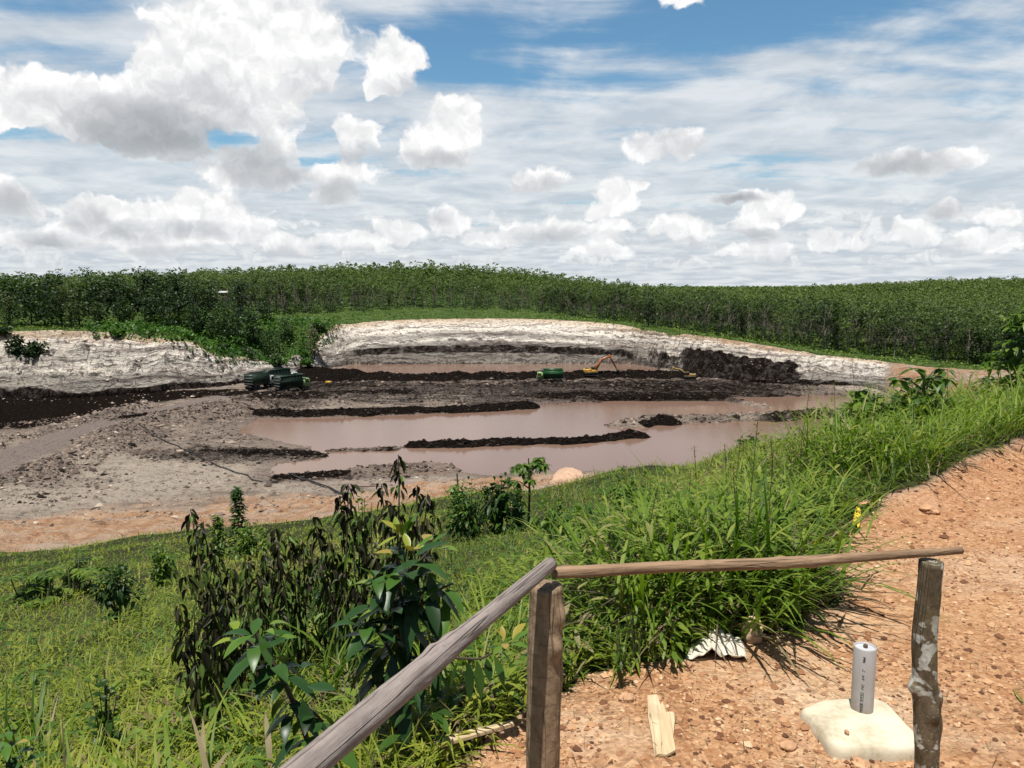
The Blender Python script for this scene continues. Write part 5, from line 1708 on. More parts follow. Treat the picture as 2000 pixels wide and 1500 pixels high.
pipe = g.build('pipe', mp_, marker, True)
g = Geo(); g.lathe([(RP - .0048, HP - .008), (.02, HP - .006), (.0005, HP - .005)], (0, 0, 0), 32, Mp); g.build('mortar_fill', M_CAP, pipe, True)
g = Geo(); g.lathe([(.008, HP - .008), (.008, HP + .004), (.006, HP + .007), (.0005, HP + .007)], (lean.x * 0 + .001, 0, 0), 14, Mp); g.build('bolt', M_RUST, pipe, True)


def pipe_text(body, z0, size, a0, shear=.25, bold=0.0):
    cu = bpy.data.curves.new('lettering', 'FONT')
    cu.body = body
    cu.size = size
    cu.shear = shear
    cu.offset = bold
    ob = bpy.data.objects.new('lettering', cu)
    COL.objects.link(ob)
    dg = bpy.context.evaluated_depsgraph_get()
    me = bpy.data.meshes.new_from_object(ob.evaluated_get(dg))
    bpy.data.objects.remove(ob)
    n_ = len(me.vertices)
    co = np.empty(n_ * 3, np.float32); me.vertices.foreach_get('co', co); co = co.reshape(-1, 3)
    wd = co[:, 0].max()
    th = a0 - co[:, 1] / RP * -1 * -1
    zz = z0 + co[:, 0]
    rr = RP + .0006
    out = np.stack([rr * np.cos(th) + lean.x / HP * zz, rr * np.sin(th), zz], 1)
    me.vertices.foreach_set('co', out.astype(np.float32).ravel())
    me.materials.append(M_INK)
    me.update()
    o = bpy.data.objects.new('lettering', me)
    COL.objects.link(o)
    o.parent = pipe
    return z0 + wd


A0 = R(270 - 21)
zt = HP * .115
zt = pipe_text('POWER', zt, .0155, A0, bold=.0003) + .006
zt = pipe_text('MAX', zt, .0155, A0, bold=.0005) + .010 if False else zt
g = Geo()
# the small framed mark after the word: a box with three strokes
def mark_bar(z0, z1, t0, t1):
    th = np.linspace(A0 - t0, A0 - t1, 4)
    rr = RP + .0006
    V = [(rr * math.cos(t) + lean.x / HP * z, rr * math.sin(t), z) for z in (z0, z1) for t in th]
    g.add(V, [[k, k + 1, k + 5, k + 4] for k in range(3)])


w_ = .011 / RP
L_ = .034
mark_bar(zt, zt + .0014, 0, w_); mark_bar(zt + L_, zt + L_ + .0014, 0, w_); mark_bar(zt, zt + L_, 0, .0014 / RP); mark_bar(zt, zt + L_, w_ - .0014 / RP, w_)
for k_ in range(3):
    z_ = zt + .005 + k_ * .0095
    mark_bar(z_, z_ + .0025, .003 / RP, .009 / RP); mark_bar(z_ + .0025, z_ + .006, .005 / RP, .0068 / RP)
g.build('emblem', M_INK, pipe)
zt += L_ + .012
zt = pipe_text('PVC', zt, .0125, A0) + .012
zt = pipe_text('AW', zt, .0125, A0) + .010
zt = pipe_text('2"', zt, .0125, A0) + .022
pipe_text('Vinilon'[:4], max(zt, HP * .80), .0135, A0, bold=.0003) if False else pipe_text('Vdol', max(zt, HP * .83), .0125, A0, bold=.0003)

# --- crumpled sack, rock, planks, scraps
def cloth(name, corners, Y, nx, ny, height, mat, label, cat, seed, thick=.002):
    """a creased sheet lying on the ground: outline corners in photo pixels"""
    z0 = gz_at(at_depth(*corners[0], Y).x, Y)
    q = [np.array(at_drop(px, py, EYE - (z0 + .02))) for px, py in corners]
    u, v = np.meshgrid(np.linspace(0, 1, nx), np.linspace(0, 1, ny))
    Pq = ((1 - u) * (1 - v))[..., None] * q[0] + (u * (1 - v))[..., None] * q[1] + (u * v)[..., None] * q[2] + ((1 - u) * v)[..., None] * q[3]
    r = np.random.default_rng(seed)
    ed = .02 * fbm(u * 3 + seed, v * 3, 3)
    f1 = np.abs(fbm(u * 1.6 + v * 1.2 + seed, v * 1.3 - u + 3, 2))
    f2 = np.abs(fbm(u * 3.4 - v * 2.6 + seed * 2, v * 3 + u * 2, 2))
    h = height * (1.1 - 1.9 * f1) * np.sin(np.pi * np.clip(u * .9 + .05, 0, 1)) ** .6 + .25 * height * (.5 - 2 * f2)
    Pq[..., 0] += ed * .8
    Pq[..., 1] += ed
    Pq[..., 2] = sample(Zgrid, Pq[..., 0].ravel(), Pq[..., 1].ravel()).reshape(u.shape) + np.maximum(h, .004)
    g = Geo()
    i_, j_ = np.meshgrid(np.arange(ny - 1), np.arange(nx - 1), indexing='ij')
    g.add(Pq.reshape(-1, 3), np.stack([i_ * nx + j_, i_ * nx + j_ + 1, (i_ + 1) * nx + j_ + 1, (i_ + 1) * nx + j_], -1).reshape(-1, 4))
    c = Pq.reshape(-1, 3).mean(0)
    ob = g.build(name, mat, None, False, loc=c)
    so = ob.modifiers.new('thickness', 'SOLIDIFY')
    so.thickness = thick
    return tag(ob, label, cat)


M_SACK = simple('dirty_sack', (0.60, 0.55, 0.45), 0.85, var=0.18, scale=9, bump=0.25)
M_YWRAP = simple('yellow_wrapper', (0.68, 0.50, 0.035), 0.45, var=0.2, scale=14)
M_PINK = simple('faded_pink_wrapper', (0.62, 0.42, 0.38), 0.6, var=0.2, scale=14)
M_PLANK = wood('pale_plank', (0.66, 0.52, 0.33), (0.50, 0.37, 0.21), 0.5)
ps = on_ground(1405, 1275)
cloth('sack', [(1338, 1284), (1462, 1284), (1448, 1240), (1372, 1226)], ps.y, 36, 26, .060, M_SACK, 'crumpled dirty white sack at the foot of the tall grass', 'sack', 3)
cloth('wrapper', [(1585, 1072), (1617, 1066), (1614, 1052), (1588, 1056)], 4.45, 12, 8, .05, M_YWRAP, 'yellow wrapper lying at the edge of the tall grass', 'wrapper', 5)['group'] = 'yellow wrappers'
cloth('wrapper', [(1616, 1062), (1650, 1056), (1647, 1042), (1620, 1046)], 4.55, 12, 8, .05, M_YWRAP, 'orange yellow wrapper beside the first one, nearer the path', 'wrapper', 8)['group'] = 'yellow wrappers'
cloth('wrapper', [(1662, 1042), (1680, 1036), (1682, 1008), (1666, 1006)], 5.0, 8, 12, .07, M_YWRAP, 'yellow scrap caught upright in the grass farther up the path', 'wrapper', 9)['group'] = 'yellow wrappers'
cloth('wrapper', [(1268, 1256), (1300, 1262), (1304, 1234), (1276, 1230)], 3.3, 10, 10, .05, M_PINK, 'faded pink wrapper half under the grass left of the sack', 'wrapper', 12)
M_LATER = simple('laterite', (0.52, 0.30, 0.165), 0.95, var=0.35, scale=14, bump=0.6)
M_STONE_T = simple('tan_stone', (0.60, 0.43, 0.27), 0.95, var=0.2, scale=14, bump=0.5)
pq = on_ground(1475, 1262)
boulder('rock', (pq.x, pq.y + .05, pq.z + .045), (.048, .05, .066), M_STONE_T, 21, 'tan rock leaning against the right end of the crumpled sack', 'rock', amp=.4, smooth=False)
ROCKS = [(1340, 1300, .045, 'orange clod in front of the left end of the sack'), (1735, 1176, .05, 'flat brown rock on the path left of the dark post'), (1225, 1368, .055, 'reddish lump just left of the broken plank'), (1540, 1462, .05, 'purplish stone on the gravel left of the concrete block'),
         (1680, 1498, .06, 'broad flat stone in front of the concrete block'), (1690, 990, .10, 'big brown clod on the bank where the path meets the weeds'), (1815, 1000, .11, 'flat slab of laterite at the foot of the path bank'), (1720, 1462, .012, 'tiny chip of stone lying on the concrete block')]
for k_, (px, py, sz, lb) in enumerate(ROCKS[:7]):
    q = on_ground(px, py)
    sz *= .62
    boulder('rock', (q.x, q.y, q.z + sz * .2), (sz, sz * .8, sz * .5), M_LATER, 30 + k_, lb, 'rock', 'larger rocks lying on the gravel', amp=.8, smooth=False)
q = at_drop(1654, 1432, EYE - (MZ + .048))
boulder('pebble', (q[0], q[1], MZ + .052), (.010, .007, .008), M_LATER, 51, 'small brown pebble lying on top of the concrete block', 'pebble', amp=.5, smooth=False)
# broken plank, outline from the photograph laid on the gravel
def flat_board(name, pix, mat, thick, label, cat, lift=.004):
    q0 = on_ground(*pix[0])
    z = max(gz_at(*at_drop(px, py, EYE - q0.z)[:2]) for px, py in pix) + lift
    pts = np.array([at_drop(px, py, EYE - z - thick)[:2] for px, py in pix])
    n = len(pts)
    c = pts.mean(0)
    bm_ = __import__('bmesh').new()
    lo = [bm_.verts.new((x - c[0], y - c[1], 0)) for x, y in pts]
    f = bm_.faces.new(lo)
    ext = __import__('bmesh').ops.extrude_face_region(bm_, geom=[f])
    for v in ext['geom']:
        if hasattr(v, 'co'):
            v.co.z += thick
    __import__('bmesh').ops.triangulate(bm_, faces=bm_.faces[:])
    __import__('bmesh').ops.recalc_face_normals(bm_, faces=bm_.faces[:])
    me = bpy.data.meshes.new(name)
    bm_.to_mesh(me); bm_.free()
    me.materials.append(mat)
    al = np.array([v.co for v in me.vertices])
    d = pts[np.argmax(np.linalg.norm(pts - pts[0], axis=1))] - pts[0]; d = d / np.linalg.norm(d)
    at = me.attributes.new('along', 'FLOAT_VECTOR', 'POINT')
    at.data.foreach_set('vector', np.c_[al[:, 0] * -d[1] + al[:, 1] * d[0], al[:, 2], al[:, 0] * d[0] + al[:, 1] * d[1]].astype(np.float32).ravel())
    ob = bpy.data.objects.new(name, me)
    COL.objects.link(ob)
    ob.location = (c[0], c[1], z)
    return tag(ob, label, cat)


flat_board('plank', [(1264, 1358), (1283, 1356), (1290, 1376), (1294, 1371), (1301, 1390), (1316, 1390), (1319, 1394), (1315, 1440), (1320, 1464), (1302, 1474), (1286, 1472), (1279, 1478), (1273, 1440), (1266, 1400)], M_PLANK, .008, 'pale broken plank lying on the gravel, left of the pipe marker', 'plank')
flat_board('stick', [(848, 1448), (905, 1428), (1000, 1406), (1003, 1413), (930, 1434), (852, 1457)], M_PLANK, .012, 'long squared wooden stick at the gravel edge behind the sloping rail', 'stick', .03)
# ------------------------------------------------------------------ near vegetation
UPV = np.array([0, 0, 1.0])


def norm(a):
    return a / (np.linalg.norm(a, axis=-1, keepdims=True) + 1e-9)


def leaves(g, pos, d, L, W, droop=.3, fold=.25, tint=.5, n=5, peak=.42, curl=0.0, roll=None, r=rng):
    """folded leaves: stalk end at pos, growing along d, sagging by droop"""
    N = len(pos)
    d = norm(np.asarray(d, float))
    L, W, droop, tint = [np.broadcast_to(np.asarray(q, float), (N,)) for q in (L, W, droop, tint)]
    side = norm(np.cross(d, UPV) + 1e-4)
    if roll is not None:
        nn = np.cross(side, d)
        side = side * np.cos(roll)[:, None] + nn * np.sin(roll)[:, None]
    nrm = norm(np.cross(side, d))
    V = []
    for t in np.linspace(0, 1, n + 1):
        c = pos + d * (L * t)[:, None]
        c = c + np.array([0, 0, -1.0]) * (droop * L * t * t)[:, None]
        w_ = W * .5 * max(0.04, (math.sin(math.pi * t ** (math.log(.5) / math.log(peak)))) ** .85)
        lift = fold * w_
        cs = np.cos(curl * t)
        V += [c - side * (w_ * cs)[:, None] + nrm * lift[:, None], c, c + side * (w_ * cs)[:, None] + nrm * lift[:, None]]
    V = np.stack(V, 1)
    k = V.shape[1]
    Q = []
    for s in range(n):
        a = 3 * s
        Q += [[a, a + 1, a + 4, a + 3], [a + 1, a + 2, a + 5, a + 4]]
    Q = (np.arange(N) * k)[:, None, None] + np.array(Q)[None]
    g.add(V.reshape(-1, 3), Q.reshape(-1, 4), tint=np.repeat(tint, k))


def blades(g, pos, az, tilt, L, W, bend, tint=.5, n=4, twist=None):
    """grass blades: flat strips that rise at tilt from the vertical and bend over"""
    N = len(pos)
    az, tilt, L, W, bend, tint = [np.broadcast_to(np.asarray(q, float), (N,)) for q in (az, tilt, L, W, bend, tint)]
    h = np.stack([np.cos(az), np.sin(az), np.zeros(N)], 1)
    side = np.stack([-np.sin(az), np.cos(az), np.zeros(N)], 1)
    V = []
    c = np.array(pos, float)
    ts = np.linspace(0, 1, n + 1)
    for q, t in enumerate(ts):
        w_ = W * .5 * (1 - t ** 2.2) * min(1, .55 + 1.5 * t)
        V += [c - side * w_[:, None], c + side * w_[:, None]]
        a = tilt + bend * (t + .5 / n)
        st = (L / n)[:, None] * (h * np.sin(a)[:, None] + UPV * np.cos(a)[:, None])
        c = c + st
    V = np.stack(V, 1)
    k = V.shape[1]
    Q = np.array([[2 * s, 2 * s + 1, 2 * s + 3, 2 * s + 2] for s in range(n)])
    g.add(V.reshape(-1, 3), ((np.arange(N) * k)[:, None, None] + Q[None]).reshape(-1, 4), tint=np.repeat(tint, k))


def plantmat(name, stops, rough=.45, trans=.35, spec=.4, rnd=.1):
    m, T, b = material(name)
    t = T.new('ShaderNodeAttribute', attribute_name='tint').outputs['Fac']
    oi = T.new('ShaderNodeObjectInfo').outputs['Random']
    t = T.m('ADD', t, T.m('MULTIPLY', T.m('SUBTRACT', oi, .5), rnd))
    c = T.ramp(t, stops)
    T.put(b.inputs['Base Color'], c)
    b.inputs['Roughness'].default_value = rough
    b.inputs['Specular IOR Level'].default_value = spec
    tr = T.new('ShaderNodeBsdfTranslucent')
    T.put(tr.inputs[0], T.mix(1.0, c, (1.05, 1.25, 0.40), 'MULTIPLY'))
    mx = T.new('ShaderNodeMixShader')
    mx.inputs[0].default_value = trans
    T.l.new(b.outputs[0], mx.inputs[1]); T.l.new(tr.outputs[0], mx.inputs[2])
    T.l.new(mx.outputs[0], [n for n in m.node_tree.nodes if n.type == 'OUTPUT_MATERIAL'][0].inputs[0])
    return m


# tint above 0.85 is dry straw
M_GRASS = plantmat('meadow_grass', [(0, (.030, .060, .009)), (.35, (.085, .145, .015)), (.65, (.215, .265, .028)), (.80, (.32, .335, .048)), (.86, (.30, .245, .10)), (.93, (.25, .185, .10)), (1, (.12, .085, .05))], .5, .38, .3)
M_REED = plantmat('reed_grass', [(0, (.022, .050, .008)), (.4, (.066, .130, .014)), (.75, (.165, .250, .028)), (.85, (.25, .30, .05)), (.88, (.32, .26, .15)), (1, (.11, .085, .06))], .5, .38, .22)
M_BIG = plantmat('glossy_leaves', [(0, (.012, .032, .010)), (.5, (.028, .074, .018)), (.8, (.075, .160, .022)), (.93, (.22, .29, .03)), (1, (.34, .24, .05))], .36, .22, .32)
M_WILT = plantmat('wilted_leaves', [(0, (.010, .010, .005)), (.4, (.030, .027, .012)), (.7, (.055, .060, .018)), (.8, (.060, .105, .020)), (1, (.11, .18, .03))], .5, .15, .3)
M_WEED = plantmat('weed_leaves', [(0, (.018, .048, .010)), (.5, (.058, .130, .020)), (.8, (.125, .215, .032)), (1, (.22, .30, .05))], .42, .48, .35)
M_STEM = simple('green_stem', (.075, .09, .03), .7, var=.3)
M_STEMB = simple('brown_stem', (.055, .038, .025), .8, var=.3)
M_STEMR = simple('reddish_twig', (.13, .045, .03), .6, var=.3)
M_SEED = plantmat('seed_heads', [(0, (.07, .055, .02)), (.5, (.16, .14, .04)), (1, (.26, .25, .07))], .7, .2, .2)

# --- the meadow on the slope: blade count even over the picture, blades grow with nothing but chance
def meadow(N, hl, tmul, seed, ymax=75.0, wmul=1.0):
    r = np.random.default_rng(seed)
    u = r.uniform(-.80, .80, N)
    y = np.exp(r.uniform(math.log(1.25), math.log(ymax), N))
    x = u * y
    gm = sample(Grassgrid, x, y)
    pd = sample(Padgrid, x, y)
    k = (gm > .5) & (pd < .5)
    x, y = x[k], y[k]
    N = len(x)
    z = sample(Zgrid, x, y)
    patch = fbm(x / 1.6, y / 1.6, 3)
    patch2 = fbm(x / 5.5 + 9, y / 5.5, 3)
    clump = fbm(x / .35, y / .35, 2)
    L = hl * r.uniform(.5, 1.5, N) * np.clip(1 + .9 * patch + 1.1 * clump, .35, 2.6) * np.where(x / y > .05, 1.15, 1.0)
    W = np.maximum(.0085, .0010 * y) * r.uniform(.7, 1.5, N) * wmul
    tint = .50 + .42 * patch2 + .18 * patch + .11 * r.normal(size=N) + tmul + np.interp(x / y, [-.7, -.3, .1, .4], [.06, .04, -.03, -.05])
    tint = np.clip(tint, .02, .80)
    dry = r.random(N) < .08 + .30 * np.clip(patch2, 0, 1)
    tint = np.where(dry, r.uniform(.86, 1.0, N), tint)
    return np.c_[x, y, z], r.uniform(0, 6.28, N), np.abs(r.normal(0, .55, N)) + .15, L, W, r.uniform(.2, 1.5, N), tint


g = Geo()
blades(g, *meadow(62000, .18, 0.0, 31), n=3)
blades(g, *meadow(36000, .10, 0.10, 32, wmul=1.8), n=2)
# short broad leaves of creeping grass and herbs between the blades
p_, az_, ti_, L_, W_, be_, tn_ = meadow(105000, .070, .05, 33, 50.0)
L_ = np.maximum(L_, .0032 * p_[:, 1])
p_[:, 2] += rng.uniform(.0, .14, len(p_)) * (1 + .5 * fbm(p_[:, 0] / .8, p_[:, 1] / .8, 2))
dd = np.stack([np.cos(az_), np.sin(az_), rng.uniform(-.3, .8, len(p_))], 1)
leaves(g, p_, dd, L_, L_ * rng.uniform(.11, .22, len(p_)), .3, .25, np.clip(tn_, 0, 1), n=2)
tag(g.build('grass', M_GRASS), 'low bright green grass and herbs covering the slope', 'grass', kind='stuff')

# broad-leaved weeds scattered through the meadow
r = np.random.default_rng(55)
nw = 330
wu, wy = r.uniform(-.74, .45, nw), np.exp(r.uniform(math.log(1.9), math.log(30), nw))
wx = wu * wy
ok = (sample(Grassgrid, wx, wy) > .6) & (sample(Padgrid, wx, wy) < .4)
g = Geo()
for x, y in zip(wx[ok], wy[ok]):
    n = int(r.integers(10, 34))
    h = r.uniform(.08, .32)
    a = r.uniform(0, 6.28, n)
    k = r.uniform(.15, 1, n)
    wd = r.uniform(.05, .16)
    pp = np.c_[x + np.cos(a) * wd * k, y + np.sin(a) * wd * k, gz_at(x, y) + h * r.uniform(.2, 1, n)]
    L_ = np.maximum(r.uniform(.04, .11, n), .005 * y)
    leaves(g, pp, np.c_[np.cos(a), np.sin(a), r.uniform(-.3, .7, n)], L_, L_ * r.uniform(.25, .5), .4, .25, np.clip(r.uniform(.4, 1.0) + .12 * r.normal(size=n), 0, 1), n=3)
tag(g.build('weeds', M_WEED), 'broad-leaved weeds scattered through the meadow grass', 'weeds', kind='stuff')

# --- clumps of tall grass: every clump a thing
def grass_clump(px, py, Y, R_, nb, L, label, group=None, W=.012, tint=.45, dry=.12, bend=(.5, 1.7), seeds=0, cat='grass clump', name='grass_clump', r_seed=0, leafy_=0):
    r = np.random.default_rng(1000 + r_seed + int(px) + nb)
    p = at_depth(px, py, Y)
    z = gz_at(p.x, Y)
    root = empty(name, (p.x, Y, z), label, cat, group)
    nb = int(nb * (.60 if Y < 4.4 else .74))
    W = W * (1.32 if Y < 4.4 else 1.1 if Y < 6 else .85)
    tint = tint + (.12 if Y > 5 else .08)
    bend = (bend[0], bend[1] * .9)
    rad, a = R_ * np.sqrt(r.random(nb)), r.uniform(0, 6.28, nb)
    x, y = rad * np.cos(a), rad * np.sin(a)
    zz = sample(Zgrid, x + p.x, y + Y) - z
    out = np.where(r.random(nb) < .7, a, r.uniform(0, 6.28, nb)) + r.normal(0, .5, nb)
    tilt = .10 + .5 * rad / R_ * r.random(nb) + np.abs(r.normal(0, .12, nb))
    l_ = L * r.uniform(.45, 1.15, nb)
    tn = np.clip(tint + .16 * r.normal(size=nb), 0, .84)
    isdry = r.random(nb) < dry * 1.7
    tn = np.where(isdry, r.uniform(.88, 1.0, nb), tn)
    l_ = np.where(isdry, l_ * .75, l_)
    tilt = np.where(isdry, tilt + .4, tilt)
    g = Geo()
    blades(g, np.c_[x, y, zz], out, tilt, l_, W * r.uniform(.6, 1.4, nb), r.uniform(*bend, nb), tn, n=6)
    # side leaves halfway up the culms
    m = int(nb * .8)
    q = r.integers(0, nb, m)
    hh = l_[q] * r.uniform(.25, .65, m)
    ps_ = np.c_[x[q] + np.cos(out[q]) * np.sin(tilt[q]) * hh, y[q] + np.sin(out[q]) * np.sin(tilt[q]) * hh, zz[q] + np.cos(tilt[q]) * hh * .93]
    blades(g, ps_, r.uniform(0, 6.28, m), r.uniform(.4, 1.1, m), L * r.uniform(.2, .5, m), W * r.uniform(.6, 1.3, m), r.uniform(.4, 1.6, m), np.clip(tint + .1 + .15 * r.normal(size=m), 0, .84), n=4)
    if Y < 4.4 and L > .7:       # dead stems and leaves, their brown also standing in for shade at the foot
        m = 170
        a3, r3 = r.uniform(0, 6.28, m), R_ * 1.05 * np.sqrt(r.random(m))
        blades(g, np.c_[r3 * np.cos(a3), r3 * np.sin(a3), r.uniform(0, .2, m)], r.uniform(0, 6.28, m), r.uniform(.2, 1.2, m), r.uniform(.15, .5, m), r.uniform(.003, .012, m), r.uniform(-.3, 1.4, m), r.uniform(.9, 1.0, m), n=4)
    if leafy_:
        q = leafy_
        a2, r2 = r.uniform(0, 6.28, q), R_ * np.sqrt(r.random(q)) * 1.05
        ps_ = np.c_[r2 * np.cos(a2), r2 * np.sin(a2), L * r.uniform(.1, .75, q) * (1 - .5 * (r2 / R_) ** 2)]
        d_ = np.c_[np.cos(a2), np.sin(a2), r.uniform(-.2, .7, q)] + .5 * r.normal(size=(q, 3))
        leaves(g, ps_, d_, r.uniform(.06, .14, q), r.uniform(.016, .036, q), .3, .25, np.clip(tint + .18 + .15 * r.normal(size=q), 0, .84), n=3)
    g.build('blade', M_REED, root)['kind'] = 'stuff'
    if seeds:
        st, sh = Geo(), Geo()
        for k in range(seeds):
            a = r.uniform(0, 6.28); rr = R_ * .5 * r.random(); hgt = L * r.uniform(.85, 1.15)
            b = np.array([rr * math.cos(a), rr * math.sin(a), 0]); tip = b + [r.uniform(-.12, .12) * L, r.uniform(-.1, .1) * L, hgt]
            st.tube(np.array([b, (b + tip) / 2 + [0, 0, .04 * L], tip]), [.004, .003, .002], 4, cap=False)
            n_ = 46
            t_ = r.random(n_)
            pp = tip + np.c_[r.normal(0, .014, n_), r.normal(0, .014, n_), -t_ * .16 * L]
            leaves(sh, pp, np.c_[r.normal(0, 1, n_), r.normal(0, 1, n_), r.uniform(.2, 1.6, n_)], r.uniform(.012, .030, n_), .007, .2, .3, np.clip(r.normal(.5, .25, n_), 0, 1), n=2)
        st.build('stalk', M_STEM, root)['kind'] = 'stuff'
        sh.build('seed_head', M_SEED, root)['kind'] = 'stuff'
    return root


TG_ = 'tall grass clumps on the slope'
grass_clump(1250, 1180, 3.75, .40, 330, .78, 'tall dense grass clump behind the corner post, left of the sack', TG_, .013, .50, .10, leafy_=350, seeds=1)
grass_clump(1400, 1190, 3.75, .42, 420, .86, 'tall dark-based grass clump straight above the crumpled sack', TG_, .014, .46, .16, leafy_=420, seeds=2)
grass_clump(1490, 1160, 4.0, .30, 240, .72, 'tall grass clump right of the sack, next to the yellow wrappers', TG_, .013, .48, .14, leafy_=350, seeds=1)
grass_clump(1330, 1110, 4.7, .5, 260, .66, 'long-bladed grass clump rising behind the middle of the thin rail', TG_, .015, .56, .06, leafy_=250, seeds=1)
grass_clump(1470, 1090, 4.9, .5, 250, .62, 'bright arching grass clump behind the one above the sack', TG_, .015, .58, .08, leafy_=250, seeds=2)
grass_clump(1170, 1090, 5.2, .5, 170, .46, 'lower bright grass clump behind the end of the grey pole', TG_, .014, .58, .05, leafy_=420)
grass_clump(1540, 1060, 5.5, .36, 120, .55, 'tall grass clump with seed heads left of the yellow scrap', TG_, .015, .56, .1, leafy_=200, seeds=3)
grass_clump(1250, 1030, 6.6, .55, 150, .58, 'distant grass clump with a tall seed head above the brown pond', TG_, .016, .55, .08, leafy_=250, seeds=3)
grass_clump(1420, 1010, 6.6, .6, 150, .58, 'distant grass clump below the tallest seed stalk', TG_, .016, .58, .08, leafy_=250, seeds=3)
grass_clump(1700, 960, 6.6, .6, 330, .80, 'leafy dark-based grass clump at the top of the path bank', TG_, .015, .48, .14, leafy_=420, seeds=1)
grass_clump(1620, 960, 7.4, .65, 330, .95, 'tall grass clump under the sapling with triangular leaves', TG_, .016, .50, .12, leafy_=420, seeds=2)
grass_clump(1790, 925, 7.4, .7, 330, .75, 'bright grass clump behind the path, right of the dark-based one', TG_, .016, .56, .06, leafy_=450)
grass_clump(1890, 890, 8.2, .8, 360, .8, 'wide grass clump on the crest of the path, below the right tree', TG_, .017, .58, .05, leafy_=450, seeds=1)
grass_clump(1985, 850, 9.0, .8, 320, .8, 'grass clump at the far right end of the path crest', TG_, .018, .56, .06, leafy_=400)
grass_clump(1740, 880, 9.5, .9, 330, .9, 'grass clump farther down, behind the triangular-leaved sapling', TG_, .02, .56, .06, leafy_=350, seeds=2)
grass_clump(1860, 840, 11.0, 1.0, 330, .9, 'grass clump halfway between the path crest and the orange wall', TG_, .022, .60, .05, leafy_=350)
grass_clump(1545, 960, 8.8, .6, 180, .6, 'grass clump on the edge against the pond, left of the path weeds', TG_, .02, .56, .08, leafy_=250, seeds=2)
LG_ = 'reed tufts on the near slope'
grass_clump(440, 1500, 2.25, .16, 75, .62, 'broad-bladed reed tuft in the lower left, long leaves arching over', LG_, .017, .60, .05, (.7, 1.9))
grass_clump(350, 1480, 2.5, .16, 60, .50, 'smaller reed tuft left of the broad-bladed one', LG_, .014, .62, .08, (.7, 1.9))
grass_clump(612, 1240, 3.9, .14, 80, .62, 'upright dark reed tuft between the wilted shrubs', LG_, .013, .38, .05, (.1, .8))
grass_clump(655, 1290, 3.6, .18, 110, .45, 'brown dried-up grass tuft in front of the wilted shrubs', LG_, .009, .5, .75, (.4, 1.4))
grass_clump(45, 1330, 3.6, .18, 80, .50, 'thin upright grass tuft near the left edge', LG_, .011, .52, .08, (.1, .9))
grass_clump(500, 1330, 3.3, .15, 70, .45, 'pale arching grass tuft behind the lower sapling', LG_, .011, .66, .1, (.6, 1.6))
grass_clump(860, 1310, 3.2, .16, 80, .42, 'fresh green tuft right of the rubbery sapling', LG_, .012, .60, .05, (.4, 1.5))
grass_clump(960, 1240, 3.6, .2, 90, .45, 'bright tuft behind the hanging twig', LG_, .012, .62, .05, (.4, 1.5))
grass_clump(1110, 1270, 3.3, .15, 70, .36, 'low leafy tuft just right of the corner post', LG_, .012, .60, .08, (.6, 1.6), leafy_=150)
grass_clump(150, 1460, 2.6, .2, 70, .40, 'yellowish tuft low in the left corner', LG_, .012, .74, .15, (.6, 1.7))
grass_clump(1060, 1120, 5.4, .5, 160, .36, 'low mixed tuft behind the corner post top', LG_, .013, .64, .05, (.5, 1.5), leafy_=250)

# --- glossy-leaved saplings
def twig(g, pts, r0, r1, sides=6):
    pts = np.array([tuple(p) for p in pts])
    t = np.linspace(0, len(pts) - 1, 4 * len(pts))
    q = np.stack([np.interp(t, range(len(pts)), pts[:, c]) for c in range(3)], 1)
    for c in range(3):
        q[1:-1, c] = (q[:-2, c] + 2 * q[1:-1, c] + q[2:, c]) / 4
    g.tube(q, np.linspace(r0, r1, len(q)), sides, cap=False)
    return q


def glossy_sapling(label, stems, Y, clusters, L0, name='sapling', seed=0, single=()):
    """stems: lists of (px, py, depth offset); clusters: (px, py, dY, count, tint, droop, spread, size)"""
    r = np.random.default_rng(700 + seed)
    p0 = at_depth(stems[0][0][0], stems[0][0][1], Y + stems[0][0][2])
    root = empty(name, (p0.x, p0.y, gz_at(p0.x, p0.y)), label, 'sapling')
    o = np.array(root.location)
    g = Geo()
    for k, st in enumerate(stems):
        pts = [at_depth(a, b, Y + c) - Vector(o) for a, b, c in st]
        if k == 0:
            pts = [Vector((0, 0, -.05))] + pts
        twig(g, pts, .010 if k == 0 else .006, .005 if k == 0 else .003)
    g.build('stem', M_STEMB if name == 'sapling' else M_STEMR, root, True)
    g = Geo()
    for (px, py, dY, n, tn, dr, spread, sz) in clusters:
        c = np.array(at_depth(px, py, Y + dY)) - o
        a = r.uniform(0, 6.28) + np.arange(n) * 2.399
        el = r.uniform(-.5, .5, n) + (.35 - dr * .9)
        d = np.stack([np.cos(a) * np.cos(el), np.sin(a) * np.cos(el), np.sin(el)], 1)
        ps_ = c + d * .012 + np.c_[r.normal(0, .012, n), r.normal(0, .012, n), r.normal(0, spread, n)]
        L_ = L0 * sz * r.uniform(.7, 1.15, n)
        leaves(g, ps_, d, L_, L_ * r.uniform(.34, .42, n), r.uniform(.1, .6, n) + dr * .4, .30, np.clip(tn + .14 * r.normal(size=n), 0, 1), n=7, peak=.5)
    for (x0, y0, x1, y1, w, tn, dy) in single:           # single leaves seen in full
        a, b = np.array(at_depth(x0, y0, Y + dy)) - o, np.array(at_depth(x1, y1, Y + dy - .02)) - o
        d = (b - a)[None]
        leaves(g, a[None], d, np.linalg.norm(d) * 1.0, w * 1.12, .05, .22, tn, n=8, peak=.5, roll=np.array([r.uniform(-.5, .5)]))
    lv = g.build('leaf', M_BIG, root, True)
    lv['kind'] = 'stuff'
    return root


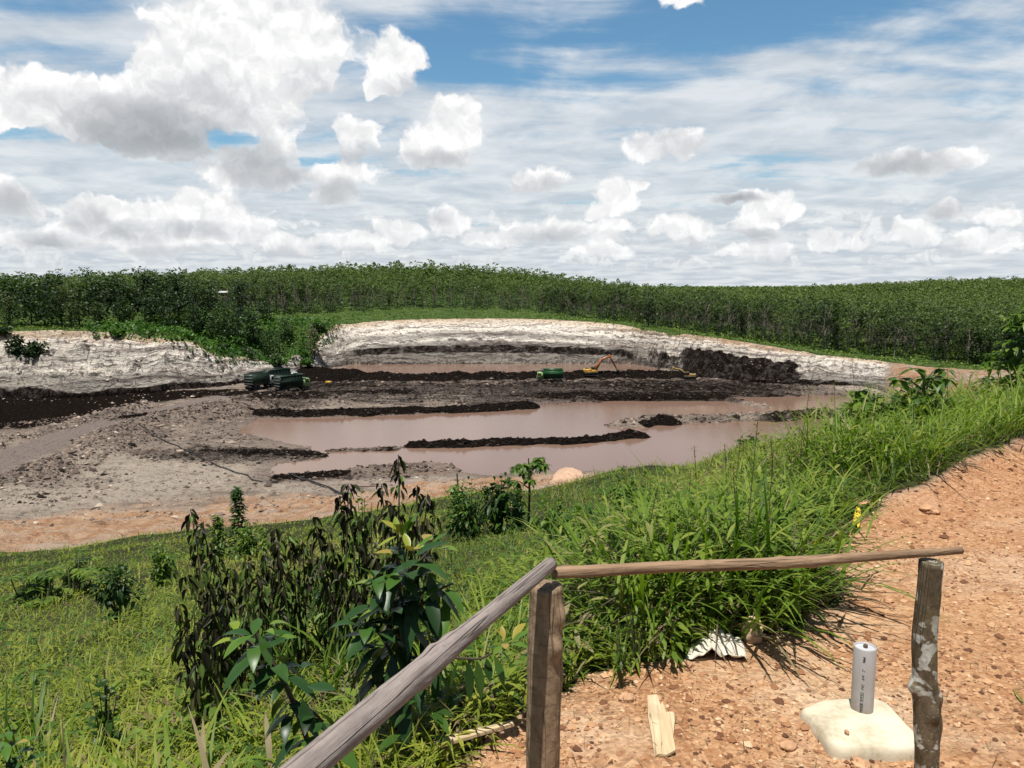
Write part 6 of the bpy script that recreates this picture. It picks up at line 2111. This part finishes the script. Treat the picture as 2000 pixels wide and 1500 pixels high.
glossy_sapling('glossy dark-leaved sapling just behind the grey sloping pole, yellow leaves at its tip',
               [[(772, 1495, .06), (776, 1400, .03), (770, 1300, 0), (790, 1200, 0), (775, 1120, 0), (783, 1050, 0)], [(772, 1290, 0), (740, 1235, .0), (715, 1225, -.03)], [(780, 1190, 0), (750, 1150, -.02), (735, 1125, -.05)], [(785, 1130, 0), (830, 1085, .03), (850, 1060, .05)],
                [(780, 1220, 0), (860, 1150, .05), (885, 1140, .06)], [(776, 1285, 0), (880, 1284, -.02), (940, 1288, -.04), (998, 1255, -.06)]], 2.62,
               [(783, 1052, 0, 5, .90, -.35, .01, .75), (800, 1085, .02, 6, .80, -.1, .015, .8), (840, 1075, .04, 5, .88, -.2, .015, .7), (800, 1110, -.04, 9, .42, .1, .02, 1.1), (770, 1130, .0, 8, .40, .2, .02, 1.0), (735, 1130, -.05, 7, .62, .0, .015, .85), (830, 1150, .02, 8, .30, .5, .02, 1.1),
                (790, 1170, .03, 9, .20, .5, .03, 1.1), (755, 1180, -.04, 8, .45, .2, .02, .95), (745, 1200, -.05, 7, .5, .15, .02, .95), (865, 1160, .05, 7, .55, .4, .02, 1.0), (715, 1228, -.05, 8, .50, .1, .015, 1.0), (745, 1240, -.05, 8, .42, .2, .02, 1.05), (800, 1220, .04, 9, .15, .7, .03, 1.1),
                (770, 1260, -.02, 8, .20, .8, .03, 1.1), (820, 1255, .02, 8, .30, .6, .03, 1.0), (760, 1300, .0, 7, .10, .9, .03, 1.1), (990, 1258, -.06, 7, .80, -.2, .012, .7), (830, 1300, -.02, 6, .3, .8, .02, .9)], .128, seed=1,
               single=[(895, 1290, 880, 1342, .027, .5, -.03), (915, 1290, 918, 1366, .030, .35, -.03), (932, 1290, 940, 1362, .032, .55, -.05), (950, 1286, 957, 1330, .028, .45, -.02), (965, 1280, 985, 1338, .032, .66, -.06), (980, 1270, 1000, 1300, .022, .72, -.04), (860, 1300, 846, 1370, .034, .42, -.02),
                       (735, 1265, 690, 1262, .032, .5, -.06), (770, 1250, 808, 1270, .036, .42, -.06), (760, 1125, 822, 1090, .05, .42, -.06), (738, 1140, 728, 1150, .03, .7, -.06), (774, 1047, 735, 1068, .022, .9, -.04), (776, 1045, 784, 1018, .022, .92, -.02), (742, 1280, 736, 1340, .045, .12, -.02), (838, 1120, 850, 1180, .034, .3, 0)])
glossy_sapling('glossy sapling with large drooping leaves under the lower end of the grey pole',
               [[(620, 1560, .05), (600, 1440, .02), (560, 1340, 0), (520, 1275, 0), (500, 1235, 0)], [(575, 1370, 0), (610, 1390, -.03), (632, 1410, -.04)], [(520, 1280, 0), (470, 1240, .03)]], 2.05,
               [(500, 1238, 0, 6, .72, .0, .01, .9), (520, 1270, -.02, 7, .55, .2, .015, 1.0), (470, 1245, .03, 5, .7, .1, .01, .9), (545, 1300, .0, 7, .42, .3, .02, 1.1), (560, 1330, .0, 7, .25, .5, .02, 1.0), (575, 1365, .0, 6, .3, .6, .02, 1.0), (600, 1400, -.02, 5, .35, .6, .02, 1.0), (615, 1450, .0, 5, .45, .5, .02, .9)], .105, seed=2,
               single=[(600, 1340, 655, 1345, .040, .40, -.06), (590, 1365, 600, 1425, .032, .4, -.05), (580, 1375, 560, 1448, .036, .25, -.04), (565, 1370, 515, 1440, .030, .45, -.06), (612, 1400, 590, 1408, .034, .35, -.08), (630, 1412, 612, 1430, .03, .4, -.08), (650, 1450, 700, 1500, .036, .66, -.05), (655, 1440, 660, 1395, .02, .76, -.06),
                       (640, 1440, 580, 1455, .03, .6, -.04), (505, 1240, 530, 1300, .034, .62, -.04), (495, 1240, 440, 1270, .02, .74, -.04), (515, 1265, 560, 1245, .03, .4, -.03)])
glossy_sapling('small bright sapling at the lower left beside the reed tufts', [[(20, 1560, 0), (15, 1490, 0), (22, 1450, 0)]], 2.3, [(22, 1455, 0, 8, .72, .2, .02, .8), (10, 1480, .03, 8, .62, .3, .02, .85), (40, 1490, -.02, 6, .6, .4, .02, .8)], .09, name='sapling', seed=3)

# --- wilting shrubs: many stems hung with limp, dark leaves
def wilted(label, px, py, Y, tops, seed, green=.25):
    r = np.random.default_rng(800 + seed)
    p = at_depth(px, py, Y)
    root = empty('wilted_shrub', (p.x, Y, gz_at(p.x, Y)), label, 'shrub', 'wilted dark shrubs on the slope')
    o = np.array(root.location)
    st, lf = Geo(), Geo()
    for (tx, ty, dy) in tops:
        tip = np.array(at_depth(tx, ty, Y + dy)) - o
        b = np.array([r.normal(0, .07), r.normal(0, .07), -.03])
        mid = b * .4 + tip * .6 + [r.normal(0, .03), r.normal(0, .03), -.06]
        t = np.linspace(0, 1, 14)[:, None]
        path = (1 - t) ** 2 * b + 2 * t * (1 - t) * mid + t * t * tip
        st.tube(path, np.linspace(.009, .003, 14), 5, cap=False)
        n = int(15 + 27 * np.linalg.norm(tip - b))
        k = 1 - .80 * r.random(n) ** 1.5
        c = np.stack([np.interp(k * 13, range(14), path[:, q]) for q in range(3)], 1)
        a = r.uniform(0, 6.28, n)
        d = np.stack([np.cos(a) * .5, np.sin(a) * .5, r.uniform(-1.5, -.15, n)], 1)
        off = np.stack([np.cos(a), np.sin(a), r.uniform(-.2, .3, n)], 1) * (r.uniform(.006, .05, n) * (1.1 - .7 * k))[:, None]
        tn = np.clip(.34 + .22 * r.normal(size=n), 0, 1)
        tn = np.where(r.random(n) < (green + .40) * (1.30 - k), r.uniform(.70, 1, n), tn)
        leaves(lf, c + off, d, r.uniform(.045, .09, n) * (1.1 - .25 * k), r.uniform(.014, .032, n), r.uniform(.1, .5, n), 1.1, tn, n=4, peak=.45, roll=r.uniform(-1, 1, n))
    st.build('stem', M_STEMB, root)
    lf.build('leaf', M_WILT, root)['kind'] = 'stuff'


wilted('tallest wilted dark shrub, its limp tip standing out against the brown pond', 765, 1225, 4.5, [(778, 888, 0), (745, 945, .05), (760, 985, -.05), (815, 948, .1), (835, 965, .08), (800, 1010, -.1), (725, 1000, .1), (850, 1010, .2), (780, 1060, -.15), (830, 1070, 0), (735, 1090, -.1)], 1, .2)
wilted('wilted shrub with three spiky tops, left of the tallest one', 672, 1230, 4.4, [(680, 945, 0), (664, 970, .05), (612, 1010, .05), (700, 1010, -.05), (640, 1040, .1), (690, 1060, -.1), (655, 1080, 0), (722, 1080, .1), (625, 1100, -.1), (600, 1060, .15), (665, 1130, -.15), (700, 1140, -.2)], 2, .3)
wilted('sprawling wilted shrub with a green top, leftmost of the dark shrubs', 465, 1265, 4.2, [(372, 995, .2), (395, 1020, .1), (385, 1075, .1), (362, 1125, .0), (420, 1080, 0), (450, 1110, 0), (480, 1095, .1), (500, 1120, -.1), (520, 1085, .2), (440, 1160, -.1), (410, 1150, -.1), (545, 1060, .3), (480, 1180, -.2), (395, 1200, -.1), (560, 1120, .1), (350, 1180, 0)], 3, .5)
wilted('low wilted shrub joining the two larger ones', 570, 1230, 4.7, [(560, 1040, 0), (535, 1030, .1), (590, 1060, 0), (545, 1090, -.1), (575, 1110, -.1), (610, 1090, .1), (525, 1110, .1)], 4, .6)
wilted('dark leafless-looking clump at the foot of the sprawling shrub', 400, 1330, 3.5, [(380, 1200, 0), (420, 1190, .05), (360, 1240, 0), (440, 1230, -.05), (400, 1250, -.05), (350, 1270, .05)], 5, .4)

# --- young plants farther down the slope, seen against the pit
def young(label, px, py_base, py_top, Y, width, kind, seed, n=90, leafL=.16, tint=.6, name='sapling', cat='sapling', stem=M_STEM, droop=.5, lift=0.0, ratio=.55):
    r = np.random.default_rng(900 + seed)
    p = at_depth(px, py_base, Y)
    root = empty(name, (p.x, Y, gz_at(p.x, Y) + lift), label, cat)
    H = max(.3, at_depth(px, py_top, Y).z - root.location.z)
    st, lf = Geo(), Geo()
    W = width / FOC * Y / 2
    sr = min(1.0, H / 1.6)
    if kind == 'umbrella':       # bare stem, leaves in a drooping crown
        st.tube(np.array([[0, 0, -.1], [.02, 0, H * .5], [0, 0, H * .95]]), [.03, .022, .012], 5, cap=False)
        k = n // 8
        for q in range(9):
            a, h = q * 2.4, H * r.uniform(.55, .98)
            c = np.array([math.cos(a) * W * .75 * r.uniform(.5, 1.1) * (1.65 - .95 * h / H), math.sin(a) * W * .75 * r.uniform(.5, 1.1) * (1.65 - .95 * h / H), h])
            st.tube(np.array([[0, 0, h * .85], c * [.6, .6, 1], c]), [.012, .008, .005], 4, cap=False)
            aa = r.uniform(0, 6.28, k)
            d = np.stack([np.cos(aa), np.sin(aa), r.uniform(-.7, .35, k)], 1)
            leaves(lf, c + d * .03, d, leafL * .8 * r.uniform(.7, 1.2, k), leafL * ratio * r.uniform(.85, 1.15, k), droop * .7, .15, np.clip(tint + .18 * r.normal(size=k), 0, 1), n=4, peak=.35)
    elif kind == 'spire':        # upright cone of small leaves
        st.tube(np.array([[0, 0, -.1], [0, 0, H]]), [.02, .005], 5, cap=False)
        h = r.random(n) ** .8
        a = r.uniform(0, 6.28, n)
        rad = W * (1.05 - h) * r.uniform(.15, 1, n)
        c = np.stack([np.cos(a) * rad, np.sin(a) * rad, h * H], 1)
        leaves(lf, c, np.stack([np.cos(a), np.sin(a), r.uniform(-.4, .9, n)], 1), leafL * r.uniform(.6, 1.2, n), leafL * ratio * r.uniform(.7, 1.1, n), .3, .3, np.clip(tint + .18 * r.normal(size=n), 0, 1), n=3)
    elif kind == 'feather':      # long compound leaves with rows of leaflets
        for q in range(22):
            a, el = r.uniform(0, 6.28), r.uniform(.2, 1.2)
            b = np.array([r.normal(0, W * .4), r.normal(0, W * .25), H * r.uniform(.05, .55)])
            Lr = W * r.uniform(.45, .95)
            t = np.linspace(0, 1, 12)[:, None]
            d = np.array([math.cos(a) * math.cos(el), math.sin(a) * math.cos(el), math.sin(el)])
            path = b + d * Lr * t + np.array([0, 0, -.45 * Lr]) * t ** 2
            st.tube(np.vstack([[b[0] * .6, b[1] * .6, -.1], path]), np.linspace(.012, .004, 13), 4, cap=False)
            for s in (-1, 1):
                sv = np.cross(d, UPV); sv /= np.linalg.norm(sv)
                m = 11
                leaves(lf, path[1:], np.tile(sv * s + d * .45 + [0, 0, -.15], (m, 1)) + .15 * r.normal(size=(m, 3)), leafL * r.uniform(.7, 1.1, m), leafL * ratio, .35, .2, np.clip(tint + .2 * r.normal(size=m), 0, 1), n=3)
    else:                        # bush
        for q in range(10):
            a = r.uniform(0, 6.28); k = r.uniform(.2, .9)
            st.tube(np.array([[0, 0, -.1], [math.cos(a) * W * k * .5, math.sin(a) * W * k * .4, H * .45], [math.cos(a) * W * k, math.sin(a) * W * k * .7, H * r.uniform(.6, 1)]]), np.array([.016, .01, .005]) * sr, 4, cap=False)
        nb_ = 9
        for q in range(nb_):
            a, k = r.uniform(0, 6.28), r.uniform(0, .8)
            c = np.array([math.cos(a) * W * k, math.sin(a) * W * k * .7, H * r.uniform(.2, .8)])
            m = n // nb_
            pp = ball(m, c, (W * .42, W * .36, H * .26), r, .3)
            d = norm(pp - c) + .5 * r.normal(size=(m, 3)) + [0, 0, .2]
            leaves(lf, pp, d, leafL * r.uniform(.6, 1.2, m), leafL * ratio * r.uniform(.7, 1.1, m), droop, .25, np.clip(tint + .2 * r.normal(size=m) + .1 * (q % 3 - 1), 0, 1), n=3)
    st.build('stem', stem, root)
    lf.build('leaf', M_WEED, root)['kind'] = 'stuff'
    return root


young('sapling with a drooping crown of bright heart-shaped leaves against the pond', 1032, 975, 888, 13.5, 88, 'umbrella', 1, 260, .16, .75, droop=.6)
young('pale green sapling top left of the dark bush by the pond edge', 893, 960, 918, 12.5, 36, 'umbrella', 2, 50, .15, .85)
young('broad bush of small leaves behind the tallest wilted shrub', 920, 1010, 925, 12.0, 130, 'bush', 3, 700, .10, .50, 'bush', 'bush')
young('dark green bush under the heart-leaved sapling', 975, 990, 922, 12.6, 80, 'bush', 4, 420, .15, .22, 'bush', 'bush')
young('little dark bush at the right foot of the heart-leaved sapling', 1012, 985, 950, 12.8, 26, 'bush', 5, 110, .16, .2, 'bush', 'bush')
young('slim dark spire-shaped sapling against the orange bank', 468, 1080, 955, 15.5, 46, 'spire', 6, 340, .15, .35)
young('smaller pale spire-shaped sapling left of the dark one', 428, 1080, 1006, 15.0, 34, 'spire', 7, 220, .13, .75)
young('yellow green bush at the base of the spire-shaped sapling', 490, 1085, 1025, 14.5, 60, 'bush', 8, 300, .13, .8, 'bush', 'bush')
young('feathery-leaved shrub at the left edge of the slope', 130, 1140, 1040, 12.5, 170, 'feather', 9, 0, .16, .85, 'shrub', 'shrub', ratio=.33)
young('lower feathery shrub beside the left one', 70, 1130, 1080, 12.0, 120, 'feather', 10, 0, .15, .8, 'shrub', 'shrub', ratio=.33)
young('round bright green bush alone in the grass on the left slope', 312, 1120, 1064, 11.5, 64, 'bush', 11, 420, .10, .85, 'bush', 'bush')
young('dark low bush in the grass left of the sprawling wilted shrub', 232, 1190, 1105, 8.5, 90, 'bush', 12, 300, .10, .2, 'bush', 'bush')
young('pale thin sapling beside the wilted shrubs on the orange bank', 708, 1040, 965, 9.5, 60, 'bush', 13, 160, .10, .75, 'sapling', 'sapling')
young('small herb with dark leaves in the lower left meadow', 200, 1360, 1285, 3.4, 70, 'bush', 14, 70, .07, .35, 'herb', 'herb')
young('tiny bright seedling in front of the corner post on the gravel edge', 1212, 1345, 1310, 2.95, 40, 'bush', 15, 60, .028, .75, 'seedling', 'seedling')
young('yellow green seedling at the left foot of the tall grass', 1240, 1290, 1250, 3.1, 50, 'bush', 16, 40, .06, .9, 'seedling', 'seedling', ratio=.25)
young('blue green bush at the far lip of the slope against the pond', 1520, 905, 862, 24, 60, 'bush', 17, 260, .25, .2, 'bush', 'bush')
young('dark bush at the lip of the slope left of the blue green one', 1462, 905, 862, 22, 44, 'bush', 18, 200, .22, .3, 'bush', 'bush')
young('big leafy bush of light green leaves at the left of the path weeds', 1665, 900, 772, 8.6, 170, 'bush', 31, 760, .13, .72, 'bush', 'bush', ratio=.4)
young('big leafy bush under the tall triangular-leaved sapling', 1785, 880, 750, 9.0, 190, 'bush', 32, 820, .13, .66, 'bush', 'bush', ratio=.4)
young('bright leafy bush on the crest right of the tall sapling', 1880, 850, 768, 9.5, 150, 'bush', 33, 520, .13, .8, 'bush', 'bush', ratio=.4)
young('dark leafy bush below the triangular-leaved saplings', 1700, 930, 850, 7.0, 170, 'bush', 34, 420, .09, .25, 'bush', 'bush', ratio=.35)
young('tall sapling with drooping triangular leaves rising above the path weeds', 1795, 870, 715, 8.6, 150, 'umbrella', 19, 95, .16, .68, droop=.5)
young('sapling with triangular leaves left of the tall one', 1700, 880, 762, 8.2, 110, 'umbrella', 20, 90, .15, .72, droop=.5)
young('leafy weed between the two triangular-leaved saplings', 1750, 880, 800, 8.4, 120, 'bush', 21, 260, .12, .6, 'weed', 'weed', ratio=.4)
young('dark rounded bush at the foot of the orange wall', 1905, 790, 738, 24, 100, 'bush', 22, 420, .28, .12, 'bush', 'bush')
young('spreading leafy bush under the right-hand tree', 1960, 820, 735, 13, 150, 'bush', 23, 520, .17, .55, 'bush', 'bush')
young('light green broad-leaved weed behind the end of the grey pole', 1165, 1075, 985, 6.4, 150, 'bush', 41, 260, .13, .78, 'weed', 'weed', ratio=.42)
young('broad-leaved weed on the saddle left of the pond boulder', 1090, 1040, 965, 8.2, 120, 'bush', 42, 220, .13, .7, 'weed', 'weed', ratio=.42)
young('broad-leaved weed in front of the pale boulder', 1225, 1010, 925, 8.8, 150, 'bush', 43, 280, .14, .72, 'weed', 'weed', ratio=.42)
young('low leafy weed with yellowish leaves behind the thin rail', 1400, 1075, 1000, 5.6, 150, 'bush', 44, 240, .10, .85, 'weed', 'weed', ratio=.38)
young('green leafy bush between the sprawling wilted shrub and the next one', 520, 1230, 1120, 4.9, 150, 'bush', 45, 330, .075, .42, 'bush', 'bush', ratio=.4)
young('green leafy bush at the foot of the tallest wilted shrub', 800, 1200, 1060, 5.0, 150, 'bush', 46, 330, .08, .40, 'bush', 'bush', ratio=.4)
young('dark green bush under the three-topped wilted shrub', 640, 1215, 1090, 5.0, 150, 'bush', 47, 300, .075, .30, 'bush', 'bush', ratio=.4)
young('leafy herb clump on the grassy saddle behind the thin rail', 1130, 1120, 1045, 6.2, 110, 'bush', 24, 360, .07, .55, 'weed', 'weed', ratio=.3)
young('broad-leaved weed in front of the leaning seed stalks', 1330, 1010, 945, 7.5, 120, 'bush', 25, 300, .10, .7, 'weed', 'weed', ratio=.35)
# tree hanging into the picture on the right
r = np.random.default_rng(77)
tp = at_depth(2018, 760, 11.0)
rt = empty('young_tree', (tp.x, 11.0, gz_at(tp.x, 11.0)), 'young tree with light pinnate leaves reaching in at the right edge', 'tree')
H = at_depth(2000, 600, 11.0).z - rt.location.z
tr, lf = Geo(), Geo()
tr.tube(np.array([[0, 0, -.2], [.05, 0, H * .4], [.0, .1, H * .8], [-.05, .1, H * 1.02]]), [.05, .04, .02, .008], 7, cap=False)
for q in range(80):
    h = H * r.uniform(.22, 1.05)
    a = r.uniform(0, 6.28)
    Lr = r.uniform(.35, .75) * (1.15 - .45 * h / H)
    el = r.uniform(.0, .6)
    d = np.array([math.cos(a) * math.cos(el), math.sin(a) * math.cos(el), math.sin(el)])
    t = np.linspace(0, 1, 9)[:, None]
    path = np.array([0, .05, h]) + d * Lr * t + np.array([0, 0, -.35 * Lr]) * t ** 2
    tr.tube(path, np.linspace(.010, .003, 9), 4, cap=False)
    m = 16
    k = r.uniform(.25, 1, m)
    c = np.stack([np.interp(k * 8, range(9), path[:, e]) for e in range(3)], 1)
    dd = np.stack([r.normal(size=m), r.normal(size=m), r.uniform(-.8, .3, m)], 1) + d * .8
    leaves(lf, c, dd, .15 * r.uniform(.7, 1.2, m), .055 * r.uniform(.8, 1.2, m), .4, .25, np.clip(.74 + .18 * r.normal(size=m), 0, 1), n=4)
tr.build('trunk', M_STEM, rt)
lf.build('crown', M_WEED, rt)

# --- loose litter on the gravel: chips of laterite and straw, nobody could count them
ns = 70000
u = rng.uniform(-.2, .82, ns)
y = np.exp(rng.uniform(math.log(2.0), math.log(11), ns))
x = u * y
k = (sample(Padgrid, x, y) > .4) & (fbm(x / .55, y / .55, 4) + .3 * rng.normal(size=ns) > -.12)
x, y = x[k], y[k]
ns = len(x)
sz = np.clip(.0036 * np.exp(rng.normal(0, .60, ns)), .0016, .020) * (1 + .12 * (y - 2))
z = sample(Zgrid, x, y) + sz * .15
g = Geo()
chips(g, x, y, z, sz, rng.random(ns), rng)
mg, T, b = material('gravel_chips')
t_ = T.new('ShaderNodeAttribute', attribute_name='tint').outputs['Fac']
T.put(b.inputs['Base Color'], T.ramp(t_, [(0, (.09, .042, .026)), (.3, (.27, .125, .06)), (.65, (.47, .265, .14)), (.93, (.52, .325, .18)), (1, (.60, .45, .29))]))
b.inputs['Roughness'].default_value = .95
b.inputs['Specular IOR Level'].default_value = .15
tag(g.build('gravel', mg), 'loose orange laterite chips on the path', 'gravel', kind='stuff')
g = Geo()
ns = 5200
u = rng.uniform(-.2, .75, ns); y = np.exp(rng.uniform(math.log(2.0), math.log(7), ns)); x = u * y
pdv = sample(Padgrid, x, y)
k = (pdv > .3) & (fbm(x / .5, y / .5, 3) + .35 * rng.normal(size=ns) > .02)
x, y = x[k], y[k]
n_ = len(x)
blades(g, np.c_[x, y, sample(Zgrid, x, y) + .008], rng.uniform(0, 6.28, n_), rng.uniform(1.3, 1.6, n_), rng.uniform(.02, .12, n_), rng.uniform(.0012, .003, n_) , rng.uniform(-.15, .3, n_), rng.uniform(.86, 1.0, n_), n=3)
k = rng.random(n_) < .012
blades(g, np.c_[x, y, sample(Zgrid, x, y) + .012][k], rng.uniform(0, 6.28, k.sum()), 1.45, .11, .010, .2, rng.uniform(.2, .6, k.sum()), n=4)
tag(g.build('straw_litter', M_GRASS), 'scattered straw and cut grass lying on the gravel', 'straw', kind='stuff')
